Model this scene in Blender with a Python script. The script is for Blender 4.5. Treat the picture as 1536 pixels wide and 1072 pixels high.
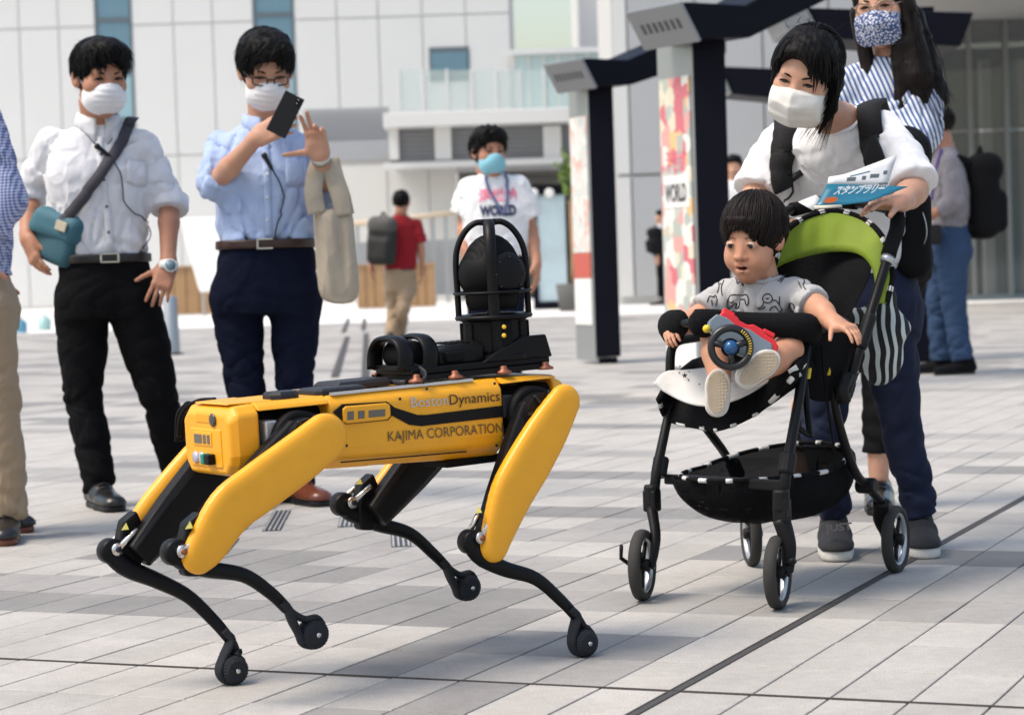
import bpy, bmesh, math, random
import numpy as np
from mathutils import Vector, Matrix

for o in list(bpy.data.objects):
    bpy.data.objects.remove(o)
sc = bpy.context.scene
C = sc.collection
PI = math.pi

# ------------------------------------------------------------------ camera
F_PX, CAM_H, ROLL, HORIZON = 3400.0, 0.82, 0.033, 396.0
PITCH = math.atan((536 - HORIZON) / F_PX)
_up0 = Vector((0, math.sin(PITCH), math.cos(PITCH)))
_fwd = Vector((0, math.cos(PITCH), -math.sin(PITCH)))
_x = Vector((1, 0, 0))
_right = _x * math.cos(ROLL) - _up0 * math.sin(ROLL)
_up = _x * math.sin(ROLL) + _up0 * math.cos(ROLL)
cd = bpy.data.cameras.new('camera')
cam = bpy.data.objects.new('camera', cd)
C.objects.link(cam)
M = Matrix.Identity(4)
for i in range(3):
    M[i][0], M[i][1], M[i][2] = _right[i], _up[i], -_fwd[i]
M.translation = (0, 0, CAM_H)
cam.matrix_world = M
cd.sensor_width = 36.0
cd.lens = F_PX / 1536 * 36.0
cd.clip_start, cd.clip_end = 0.1, 3000
cd.dof.use_dof = True
cd.dof.focus_distance = 4.95
cd.dof.aperture_fstop = 6.3
sc.camera = cam

# ------------------------------------------------------------------ world, sun, exposure
SUN_ELEV, SUN_AZ = math.radians(60), math.radians(-112)   # azimuth from +Y (away from camera), negative = left
w = bpy.data.worlds.new('World')
sc.world = w
w.use_nodes = True
nt = w.node_tree
nt.nodes.clear()
sky = nt.nodes.new('ShaderNodeTexSky')
sky.sky_type = 'NISHITA'
sky.sun_disc = False
sky.sun_elevation = SUN_ELEV
sky.sun_rotation = SUN_AZ
sky.altitude = 0
sky.air_density = 1.4
sky.dust_density = 3.4
sky.ozone_density = 0.0
bgn = nt.nodes.new('ShaderNodeBackground')
bgn.inputs['Strength'].default_value = 0.12
won = nt.nodes.new('ShaderNodeOutputWorld')
nt.links.new(sky.outputs[0], bgn.inputs['Color'])
nt.links.new(bgn.outputs[0], won.inputs['Surface'])
sl = bpy.data.lights.new('sun', 'SUN')
sl.energy = 1.5
sl.angle = math.radians(22)
sl.color = (1.0, 0.91, 0.80)
sun = bpy.data.objects.new('sun', sl)
C.objects.link(sun)
_sd = Vector((math.sin(SUN_AZ) * math.cos(SUN_ELEV), math.cos(SUN_AZ) * math.cos(SUN_ELEV), math.sin(SUN_ELEV)))
sun.rotation_euler = _sd.to_track_quat('Z', 'Y').to_euler()
sun.location = (-8, 6, 12)
sc.view_settings.view_transform = 'Standard'
sc.view_settings.look = 'None'
sc.view_settings.gamma = 1.0
sc.view_settings.exposure = 0.88
sc.render.engine = 'CYCLES'
sc.cycles.use_denoising = True
sc.cycles.max_bounces = 8
sc.cycles.transparent_max_bounces = 12
try:
    sc.cycles.denoiser = 'OPENIMAGEDENOISE'
except Exception:
    pass

# ------------------------------------------------------------------ pixel -> place
CAMP = np.array([0, 0, CAM_H])
_R, _U, _F = np.array(_right), np.array(_up), np.array(_fwd)
def ray(px, py):
    return _F + _R * (px - 768) / F_PX + _U * (536 - py) / F_PX
def P(px, py, Y):
    """the point seen at that pixel at a distance Y in front of the camera"""
    d = ray(px, py)
    return CAMP + d * (Y / d[1])
def G(px, py, z=0.0):
    d = ray(px, py)
    return CAMP + d * ((z - CAM_H) / d[2])
def V(*a):
    return np.array(a, float)
def nrm(v):
    v = np.asarray(v, float)
    return v / (np.linalg.norm(v) + 1e-12)
def px_per_m(Y):
    return F_PX / Y

# ------------------------------------------------------------------ materials
MATS = {}
def mat(name, col, rough=0.6, metal=0.0, spec=0.5, vary=0.0, vscale=8.0, bump=0.0, bscale=60.0, coat=0.0, sheen=0.0,
        sss=0.0, alpha=1.0, trans=0.0, detail=4.0, stretch=None, emit=0.0):
    if name in MATS:
        return MATS[name]
    m = bpy.data.materials.new(name)
    m.use_nodes = True
    n = m.node_tree.nodes; L = m.node_tree.links
    b = n['Principled BSDF']
    b.inputs['Base Color'].default_value = (*col, 1)
    b.inputs['Roughness'].default_value = rough
    b.inputs['Metallic'].default_value = metal
    b.inputs['Specular IOR Level'].default_value = spec
    b.inputs['Coat Weight'].default_value = coat
    b.inputs['Coat Roughness'].default_value = 0.15
    b.inputs['Sheen Weight'].default_value = sheen
    b.inputs['Alpha'].default_value = alpha
    b.inputs['Transmission Weight'].default_value = trans
    if sss:
        b.inputs['Subsurface Weight'].default_value = sss
        b.inputs['Subsurface Radius'].default_value = (0.6, 0.22, 0.12)
        b.inputs['Subsurface Scale'].default_value = 0.012
    if emit:
        b.inputs['Emission Color'].default_value = (*col, 1)
        b.inputs['Emission Strength'].default_value = emit
    if vary or bump:
        tc = n.new('ShaderNodeTexCoord')
        mp = n.new('ShaderNodeMapping')
        L.new(tc.outputs['Object'], mp.inputs['Vector'])
        if stretch:
            mp.inputs['Scale'].default_value = stretch
    if vary:
        t = n.new('ShaderNodeTexNoise')
        t.inputs['Scale'].default_value = vscale
        t.inputs['Detail'].default_value = detail
        L.new(mp.outputs[0], t.inputs['Vector'])
        r = n.new('ShaderNodeMix'); r.data_type = 'RGBA'
        r.inputs[6].default_value = (*[c * (1 - vary) for c in col], 1)
        r.inputs[7].default_value = (*[min(1, c * (1 + vary)) for c in col], 1)
        L.new(t.outputs['Fac'], r.inputs[0])
        L.new(r.outputs[2], b.inputs['Base Color'])
        mr = n.new('ShaderNodeMapRange')
        mr.inputs['To Min'].default_value = max(0.02, rough - 0.1)
        mr.inputs['To Max'].default_value = min(1, rough + 0.1)
        L.new(t.outputs['Fac'], mr.inputs['Value'])
        L.new(mr.outputs[0], b.inputs['Roughness'])
    if bump:
        t2 = n.new('ShaderNodeTexNoise')
        t2.inputs['Scale'].default_value = bscale
        t2.inputs['Detail'].default_value = 3
        L.new(mp.outputs[0], t2.inputs['Vector'])
        bp = n.new('ShaderNodeBump')
        bp.inputs['Strength'].default_value = bump
        bp.inputs['Distance'].default_value = 0.01
        L.new(t2.outputs['Fac'], bp.inputs['Height'])
        L.new(bp.outputs[0], b.inputs['Normal'])
    MATS[name] = m
    return m

def glass(name, col, rough=0.03, alpha=0.35):
    """tinted architectural pane: reflects like glass, lets part of what is behind through"""
    m = mat(name, col, rough, spec=0.7, alpha=alpha)
    return m

# ------------------------------------------------------------------ mesh building
def weld(parts):
    vs, fs, o = [], [], 0
    for v, f in parts:
        vs.append(np.asarray(v, float)); fs += [[i + o for i in q] for q in f]; o += len(v)
    return (np.vstack(vs) if vs else np.zeros((0, 3))), fs

class MB:
    """collects shapes; build() links them as one mesh object"""
    def __init__(self):
        self.v, self.f, self.mi, self.sm = [], [], [], []
        self.n = 0
        self.cur = 0
    def add(self, v, f, smooth=False):
        v = np.asarray(v, float).reshape(-1, 3)
        self.v.append(v)
        groups = {}
        if isinstance(f, np.ndarray): groups[f.shape[1]] = f
        else:
            for q in f: groups.setdefault(len(q), []).append(q)
        for q in groups.values():
            q = np.asarray(q, dtype=np.int64) + self.n
            self.f.append(q); self.mi.append(np.full(len(q), self.cur)); self.sm.append(np.full(len(q), smooth))
        self.n += len(v)
        return self
    def addg(self, vf, smooth=True):
        return self.add(vf[0], vf[1], smooth)
    def box(self, c, s, fr=None):
        """centre, full sizes, optional frame (3 axis rows)"""
        h = np.array(s, float) / 2
        k = np.array([[x, y, z] for x in (-1, 1) for y in (-1, 1) for z in (-1, 1)], float) * h
        if fr is not None:
            k = k @ np.array(fr, float)
        return self.add(k + np.array(c, float), [(0, 1, 3, 2), (4, 6, 7, 5), (0, 4, 5, 1), (2, 3, 7, 6), (0, 2, 6, 4), (1, 5, 7, 3)])
    def hexa(self, p):
        """8 corners: bottom 4 then top 4 (counter-clockwise)"""
        return self.add(p, [(3, 2, 1, 0), (4, 5, 6, 7), (0, 1, 5, 4), (1, 2, 6, 5), (2, 3, 7, 6), (3, 0, 4, 7)])
    def tube(self, pts, r, seg=10, cap=True, flat=None, up=None, smooth=True):
        """sweep a circle / ellipse (flat = (a,b) multipliers, up = reference for b axis) along points; r scalar or list"""
        pts = np.array(pts, float); n = len(pts)
        r = np.full(n, r, float) if np.isscalar(r) else np.array(r, float)
        T = np.gradient(pts, axis=0); T /= (np.linalg.norm(T, axis=1)[:, None] + 1e-12)
        u = np.array(up, float) if up is not None else (V(0, 0, 1) if abs(T[0][2]) < 0.9 else V(1, 0, 0))
        rings = []
        a = np.linspace(0, 2 * PI, seg, endpoint=False)
        fa, fb = flat if flat else (1, 1)
        for i in range(n):
            s = nrm(np.cross(T[i], u)); b = np.cross(s, T[i])
            if up is None:
                u = b
            rings.append(pts[i] + r[i] * (np.outer(np.cos(a) * fa, s) + np.outer(np.sin(a) * fb, b)))
        return self.loft(rings, cap=cap, smooth=smooth)
    def loft(self, rings, cap=True, closed=False, smooth=True):
        rings = [np.array(q, float) for q in rings]; k = len(rings[0]); n = len(rings)
        v = np.vstack(rings)
        i = np.arange(n if closed else n - 1)[:, None]; j = (i + 1) % n; a = np.arange(k)[None]; b = (a + 1) % k
        f = np.stack([i * k + a, i * k + b, j * k + b, j * k + a], -1).reshape(-1, 4)
        n0 = self.n
        self.add(v, f, smooth)
        if cap and not closed:
            self.n = n0; self.v.append(np.zeros((0, 3)))
            self.add(np.zeros((0, 3)), [tuple(range(k - 1, -1, -1)), tuple((n - 1) * k + a for a in range(k))], smooth)
            self.n = n0 + len(v)
        return self
    def cyl(self, a, b, r, seg=16, r2=None, smooth=True):
        a, b = np.array(a, float), np.array(b, float)
        t = nrm(b - a); u = V(0, 0, 1) if abs(t[2]) < 0.9 else V(1, 0, 0)
        s = nrm(np.cross(t, u)); q = np.cross(s, t)
        an = np.linspace(0, 2 * PI, seg, endpoint=False)
        ring = np.outer(np.cos(an), s) + np.outer(np.sin(an), q)
        k = self.n
        v = np.vstack([a + ring * r, b + ring * (r if r2 is None else r2)])
        self.add(v, [(i, (i + 1) % seg, seg + (i + 1) % seg, seg + i) for i in range(seg)], smooth)
        self.add(v[:seg], [tuple(range(seg - 1, -1, -1))]); self.add(v[seg:], [tuple(range(seg))])
        return self
    def lathe(self, prof, o, axis, seg=24, smooth=True):
        """profile of (radius, height) turned about axis through o"""
        t = nrm(axis); u = V(0, 0, 1) if abs(t[2]) < 0.9 else V(1, 0, 0)
        s = nrm(np.cross(t, u)); q = np.cross(s, t)
        an = np.linspace(0, 2 * PI, seg, endpoint=False)
        ring = np.outer(np.cos(an), s) + np.outer(np.sin(an), q)
        return self.loft([np.array(o, float) + ring * max(r, 1e-5) + t * h for r, h in prof], smooth=smooth)
    def prism(self, outline, o, ax, ay, az, d0, d1):
        """2-D outline in (ax, ay) at o, pushed from d0 to d1 along az"""
        o, ax, ay, az = [np.array(q, float) for q in (o, ax, ay, az)]
        b = [o + ax * x + ay * y for x, y in outline]; k = len(b)
        v = [p + az * d0 for p in b] + [p + az * d1 for p in b]
        f = [tuple(range(k - 1, -1, -1)), tuple(range(k, 2 * k))] + [(i, (i + 1) % k, k + (i + 1) % k, k + i) for i in range(k)]
        return self.add(v, f)
    def sheet(self, grid, thick=0.0, smooth=True):
        """grid (n,m,3) of points as a surface, given a thickness"""
        g = np.array(grid, float); n, m = g.shape[:2]
        du = np.gradient(g, axis=0); dv = np.gradient(g, axis=1)
        N = np.cross(du, dv); N /= (np.linalg.norm(N, axis=2)[..., None] + 1e-12)
        a = (g + N * thick / 2).reshape(-1, 3); b = (g - N * thick / 2).reshape(-1, 3)
        f = []
        idx = lambda i, j: i * m + j
        for i in range(n - 1):
            for j in range(m - 1):
                f.append((idx(i, j), idx(i + 1, j), idx(i + 1, j + 1), idx(i, j + 1)))
        if thick == 0:
            return self.add(g.reshape(-1, 3), f, smooth)
        K = n * m
        f2 = [tuple(K + i for i in q[::-1]) for q in f]
        e = []
        for i in range(n - 1):
            e += [(idx(i, 0), K + idx(i, 0), K + idx(i + 1, 0), idx(i + 1, 0)), (idx(i + 1, m - 1), K + idx(i + 1, m - 1), K + idx(i, m - 1), idx(i, m - 1))]
        for j in range(m - 1):
            e += [(idx(0, j + 1), K + idx(0, j + 1), K + idx(0, j), idx(0, j)), (idx(n - 1, j), K + idx(n - 1, j), K + idx(n - 1, j + 1), idx(n - 1, j + 1))]
        return self.add(np.vstack([a, b]), f + f2 + e, smooth)
    def build(self, name, m, parent=None, bevel=0.0, seg=2, fixn=False, sub=0):
        me = bpy.data.meshes.new(name)
        v = np.vstack(self.v) if self.v else np.zeros((0, 3))
        off = np.array(parent['_o']) if parent is not None and '_o' in parent else np.zeros(3)
        loops = np.concatenate([q.ravel() for q in self.f]); sizes = np.concatenate([np.full(len(q), q.shape[1]) for q in self.f])
        me.vertices.add(len(v)); me.vertices.foreach_set('co', (v - off).ravel())
        me.loops.add(len(loops)); me.loops.foreach_set('vertex_index', loops)
        me.polygons.add(len(sizes)); me.polygons.foreach_set('loop_start', np.concatenate([[0], np.cumsum(sizes)[:-1]])); me.polygons.foreach_set('loop_total', sizes)
        mats = m if isinstance(m, (list, tuple)) else [m]
        for q in mats:
            me.materials.append(q)
        me.polygons.foreach_set('material_index', np.concatenate(self.mi).astype(np.int32))
        me.polygons.foreach_set('use_smooth', np.concatenate(self.sm).astype(bool))
        me.update(calc_edges=True)
        if fixn:
            bm = bmesh.new(); bm.from_mesh(me); bmesh.ops.recalc_face_normals(bm, faces=bm.faces); bm.to_mesh(me); bm.free()
        me.update()
        o = bpy.data.objects.new(name, me)
        C.objects.link(o)
        if parent is not None:
            o.parent = parent
            if '_o' in parent:
                o['_o'] = parent['_o']
        if sub:
            q = o.modifiers.new('sub', 'SUBSURF'); q.levels = sub; q.render_levels = sub
        if bevel:
            bv = o.modifiers.new('bevel', 'BEVEL')
            bv.width = bevel; bv.segments = seg; bv.limit_method = 'ANGLE'; bv.angle_limit = math.radians(35)
            bv.harden_normals = False
        return o

def tag(o, label=None, cat=None, group=None, kind=None):
    if label: o['label'] = label
    if cat: o['category'] = cat
    if group: o['group'] = group
    if kind: o['kind'] = kind
    return o

def thing(name, label, cat, loc, group=None):
    """an Empty at the thing's base; parts built under it are given in world coordinates"""
    o = bpy.data.objects.new(name, None)
    C.objects.link(o)
    o.empty_display_size = 0.1
    o.location = [float(q) for q in loc]
    o['_o'] = [float(q) for q in loc]
    return tag(o, label, cat, group)

def solo(mb, name, m, label, cat, loc, group=None, **k):
    """a thing that is one mesh, its origin at loc"""
    class _P(dict): pass
    loc = np.array(loc, float)
    mb.v = [q - loc for q in mb.v]
    o = mb.build(name, m, None, **k)
    o.location = loc
    o['_o'] = [float(q) for q in loc]
    return tag(o, label, cat, group)

def text_mesh(body, size, extr=0.0, shear=0.0, align='LEFT', bold=0.0, space=1.0):
    """outline text -> (verts 2-D, faces) lying in the XY plane"""
    cu = bpy.data.curves.new('text', 'FONT')
    cu.body = body; cu.size = size; cu.shear = shear; cu.align_x = align; cu.offset = bold; cu.space_character = space
    cu.resolution_u = 3
    cu.fill_mode = 'FRONT'
    o = bpy.data.objects.new('text', cu)
    C.objects.link(o)
    dg = bpy.context.evaluated_depsgraph_get()
    me = bpy.data.meshes.new_from_object(o.evaluated_get(dg))
    v = np.array([q.co[:] for q in me.vertices]).reshape(-1, 3); f = [tuple(p.vertices) for p in me.polygons]
    bpy.data.objects.remove(o); bpy.data.curves.remove(cu); bpy.data.meshes.remove(me)
    return v, f

def add_text(mb, body, o, ax, ay, size, lift=0.001, bold=0.0, align='LEFT', shear=0.0, width=None, surf=None, space=1.0):
    v, f = text_mesh(body, size, shear=shear, align=align, bold=bold, space=space)
    if len(v) == 0:
        return
    if width:
        v[:, 0] *= width / (v[:, 0].max() - v[:, 0].min())
    ax, ay = np.array(ax, float), np.array(ay, float)
    az = np.cross(ax, ay)
    p = np.array(o, float) + np.outer(v[:, 0], ax) + np.outer(v[:, 1], ay) + az * lift
    if surf is not None:
        p = surf(p)
    mb.add(p, f)

# ------------------------------------------------------------------ signed distance modelling (numpy) -> surface nets
def vnoise(p, seed=0):
    i = np.floor(p).astype(np.int64); t = p - i; t = t * t * (3 - 2 * t)
    def h(a, b, c):
        n = (a * 374761393 + b * 668265263 + c * 2147483647 + seed * 974711) & 0xffffffff
        n = ((n ^ (n >> 13)) * 1274126177) & 0xffffffff
        return ((n ^ (n >> 16)) & 0xffff) / 32767.5 - 1.0
    x, y, z = i[:, 0], i[:, 1], i[:, 2]
    r = 0
    for a in (0, 1):
        for b in (0, 1):
            for c in (0, 1):
                wt = (t[:, 0] if a else 1 - t[:, 0]) * (t[:, 1] if b else 1 - t[:, 1]) * (t[:, 2] if c else 1 - t[:, 2])
                r = r + wt * h(x + a, y + b, z + c)
    return r
def smin(a, b, k):
    if k <= 0: return np.minimum(a, b)
    h = np.maximum(k - np.abs(a - b), 0) / k
    return np.minimum(a, b) - h * h * k * 0.25
def smax(a, b, k):
    return -smin(-a, -b, k)
def cone(a, b, ra, rb, flat=None):
    """round cone a->b; flat=(axis, factor) squeezes distances along an axis (factor<1 = thinner)"""
    a, b = np.array(a, float), np.array(b, float)
    if flat is not None:
        n, fac = nrm(flat[0]), flat[1]
    def f(p):
        q = p - a; d = b - a
        if flat is not None:
            q = q + np.outer(q @ n, n) * (1 / fac - 1)
            d = d + n * (d @ n) * (1 / fac - 1)
        t = np.clip(q @ d / (d @ d + 1e-12), 0, 1)
        dist = np.linalg.norm(q - np.outer(t, d), axis=1) - (ra + (rb - ra) * t)
        return dist * (min(1, fac) if flat is not None else 1)
    return f
def ell(c, r, fr=None):
    c, r = np.array(c, float), np.array(r, float)
    A = np.eye(3) if fr is None else np.array(fr, float)
    def f(p):
        q = (p - c) @ A.T
        k0 = np.linalg.norm(q / r, axis=1); k1 = np.linalg.norm(q / (r * r), axis=1) + 1e-9
        return k0 * (k0 - 1) / k1
    return f
def rbox(c, s, rad=0.01, fr=None):
    c, s = np.array(c, float), np.array(s, float) / 2 - rad
    A = np.eye(3) if fr is None else np.array(fr, float)
    def f(p):
        q = np.abs((p - c) @ A.T) - s
        return np.linalg.norm(np.maximum(q, 0), axis=1) + np.minimum(q.max(axis=1), 0) - rad
    return f
def half(o, n):
    o, n = np.array(o, float), nrm(n)
    return lambda p: (p - o) @ n
def union(fs, k=0.0):
    def f(p):
        d = fs[0](p)
        for q in fs[1:]:
            d = smin(d, q(p), k)
        return d
    return f
def cut(f, g, k=0.0):
    return lambda p: smax(f(p), -g(p), k)
def keep(f, g, k=0.0):
    return lambda p: smax(f(p), g(p), k)
def chain(pts, rs, k=0.0, flat=None):
    return union([cone(pts[i], pts[i + 1], rs[i], rs[i + 1], flat) for i in range(len(pts) - 1)], k)

def sdf_mesh(f, lo, hi, h):
    lo, hi = np.array(lo, float), np.array(hi, float)
    B = 6
    nb = np.maximum(1, np.ceil((hi - lo) / (h * B)).astype(int))
    n = nb * B + 1
    g = [lo[k] + h * B * (np.arange(nb[k]) + 0.5) for k in range(3)]
    cc = np.stack(np.meshgrid(*g, indexing='ij'), -1).reshape(-1, 3)
    dc = f(cc)
    act = (np.abs(dc) < h * B * 1.25).reshape(nb)
    val = np.repeat(np.repeat(np.repeat(np.sign(dc).reshape(nb) * 1.0, B, 0), B, 1), B, 2)
    full = np.ones(n); full[:] = 1.0
    full[:-1, :-1, :-1] = val
    m = np.zeros(n, bool)
    mm = np.repeat(np.repeat(np.repeat(act, B, 0), B, 1), B, 2)
    m[:-1, :-1, :-1] |= mm; m[1:, :-1, :-1] |= mm; m[:-1, 1:, :-1] |= mm; m[:-1, :-1, 1:] |= mm
    m[1:, 1:, :-1] |= mm; m[1:, :-1, 1:] |= mm; m[:-1, 1:, 1:] |= mm; m[1:, 1:, 1:] |= mm
    ii = np.argwhere(m)
    out = np.empty(len(ii))
    for s in range(0, len(ii), 400000):
        out[s:s + 400000] = f(lo + ii[s:s + 400000] * h)
    full[m] = out
    full[full == 0] = 1e-9
    ac = np.zeros(n - 1, bool); ac[:] = mm
    S = full < 0
    cnt = np.zeros(n - 1, int)
    for a in (0, 1):
        for b in (0, 1):
            for c in (0, 1):
                cnt += S[a:n[0] - 1 + a, b:n[1] - 1 + b, c:n[2] - 1 + c]
    cells = (cnt > 0) & (cnt < 8) & ac
    ci = np.argwhere(cells)
    if len(ci) == 0:
        return np.zeros((0, 3)), np.zeros((0, 4), int)
    idx = -np.ones(n - 1, int); idx[cells] = np.arange(len(ci))
    acc = np.zeros((len(ci), 3)); num = np.zeros(len(ci))
    cor = [(a, b, c) for a in (0, 1) for b in (0, 1) for c in (0, 1)]
    for a in cor:
        for k in range(3):
            if a[k]: continue
            b = list(a); b[k] = 1
            va = full[ci[:, 0] + a[0], ci[:, 1] + a[1], ci[:, 2] + a[2]]
            vb = full[ci[:, 0] + b[0], ci[:, 1] + b[1], ci[:, 2] + b[2]]
            x = (va < 0) != (vb < 0)
            t = np.where(x, va / np.where(x, va - vb, 1), 0)
            pt = np.array(a, float)[None] + np.zeros((len(ci), 3)); pt[:, k] += t
            acc += pt * x[:, None]; num += x
    vs = lo + (ci + acc / num[:, None]) * h
    quads = []
    for k in range(3):
        sl0 = [slice(1, n[q] - 1) for q in range(3)]; sl0[k] = slice(0, n[k] - 1)
        sl1 = list(sl0); sl1[k] = slice(1, n[k])
        a = S[tuple(sl0)]; b = S[tuple(sl1)]
        e = np.argwhere(a != b)
        if len(e) == 0: continue
        base = e.copy(); flip = a[tuple(e.T)]
        for q in range(3):
            if q != k: base[:, q] += 1
        u, v = [(1, 2), (2, 0), (0, 1)][k]
        def at(du, dv):
            c = base.copy(); c[:, u] -= du; c[:, v] -= dv
            return idx[c[:, 0], c[:, 1], c[:, 2]]
        q = np.stack([at(1, 1), at(0, 1), at(0, 0), at(1, 0)], 1)
        q[~flip] = q[~flip][:, ::-1]
        quads.append(q[(q >= 0).all(1)])
    return vs, np.vstack(quads)

def bounds(pts, pad):
    p = np.array(pts, float)
    return p.min(0) - pad, p.max(0) + pad

def smooth_noise_fn(amp, freq, seed=0, stretch=(1, 1, 1)):
    s = np.array(stretch) * freq
    return lambda p: amp * vnoise(p * s, seed)
def frame(fwd, up=(0, 0, 1)):
    """rows: left, forward, up of a body that looks along fwd"""
    f = nrm(fwd); u = np.array(up, float); l = nrm(np.cross(u, f)); u = np.cross(f, l)
    return np.array([l, f, u])
def catmull(pts, n=8):
    p = np.array(pts, float); p = np.vstack([2 * p[0] - p[1], p, 2 * p[-1] - p[-2]])
    out = []
    for i in range(1, len(p) - 2):
        for t in np.linspace(0, 1, n, endpoint=False):
            out.append(0.5 * ((2 * p[i]) + (-p[i - 1] + p[i + 1]) * t + (2 * p[i - 1] - 5 * p[i] + 4 * p[i + 1] - p[i + 2]) * t * t + (-p[i - 1] + 3 * p[i] - 3 * p[i + 1] + p[i + 2]) * t ** 3))
    out.append(p[-2])
    return np.array(out)
# ------------------------------------------------------------------ ground
rng = random.Random(7)
A_DIR = nrm(V(0.869, 1.977, 0)); B_DIR = V(A_DIR[1], -A_DIR[0], 0)
O_T = G(1012, 1036.4)
TW, TL, GAP = 0.15, 0.30, 0.0042
def tile_material(name, fixed=None):
    """concrete pavers; fixed = shade of a single paver, else the whole pattern from cell coordinates"""
    m = bpy.data.materials.new(name); m.use_nodes = True
    n, L = m.node_tree.nodes, m.node_tree.links
    b = n['Principled BSDF']; b.inputs['Roughness'].default_value = 0.72; b.inputs['Specular IOR Level'].default_value = 0.35
    def math_(op, a, c=None):
        q = n.new('ShaderNodeMath'); q.operation = op
        for k, x in enumerate((a, c)):
            if x is None: continue
            if isinstance(x, (int, float)): q.inputs[k].default_value = x
            else: L.new(x, q.inputs[k])
        return q.outputs[0]
    geo = n.new('ShaderNodeNewGeometry')
    def dot(vec, off):
        q = n.new('ShaderNodeVectorMath'); q.operation = 'DOT_PRODUCT'
        L.new(geo.outputs['Position'], q.inputs[0]); q.inputs[1].default_value = vec
        return math_('SUBTRACT', q.outputs['Value'], off)
    n1 = n.new('ShaderNodeTexNoise'); n1.inputs['Scale'].default_value = 260; n1.inputs['Detail'].default_value = 2
    n2 = n.new('ShaderNodeTexNoise'); n2.inputs['Scale'].default_value = 3.2; n2.inputs['Detail'].default_value = 5
    n3 = n.new('ShaderNodeTexNoise'); n3.inputs['Scale'].default_value = 30; n3.inputs['Detail'].default_value = 6
    for q in (n1, n2, n3): L.new(geo.outputs['Position'], q.inputs['Vector'])
    if fixed is None:
        u = math_('DIVIDE', dot(tuple(B_DIR), float(O_T @ B_DIR)), TW); v = math_('DIVIDE', dot(tuple(A_DIR), float(O_T @ A_DIR)), TL)
        cu, cv = math_('FLOOR', u), math_('FLOOR', v)
        run = math_('FLOOR', math_('DIVIDE', math_('ADD', u, math_('MULTIPLY', cv, 2.37)), 5.0))
        cb = n.new('ShaderNodeCombineXYZ'); L.new(run, cb.inputs[0]); L.new(cv, cb.inputs[1])
        wn = n.new('ShaderNodeTexWhiteNoise'); wn.noise_dimensions = '3D'; L.new(cb.outputs[0], wn.inputs['Vector'])
        rp = n.new('ShaderNodeValToRGB'); rp.color_ramp.interpolation = 'CONSTANT'
        els = rp.color_ramp.elements
        els[0].position = 0; els[0].color = (*LIGHT, 1)
        els[1].position = 0.62; els[1].color = (*MID, 1)
        e = els.new(0.84); e.color = (*DARK, 1)
        L.new(wn.outputs['Value'], rp.inputs[0]); base = rp.outputs[0]
        fu, fv = math_('FRACT', u), math_('FRACT', v)
        du = math_('MULTIPLY', math_('MINIMUM', fu, math_('SUBTRACT', 1, fu)), TW)
        dv = math_('MULTIPLY', math_('MINIMUM', fv, math_('SUBTRACT', 1, fv)), TL)
        joint = math_('LESS_THAN', math_('MINIMUM', du, dv), GAP / 2 + 0.0006)
        jm = n.new('ShaderNodeMix'); jm.data_type = 'RGBA'; L.new(joint, jm.inputs[0]); L.new(base, jm.inputs[6])
        jm.inputs[7].default_value = (0.07, 0.066, 0.06, 1); base = jm.outputs[2]
    else:
        oi = n.new('ShaderNodeObjectInfo')
        hv = n.new('ShaderNodeHueSaturation'); hv.inputs['Color'].default_value = (*fixed, 1)
        L.new(math_('ADD', math_('MULTIPLY', oi.outputs['Random'], 0.14), 0.93), hv.inputs['Value']); base = hv.outputs[0]
    def mul(col, tex, lo, hi):
        mr = n.new('ShaderNodeMapRange'); mr.inputs['From Min'].default_value = 0.3; mr.inputs['From Max'].default_value = 0.7
        mr.inputs['To Min'].default_value = lo; mr.inputs['To Max'].default_value = hi
        L.new(tex.outputs['Fac'], mr.inputs['Value'])
        q = n.new('ShaderNodeMix'); q.data_type = 'RGBA'; q.blend_type = 'MULTIPLY'; q.inputs[0].default_value = 1
        L.new(col, q.inputs[6]); L.new(mr.outputs[0], q.inputs[7])
        return q.outputs[2]
    base = mul(mul(mul(base, n1, 0.80, 1.14), n2, 0.86, 1.07), n3, 0.93, 1.05)
    L.new(base, b.inputs['Base Color'])
    bp = n.new('ShaderNodeBump'); bp.inputs['Strength'].default_value = 0.12; bp.inputs['Distance'].default_value = 0.002
    L.new(n1.outputs['Fac'], bp.inputs['Height']); L.new(bp.outputs[0], b.inputs['Normal'])
    return m
LIGHT, MID, DARK = (0.43, 0.41, 0.38), (0.335, 0.322, 0.305), (0.245, 0.237, 0.228)
M_ground = tile_material('paving_pattern')
M_tiles = [tile_material('paver_light', LIGHT), tile_material('paver_mid', MID), tile_material('paver_dark', DARK)]
g = MB(); S = 320
g.add([(-S, -60, -0.006), (S, -60, -0.006), (S, 600, -0.006), (-S, 600, -0.006)], [(0, 1, 2, 3)])
ground = tag(g.build('ground', M_ground), 'light and dark grey concrete paving of the plaza', kind='structure')
ground['_o'] = [0, 0, 0]
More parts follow.
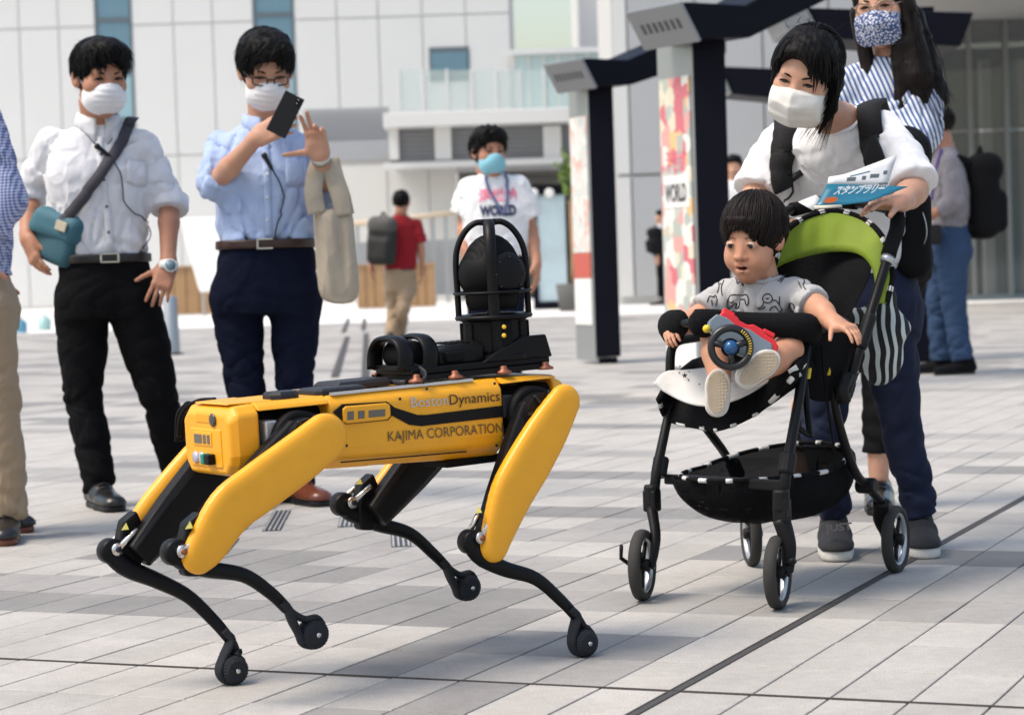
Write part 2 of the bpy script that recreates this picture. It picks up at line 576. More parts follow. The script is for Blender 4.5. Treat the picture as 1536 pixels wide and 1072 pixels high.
# pavers one by one
cells = []
for i in range(-45, 60):
    for j in range(-14, 48):
        c = O_T + B_DIR * (i + .5) * TW + A_DIR * (j + .5) * TL
        if c[1] < 3.2 or c[1] > 15.5: continue
        pr = (c[0] / c[1]) * F_PX
        if abs(pr) > 768 + 110 * 5 / c[1] * 1.2: continue
        d = c[1] * math.cos(PITCH) + CAM_H * math.sin(PITCH)
        cells.append((i, j, c))
cells.sort(key=lambda q: q[2][1])
def shade(i, j):
    r = random.Random((math.floor((i + 2.37 * j) / 5.0) * 92821 + (j // (2 if (j * 7) % 3 else 1)) * 68917) & 0xffffff).random()
    return 0 if r < 0.62 else (1 if r < 0.84 else 2)
forced = {}
def force(px, py, s, nb=1, na=1):
    p = G(px, py) - O_T
    i, j = math.floor(p @ B_DIR / TW), math.floor(p @ A_DIR / TL)
    for a in range(nb):
        for b in range(na):
            forced[(i + a, j + b)] = s
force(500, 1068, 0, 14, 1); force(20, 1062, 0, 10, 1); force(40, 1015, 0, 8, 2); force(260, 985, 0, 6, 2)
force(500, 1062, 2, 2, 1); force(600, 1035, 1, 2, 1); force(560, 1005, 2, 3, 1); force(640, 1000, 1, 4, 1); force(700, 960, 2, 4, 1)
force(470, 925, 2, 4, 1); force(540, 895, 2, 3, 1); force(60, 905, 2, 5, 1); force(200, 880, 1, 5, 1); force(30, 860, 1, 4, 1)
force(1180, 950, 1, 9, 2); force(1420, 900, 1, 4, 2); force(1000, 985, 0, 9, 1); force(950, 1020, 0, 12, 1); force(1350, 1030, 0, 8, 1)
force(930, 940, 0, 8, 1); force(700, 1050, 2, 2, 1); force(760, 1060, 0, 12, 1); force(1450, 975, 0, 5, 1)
tv = np.array([[-(TW - GAP) / 2, -(TL - GAP) / 2], [(TW - GAP) / 2, -(TL - GAP) / 2], [(TW - GAP) / 2, (TL - GAP) / 2], [-(TW - GAP) / 2, (TL - GAP) / 2]])
def tile_geo(mb, c, dz=0.0, ch=0.0012):
    rg = []
    for z, s in ((-0.03, 0), (-ch, 0), (0, ch)):
        k = [c + B_DIR * (x - math.copysign(s, x)) + A_DIR * (y - math.copysign(s, y)) + V(0, 0, z + dz) for x, y in tv]
        rg.append(k)
    mb.loft(rg, cap=True, smooth=False)
tmesh = []
for k in range(3):
    mb = MB(); tile_geo(mb, V(0, 0, 0))
    o = mb.build('paver', M_tiles[k], ground); tmesh.append(o.data); bpy.data.objects.remove(o)
bulk = MB()
for num, (i, j, c) in enumerate(cells):
    s = forced.get((i, j), shade(i, j)); dz = rng.uniform(-0.0008, 0.0006)
    if num < 300:
        o = bpy.data.objects.new('paver', tmesh[s]); C.objects.link(o); o.parent = ground
        o.location = (c[0], c[1], dz)
    else:
        bulk.cur = s; tile_geo(bulk, c, dz)
bo = bulk.build('pavers', M_tiles, ground); bo['kind'] = 'stuff'
# slot drain and expansion joint
M_slot = mat('slot_dark', (0.055, 0.05, 0.047), 0.7, vary=0.4, vscale=40)
def strip(name, o, d, l0, l1, wd, z, m, label, cat):
    n_ = V(-d[1], d[0], 0); mb = MB()
    for sgn in (-1, 1):      # two metal lips with a dark slit between them
        mb.box(o + d * (l0 + l1) / 2 + n_ * sgn * wd * 0.42 + V(0, 0, z - 0.004), (wd * 0.16, l1 - l0, 0.01), [n_, d, V(0, 0, 1)])
    mb.box(o + d * (l0 + l1) / 2 + V(0, 0, z - 0.005), (wd * 0.7, l1 - l0, 0.01), [n_, d, V(0, 0, 1)])
    return solo(mb, name, m, label, cat, o)
strip('slot_drain', O_T, A_DIR, -1.2, 9, 0.022, 0.0015, M_slot, 'long dark slot drain running diagonally past the right rear stroller wheel', 'drain')
strip('expansion_joint', O_T, B_DIR, -2.6, 2.2, 0.009, 0.0012, M_slot, 'thin dark expansion joint crossing the paving in the foreground', 'joint')
M_gr = mat('grate_dark', (0.03, 0.03, 0.032), 0.5)
M_grl = mat('grate_bar', (0.42, 0.41, 0.40), 0.5, metal=0.3)
for (x0, y0, x1, y1, lab) in [(407, 796, 424, 766, 'small slotted drain grate behind the near front leg of the robot'), (325, 832, 345, 808, 'small slotted drain grate beside the near front knee of the robot'),
                         (597, 756, 597, 731, 'small slotted drain grate just below the robot belly'), (602, 820, 600, 800, 'small slotted drain grate behind the far rear shin of the robot'), (520, 790, 524, 774, 'small slotted drain grate beside the far rear knee of the robot')]:
    a, b = G(x0, y0), G(x1, y1); d = nrm(b - a); n_ = V(d[1], -d[0], 0); l = np.linalg.norm(b - a); c = (a + b) / 2
    t = thing('drain_grate', lab, 'drain', a, 'drain grates in the paving')
    mb = MB(); mb.box(c + V(0, 0, 0.0), (0.058, l, 0.004), [n_, d, V(0, 0, 1)]); mb.build('tray', M_gr, t)
    for k in range(4):
        mb = MB(); mb.box(c + n_ * (-0.0225 + k * 0.015) + V(0, 0, 0.003), (0.006, l, 0.004), [n_, d, V(0, 0, 1)]); mb.build('bar', M_grl, t)
# far sunlit paving: the sunlight is put into the pale colour
M_sunpave = mat('painted_sun_paving', (0.72, 0.71, 0.69), 0.8, vary=0.04, vscale=0.5)
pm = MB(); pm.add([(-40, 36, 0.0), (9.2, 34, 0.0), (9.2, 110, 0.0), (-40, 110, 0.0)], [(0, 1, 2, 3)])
tag(pm.build('pavement', M_sunpave), 'far paving, sunlight painted in as pale colour, in front of the white building', kind='structure')
gl = MB()
for x0, y0, x1, y1 in [(502, 565, 521, 505), (548, 568, 549, 500), (515, 498, 523, 478), (545, 495, 547, 478)]:
    a, b = G(x0, y0), G(x1, y1); d = nrm(b - a); n_ = V(d[1], -d[0], 0)
    gl.box((a + b) / 2 + V(0, 0, .002), (0.06, np.linalg.norm(b - a), 0.004), [n_, d, V(0, 0, 1)])
solo(gl, 'channel_drain', M_slot, 'two thin dark channel drains in the paving beside the walking red shirted man', 'drain', G(525, 560))

# ------------------------------------------------------------------ buildings far behind
M_wh = mat('white_panel', (0.64, 0.64, 0.625), 0.45, vary=0.025, vscale=0.6)
M_jt = mat('panel_joint', (0.50, 0.50, 0.49), 0.8)
M_win = mat('blue_glass', (0.10, 0.20, 0.27), 0.08, spec=0.8)
M_win2 = mat('blue_glass_light', (0.25, 0.40, 0.46), 0.1, spec=0.8)
M_fr = mat('window_frame', (0.10, 0.13, 0.15), 0.4)
M_lou = mat('louver_grey', (0.20, 0.205, 0.215), 0.55)
M_lou2 = mat('slat_grey', (0.36, 0.37, 0.385), 0.55)
M_cream = mat('cream_wall', (0.60, 0.59, 0.56), 0.7, vary=0.03, vscale=1)
M_navy = mat('navy_steel', (0.004, 0.0045, 0.010), 0.5, spec=0.10, vary=0.25, vscale=3)
M_silver = mat('silver_perforated', (0.26, 0.27, 0.28), 0.4, metal=0.4)
def rect(x0, y0, x1, y1, Y):
    xm, ym = (x0 + x1) / 2, (y0 + y1) / 2
    return P(x0, ym, Y)[0], P(xm, y1, Y)[2], P(x1, ym, Y)[0], P(xm, y0, Y)[2]
def wbox(mb, x0, z0, x1, z1, Y, d):
    mb.box(((x0 + x1) / 2, Y + d / 2, (z0 + z1) / 2), (x1 - x0, d, z1 - z0))
YB = 65.0
b1 = thing('white_building', 'large white panelled building with tall blue strip windows behind the men', 'building', (-8, YB, 0))
X0, _, X1, _ = rect(-260, 0, 770, 10, YB)
mb = MB(); wbox(mb, X0, 0, X1, 13, YB + 0.06, 10); mb.build('wall', M_jt, b1)
cols = [-260, -200, -141, -82, -24, 35, 94, 149, 204, 266, 325, 386, 447, 511, 573, 639, 704, 770]
zr = [0.02, P(300, 232, YB)[2], P(300, 35, YB)[2], 13.0]
for a, b_ in zip(cols[:-1], cols[1:]):
    if a in (149, 386): continue
    for q in range(3):
        xa, xb = P(a, 200, YB)[0], P(b_, 200, YB)[0]
        mb = MB(); wbox(mb, xa + .014, zr[q] + .016, xb - .014, zr[q + 1] - .016, YB, 0.05); mb.build('panel', M_wh, b1)
for a, b_ in ((149, 204), (386, 447)):
    xa, xb = P(a, 200, YB)[0], P(b_, 200, YB)[0]
    f_ = MB()
    for x in (xa + .03, xb - .03): wbox(f_, x - .03, 1.9, x + .03, 13, YB - .02, .07)
    for z in (1.9, 4.0, P(170, 180, YB)[2], P(170, 106, YB)[2], P(170, 30, YB)[2], 9.5):
        wbox(f_, xa + .06, z - .06, xb - .06, z + .06, YB - .01, .06)
    fo = f_.build('strip_window', M_fr, b1)
    zs = [1.9, 4.0, P(170, 180, YB)[2], P(170, 106, YB)[2], P(170, 30, YB)[2], 9.5, 13]
    for k in range(6):
        mb = MB(); wbox(mb, xa + .06, zs[k] + .06, xb - .06, zs[k + 1] - .06, YB + .02, .03); mb.build('pane', [M_win2, M_win2, M_win2, M_win, M_win, M_win][k], fo)
x0, z0, x1, z1 = rect(644, 71, 704, 122, YB)
mb = MB(); wbox(mb, x0, z0, x1, z1, YB - .03, .06); wo = mb.build('window', M_fr, b1)
mb = MB(); wbox(mb, x0 + .06, z0 + .3, x1 - .06, z1 - .15, YB - .05, .02); mb.build('pane', M_win, wo)
# terrace wing in front of it
YT = 52.0
t2 = thing('terrace_wing', 'low white wing with roof terrace, glass balustrade and grey louvers', 'building', (-1, YT, 0))
x0, z0, x1, z1 = rect(577, 168, 880, 189, YT)
mb = MB(); wbox(mb, x0, z0, x1, z1, YT - .6, 9); mb.build('roof_slab', M_wh, t2, bevel=.02)
lx0, lz0, lx1, lz1 = rect(584, 189, 880, 240, YT)
mb = MB(); wbox(mb, lx0, lz0, lx1, lz1, YT + .12, 7); mb.build('wall', M_lou, t2)
for k in range(14):
    z = lz0 + (lz1 - lz0) * (k + .5) / 14
    mb = MB(); mb.box(((lx0 + lx1) / 2, YT + .08, z), (lx1 - lx0, .07, .03)); mb.build('louver', M_lou2 if k % 2 else M_lou, t2)
for a, b_ in ((652, 677), (815, 842), (584, 598)):
    xa, za, xb, zb = rect(a, 189, b_, 240, YT)
    mb = MB(); wbox(mb, xa, za, xb, zb, YT - .05, .1); mb.build('pier', M_wh, t2)
xa, za, xb, zb = rect(575, 240, 880, 249, YT); mb = MB(); wbox(mb, xa, za, xb, zb, YT - .1, .4); mb.build('beam', M_wh, t2)
xa, za, xb, zb = rect(500, 236, 684, 395, YT); mb = MB(); wbox(mb, xa, 0, xb, zb - .1, YT + 1.5, .3); lw = mb.build('lower_wall', M_cream, t2)
for px in (575, 640):
    xq = P(px, 300, YT)[0]; mb = MB(); wbox(mb, xq - .02, 0.1, xq + .02, zb - .2, YT + 1.48, .03); mb.build('joint', M_jt, t2)
M_bal = glass('balustrade_glass', (0.55, 0.66, 0.64), 0.05, 0.32)
for k in range(7):
    a, b_ = 600 + k * 36, 600 + (k + 1) * 36
    xa, za, xb, zb = rect(a, 108, b_, 168, YT)
    mb = MB(); wbox(mb, xa + .03, za, xb - .03, zb, YT - .5, .02); mb.build('glass_panel', M_bal, t2)
    mb = MB(); wbox(mb, xa - .03, za, xa + .03, zb + .03, YT - .53, .06); mb.build('post', M_wh, t2)
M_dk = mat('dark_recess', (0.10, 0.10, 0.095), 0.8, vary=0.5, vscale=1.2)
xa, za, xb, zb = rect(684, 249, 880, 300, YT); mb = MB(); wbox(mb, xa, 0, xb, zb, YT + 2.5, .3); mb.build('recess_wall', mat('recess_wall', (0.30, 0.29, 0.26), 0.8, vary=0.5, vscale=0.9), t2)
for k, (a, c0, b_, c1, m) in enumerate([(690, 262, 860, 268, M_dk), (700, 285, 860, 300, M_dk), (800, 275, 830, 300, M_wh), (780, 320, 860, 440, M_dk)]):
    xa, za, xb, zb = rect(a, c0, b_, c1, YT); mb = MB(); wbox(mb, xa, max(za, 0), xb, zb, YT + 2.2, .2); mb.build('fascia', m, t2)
# slatted screen to the left of it
YS = 58.0
t3 = thing('slat_screen', 'grey vertical slat screen on a grey ledge above the ramp', 'screen', (P(525, 300, YS)[0], YS, 0))
xa, za, xb, zb = rect(455, 162, 584, 212, YS)
mb = MB(); wbox(mb, xa, za - .5, xb, za, YS - .1, .5); mb.build('ledge', M_lou2, t3)
mb = MB(); wbox(mb, xa, 0, xb, za - .5, YS, .4); mb.build('base_wall', M_cream, t3)
mb = MB(); wbox(mb, xa, za, xb, zb, YS + .1, .05); mb.build('backing', mat('screen_back', (0.5, 0.51, 0.52), .6), t3)
for k in range(22):
    x = xa + (xb - xa) * (k + .5) / 22
    mb = MB(); wbox(mb, x - .025, za, x + .025, zb, YS, .06); mb.build('slat', M_lou2, t3)
# glazed stair head on the terrace, second white building
t4 = thing('glass_pavilion', 'small pale green glass pavilion standing on the roof terrace', 'pavilion', (P(815, 120, 56)[0], 56, P(815, 165, 56)[2]))
xa, za, xb, zb = rect(772, 74, 905, 168, 56)
for k in range(6):
    q0, q1 = xa + (xb - xa) * k / 6, xa + (xb - xa) * (k + 1) / 6
    mb = MB(); wbox(mb, q0 + .03, za, q1 - .03, zb - .12, 56, .03); mb.build('pane', mat('pavilion_glass', (0.55, 0.70, 0.70), .08, alpha=.8), t4)
    mb = MB(); wbox(mb, q0 - .03, za, q0 + .03, zb - .12, 55.96, .1); mb.build('mullion', M_wh, t4)
mb = MB(); wbox(mb, xa - .2, zb - .12, xb, zb, 55.7, 4); mb.build('roof', M_wh, t4)
mb = MB(); wbox(mb, xa, za, xb, zb - .12, 59, .1); mb.build('rear_wall', M_wh, t4)
t5 = thing('white_tower', 'plain white building with one narrow window beyond the first gate', 'building', (P(940, 100, 75)[0], 75, 0))
xa, za, xb, zb = rect(869, 0, 1200, 90, 75); mb = MB(); wbox(mb, xa, 0, xb, 16, 75, 8); mb.build('wall', M_wh, t5)
xa, za, xb, zb = rect(905, -60, 927, 66, 75); mb = MB(); wbox(mb, xa, za, xb, zb, 74.95, .04); wo = mb.build('window', M_fr, t5)
mb = MB(); wbox(mb, xa + .04, za + .06, xb - .04, zb - .1, 74.92, .02); mb.build('pane', M_win2, wo)
# grey clad wall between the gates
t6 = thing('grey_clad_wall', 'light grey panel clad wall seen between the two poster gates', 'wall', (P(1000, 455, 42)[0], 42, 0))
x0 = P(925, 300, 42)[0]; x1 = P(1340, 300, 42)[0]
M_gc = mat('grey_cladding', (0.40, 0.41, 0.42), 0.5, vary=0.04, vscale=.5)
mb = MB(); mb.box(((x0 + x1) / 2, 45, 4), (x1 - x0, 5.9, 8)); mb.build('core', M_jt, t6)
xs = [925, 948, 1050, 1150, 1250, 1340]
zq = [0.12, P(980, 262, 42)[2], 8]
for a, b_ in zip(xs[:-1], xs[1:]):
    for q in range(2):
        xa, xb = P(a, 300, 42)[0], P(b_, 300, 42)[0]
        mb = MB(); wbox(mb, xa + .02, zq[q] + .03, xb - .02, zq[q + 1] - .03, 42 - .03, .06); mb.build('panel', M_wh if a == 925 else M_gc, t6)
# glazed building on the right with overhanging soffit
t7 = thing('glazed_building', 'glass fronted building with slim mullions and overhanging roof at right', 'building', (P(1500, 448, 36)[0], 36, 0))
M_soff = mat('soffit', (0.33, 0.33, 0.32), 0.5)
M_gw = mat('shopfront_glass', (0.06, 0.075, 0.075), 0.04, spec=0.8, alpha=0.6)
gx0 = P(1400, 400, 36)[0]; gx1 = P(1700, 400, 36)[0]
zt = P(1490, 30, 36)[2]
mull = [1400, 1456, 1511, 1566, 1621, 1700]
for k, (a, b_) in enumerate(zip(mull[:-1], mull[1:])):
    xa, xb = P(a, 220, 36)[0], P(b_, 220, 36)[0]
    for zz0, zz1 in ((0.08, P(1490, 197, 36)[2]), (P(1490, 197, 36)[2] + .03, zt)):
        mb = MB(); wbox(mb, xa + .03, zz0, xb - .03, zz1, 36, .02); mb.build('pane', M_gw, t7)
    mb = MB(); wbox(mb, xa - .035, 0, xa + .035, zt, 35.95, .12); mb.build('mullion', mat('mullion_grey', (0.20, 0.21, 0.21), .4, metal=.5), t7)
mb = MB(); wbox(mb, gx0, 0, gx1, .08, 35.9, .2); mb.build('sill', M_fr, t7)
mb = MB(); mb.box(((gx0 + gx1) / 2 - .4, 33, zt + .25), (gx1 - gx0 + .8, 14, .5)); mb.build('soffit', M_soff, t7)
mb = MB(); wbox(mb, gx0, 0, gx1, zt, 41, .2); mb.build('rear_wall', mat('lobby_wall', (0.16, 0.16, 0.155), .7), t7)
for a, b_, m in ((1475, 1490, M_wh), (1515, 1524, M_win2), (1530, 1560, M_wh)):
    xa, za, xb, zb = rect(a, 90, b_, 440, 38.5); mb = MB(); wbox(mb, xa, 0, xb, zb, 38.5, .2); mb.build('column', m, t7)

# ------------------------------------------------------------------ gates with poster light boxes
def poster_mat(name, cols_, sx, sz, seed):
    m = bpy.data.materials.new(name); m.use_nodes = True
    n, L = m.node_tree.nodes, m.node_tree.links
    b = n['Principled BSDF']; b.inputs['Roughness'].default_value = 0.3
    tc = n.new('ShaderNodeTexCoord'); mp = n.new('ShaderNodeMapping'); L.new(tc.outputs['Generated'], mp.inputs['Vector'])
    mp.inputs['Scale'].default_value = (sx, sx, sz); mp.inputs['Location'].default_value = (seed, seed * 1.7, seed * .3)
    vo = n.new('ShaderNodeTexVoronoi'); vo.distance = 'CHEBYCHEV'; vo.inputs['Scale'].default_value = 1.0; L.new(mp.outputs[0], vo.inputs['Vector'])
    rp = n.new('ShaderNodeValToRGB'); rp.color_ramp.interpolation = 'CONSTANT'
    e = rp.color_ramp.elements; e[0].position = 0; e[0].color = (*cols_[0], 1); e[1].position = 1 / len(cols_); e[1].color = (*cols_[1], 1)
    for k in range(2, len(cols_)):
        q = e.new(k / len(cols_)); q.color = (*cols_[k], 1)
    sp = n.new('ShaderNodeSeparateColor'); L.new(vo.outputs['Color'], sp.inputs[0]); L.new(sp.outputs[0], rp.inputs[0])
    L.new(rp.outputs[0], b.inputs['Base Color'])
    return m
M_paper = mat('poster_white', (0.75, 0.75, 0.73), 0.4)
M_ink = mat('poster_ink', (0.05, 0.05, 0.06), 0.5)
M_red = mat('poster_red', (0.50, 0.10, 0.07), 0.5)
M_pink = mat('poster_pink', (0.80, 0.16, 0.26), 0.5)
M_boxf = mat('lightbox_frame', (0.36, 0.38, 0.39), 0.35, metal=0.6)
def gate(label, cx0, cx1, pxl, ytop, Y, base_y, beam, capw, pm, poster_rows):
    """column between pixel columns cx0..cx1 at distance Y, poster box to its left down to pxl, beam = right end pixel"""
    b = P((cx0 + cx1) / 2, base_y, Y); b[2] = 0
    t = thing('poster_gate', label, 'gate', b, 'steel gates with poster boxes')
    ym = (ytop + base_y) / 2
    xa, xb, xl = P(cx0, ym, Y)[0], P(cx1, ym, Y)[0], P(pxl, ym, Y)[0]
    zt_ = P((cx0 + cx1) / 2, ytop, Y)[2]; wd = xb - xa
    mb = MB(); mb.box(((xa + xb) / 2, Y + .11, (zt_ + .05) / 2), (wd, .22, zt_ - .05)); mb.build('column', M_navy, t, bevel=.006)
    mb = MB(); mb.box(((xa + xb) / 2, Y + .11, .02), (wd - .05, .17, .04)); mb.build('base_plate', M_navy, t)
    # poster box, turned a little from the column
    u = nrm(V(xl - xa, .42, 0)); n_ = V(u[1], -u[0], 0); n_ = n_ if n_[1] < 0 else -n_
    wl = (xa - xl) / abs(u[0]); o = V(xa, Y + .02, 0)
    fr = [u, n_, V(0, 0, 1)]
    mb = MB(); mb.box(o + u * (wl / 2 + .006) - n_ * .05 + V(0, 0, .02 + (zt_ - .05) / 2), (wl, .10, zt_ - .05), fr); bx = mb.build('light_box', M_boxf, t, bevel=.004)
    for (f0, f1, m) in poster_rows:
        za, zb = .06 + (zt_ - .2) * f0, .06 + (zt_ - .2) * f1
        mb = MB(); mb.box(o + u * (wl / 2 + .006) + n_ * .006 + V(0, 0, (za + zb) / 2), (wl * .84, .01, zb - za), fr); mb.build('poster', m, bx)
    # beam with sloped underside and a perforated silver cap at its left end
    x2 = P(beam[0], ytop, Y)[0]; xc = xl - capw
    dr = beam[1]
    th = wd * 1.15
    pr = [(xc, 0.02), (xc + .10, -th * .78), (xb + .02, -th * .98 + .06), (x2, dr - th * .85), (x2, dr + .1), (xb, th * .16), (xc + .04, th * .18)]
    ang = .55; bx_ = V(math.cos(ang), math.sin(ang), 0); bz_ = V(-math.sin(ang), math.cos(ang), 0); oc = V((xa + xb) / 2, Y + .1, zt_ + th * .45); k_ = 1 / math.cos(ang)
    pr = [((x - oc[0]) * (k_ if x > xb else 1.15), z) for x, z in pr]; hd_ = .25
    mb = MB(); mb.prism(pr, oc, bx_, V(0, 0, 1), bz_, -hd_, hd_); mb.build('beam', M_navy, t, bevel=.01)
    x_e = pr[0][0]; sl_ = nrm(V(.10 * 1.15, 0, -th * .78 - .02)); dn_ = bx_ * sl_[0] + V(0, 0, sl_[2]); on_ = nrm(np.cross(bz_, dn_)); on_ = on_ if on_ @ bx_ < 0 else -on_
    L2 = math.hypot(.115, th * .8); ctr = oc + bx_ * x_e + V(0, 0, .02) + dn_ * L2 / 2 + on_ * .012
    cap = MB(); cap.box(ctr, (2 * hd_ + .06, L2 + .05, .02), [bz_, dn_, on_]); co = cap.build('end_cap', M_silver, t, bevel=.003)
    for k in range(7):
        sl = MB(); sl.box(ctr + bz_ * (-.18 + k * .06) + on_ * .010 - dn_ * L2 * .02, (.026, L2 * .30, .006), [bz_, dn_, on_]); sl.build('slot', M_ink, co)
    return t, o, u, n_, wl, zt_
PM1 = poster_mat('poster_art_pale', [(0.72, 0.45, 0.40), (0.75, 0.72, 0.68), (0.58, 0.64, 0.62), (0.74, 0.62, 0.58), (0.74, 0.74, 0.72)], 4.0, 18.0, 2.0)
PM2 = poster_mat('poster_art_bright', [(0.62, 0.16, 0.20), (0.70, 0.64, 0.50), (0.42, 0.46, 0.42), (0.78, 0.50, 0.24), (0.74, 0.74, 0.70), (0.70, 0.36, 0.33), (0.50, 0.52, 0.48)], 3.4, 15.0, 5.0)
gate('navy steel gate with pale red poster, the farther of the two poster gates', 888, 925, 861, 118, 18.2, 545, (1075, .30), .04, PM1, [(.12, .30, M_paper), (.302, .40, M_red), (.402, .93, PM1)])
gt, go_, gu, gn, gwl, gzt = gate('navy steel gate with bright patchwork poster behind the seated toddler, nearer poster gate', 1047, 1095, 1001, 45, 13.6, 640, (1400, .62), .04, PM2, [(.05, .18, M_paper), (.182, .94, PM2)])
lm = MB()
zc = P(1025, 285, 13.6)[2]
lm.box(go_ + gu * (gwl / 2 + .006) + gn * .0125 + V(0, 0, zc), (gwl * .72, .003, .20), [gu, gn, V(0, 0, 1)])
lm.build('poster_label', M_paper, gt)
tx = MB(); add_text(tx, 'WORLD', go_ + gu * (gwl * .82) + gn * .016 + V(0, 0, zc - .06), -gu, V(0, 0, 1), .15, lift=0, bold=.004, width=gwl * .6)
tx.build('lettering', M_ink, gt)
tx = MB(); add_text(tx, '浮世絵', go_ + gu * (gwl * .8) + gn * .016 + V(0, 0, zc + .13), -gu, V(0, 0, 1), .14, lift=0, width=gwl * .55); tx.build('lettering', M_pink, gt)
# roof beams of two more gates above and behind the mother
def beam_only(label, x0, y0, x1, y1, Y, th, post):
    a, b = P(x0, y0, Y), P(x1, y1, Y)
    t = thing('gate_canopy', label, 'gate', V(b[0], Y, 0), 'steel gates with poster boxes')
    mb = MB(); pr = [(0, 0), (.12, -th), (b[0] - a[0], -th + b[2] - a[2]), (b[0] - a[0] + .1, .02 + b[2] - a[2])]
    mb.prism(pr, a, V(1, 0, 0), V(0, 0, 1), V(0, 1, 0), 0, .8); mb.build('beam', M_navy, t, bevel=.008)
    mb = MB(); mb.prism([(-.22, -.03), (-.16, -th * .75), (.10, -th * .97), (-.02, .01)], a, V(1, 0, 0), V(0, 0, 1), V(0, 1, 0), -.02, .82); mb.build('end_cap', M_silver, t)
    for px in post:
        x = P(px, 300, Y + .3)[0]
        mb = MB(); mb.box((x, Y + .3, a[2] / 2), (.2, .2, a[2])); mb.build('column', M_navy, t)
    return t
beam_only('dark steel gate canopy directly above the heads of the two women', 1212, 12, 1440, 24, 16.5, .22, [1384])
beam_only('dark steel gate canopy behind the shoulder of the mother', 1082, 100, 1190, 108, 24.5, .30, [1180])

# ------------------------------------------------------------------ smaller things far behind
M_wood = mat('orange_wood', (0.32, 0.19, 0.09), 0.6, vary=0.3, vscale=3)
M_pale2 = mat('pale_timber', (0.55, 0.45, 0.33), 0.6)
def crate(x0, y0, x1, y1, Y, label):
    xa, za, xb, zb = rect(x0, y0, x1, y1, Y)
    t = thing('planter_box', label, 'planter', ((xa + xb) / 2, Y, 0), 'wooden planter boxes on the terrace')
    n_ = max(3, int((xb - xa) / .25))
    for k in range(n_):
        q0, q1 = xa + (xb - xa) * k / n_, xa + (xb - xa) * (k + 1) / n_
        mb = MB(); wbox(mb, q0 + .008, .02, q1 - .008, zb, Y, .5); mb.build('plank', M_wood, t)
    mb = MB(); wbox(mb, xa - .03, zb, xb + .03, zb + .05, Y - .03, .56); mb.build('rim', M_wood, t)
crate(242, 402, 335, 455, 46, 'orange wooden planter box behind the man with the white wristwatch')
crate(535, 400, 576, 448, 46, 'orange wooden planter box left of the walking red shirted man')
crate(612, 398, 652, 440, 46, 'orange wooden planter box right of the walking red shirted man')
t = thing('event_tent', 'white canvas booth panel beside the man in the light blue shirt', 'booth', (P(300, 430, 44)[0], 44, 0))
xa, za, xb, zb = rect(270, 326, 345, 438, 44)
mb = MB(); mb.hexa([(xa + .35, 44, za), (xb, 44, za), (xb, 44.6, za), (xa + .35, 44.6, za), (xa, 44, zb), (xb + .1, 44, zb), (xb + .1, 44.6, zb), (xa, 44.6, zb)]); mb.build('canvas', mat('white_canvas', (0.82, 0.81, 0.79), .8), t, bevel=.03)
for x in (xa + .4, xb - .05):
    mb = MB(); mb.cyl((x, 44.2, 0), (x, 44.2, zb), .03, 8); mb.build('pole', M_boxf, t)
t = thing('ramp_railing', 'grey ramp railing with vertical bars behind the red shirted man', 'railing', (P(610, 430, 49)[0], 49, 0))
mb = MB(); a, b_ = P(530, 336, 49), P(700, 317, 49); mb.tube([a, b_], .055, 8); mb.build('handrail', M_pale2, t)
for k in range(9):
    q = a + (b_ - a) * (k + .3) / 9
    mb = MB(); mb.box((q[0], 49.05, q[2] / 2 + .02), (.07, .07, q[2] - .04)); mb.build('baluster', M_boxf, t)
mb = MB(); mb.box(((a[0] + b_[0]) / 2, 49.4, .8), (b_[0] - a[0], .1, 1.2)); mb.build('ramp_wall', M_lou2, t)
t = thing('grey_post', 'slim grey bollard post beside the hand of the man in black trousers', 'bollard', G(258, 531))
q = G(258, 531); mb = MB(); h = 70 / px_per_m(q[1]); mb.lathe([(0, 0), (.09, 0), (.085, .02), (.075, h * 1.2), (.06, h * 1.24), (0, h * 1.25)], q, V(0, 0, 1), 14); mb.build('shaft', M_boxf, t)
mb = MB(); mb.lathe([(0, 0), (.12, 0), (.12, .012), (0, .014)], q, V(0, 0, 1), 14); mb.build('base_plate', M_navy, t)
t = thing('poster_stand', 'black framed stand with a light blue poster beside the white T-shirt man', 'sign', (P(830, 440, 40)[0], 40, 0))
xa, za, xb, zb = rect(802, 292, 868, 444, 40)
mb = MB()
for x in (xa, (xa + xb) / 2 + .22, xb): wbox(mb, x - .05, 0, x + .05, zb, 40, .1)
wbox(mb, xa - .05, zb, xb + .05, zb + .18, 40, .12); wbox(mb, xa + .05, 0, xb - .05, .14, 40, .1); mb.build('frame', M_navy, t)
xm = (xa + xb) / 2 + .22
mb = MB(); wbox(mb, xa + .05, .14, xm - .05, zb, 40.03, .03); mb.build('poster', mat('blue_poster', (0.45, 0.56, 0.60), .4, vary=.35, vscale=1.5), t)
mb = MB(); wbox(mb, xm + .05, .14, xb - .05, zb, 40.03, .03); mb.build('poster', mat('pale_poster', (0.62, 0.60, 0.55), .4, vary=.2, vscale=2), t)
for k, px in enumerate((800, 824)):
    q = P(px, 290, 40); mb = MB(); mb.lathe([(.05, 0), (.085, 0), (.085, .05), (.05, .05)], V(q[0], 39.94, q[2]), V(0, -1, 0), 14); mb.build('lamp', M_paper, t)
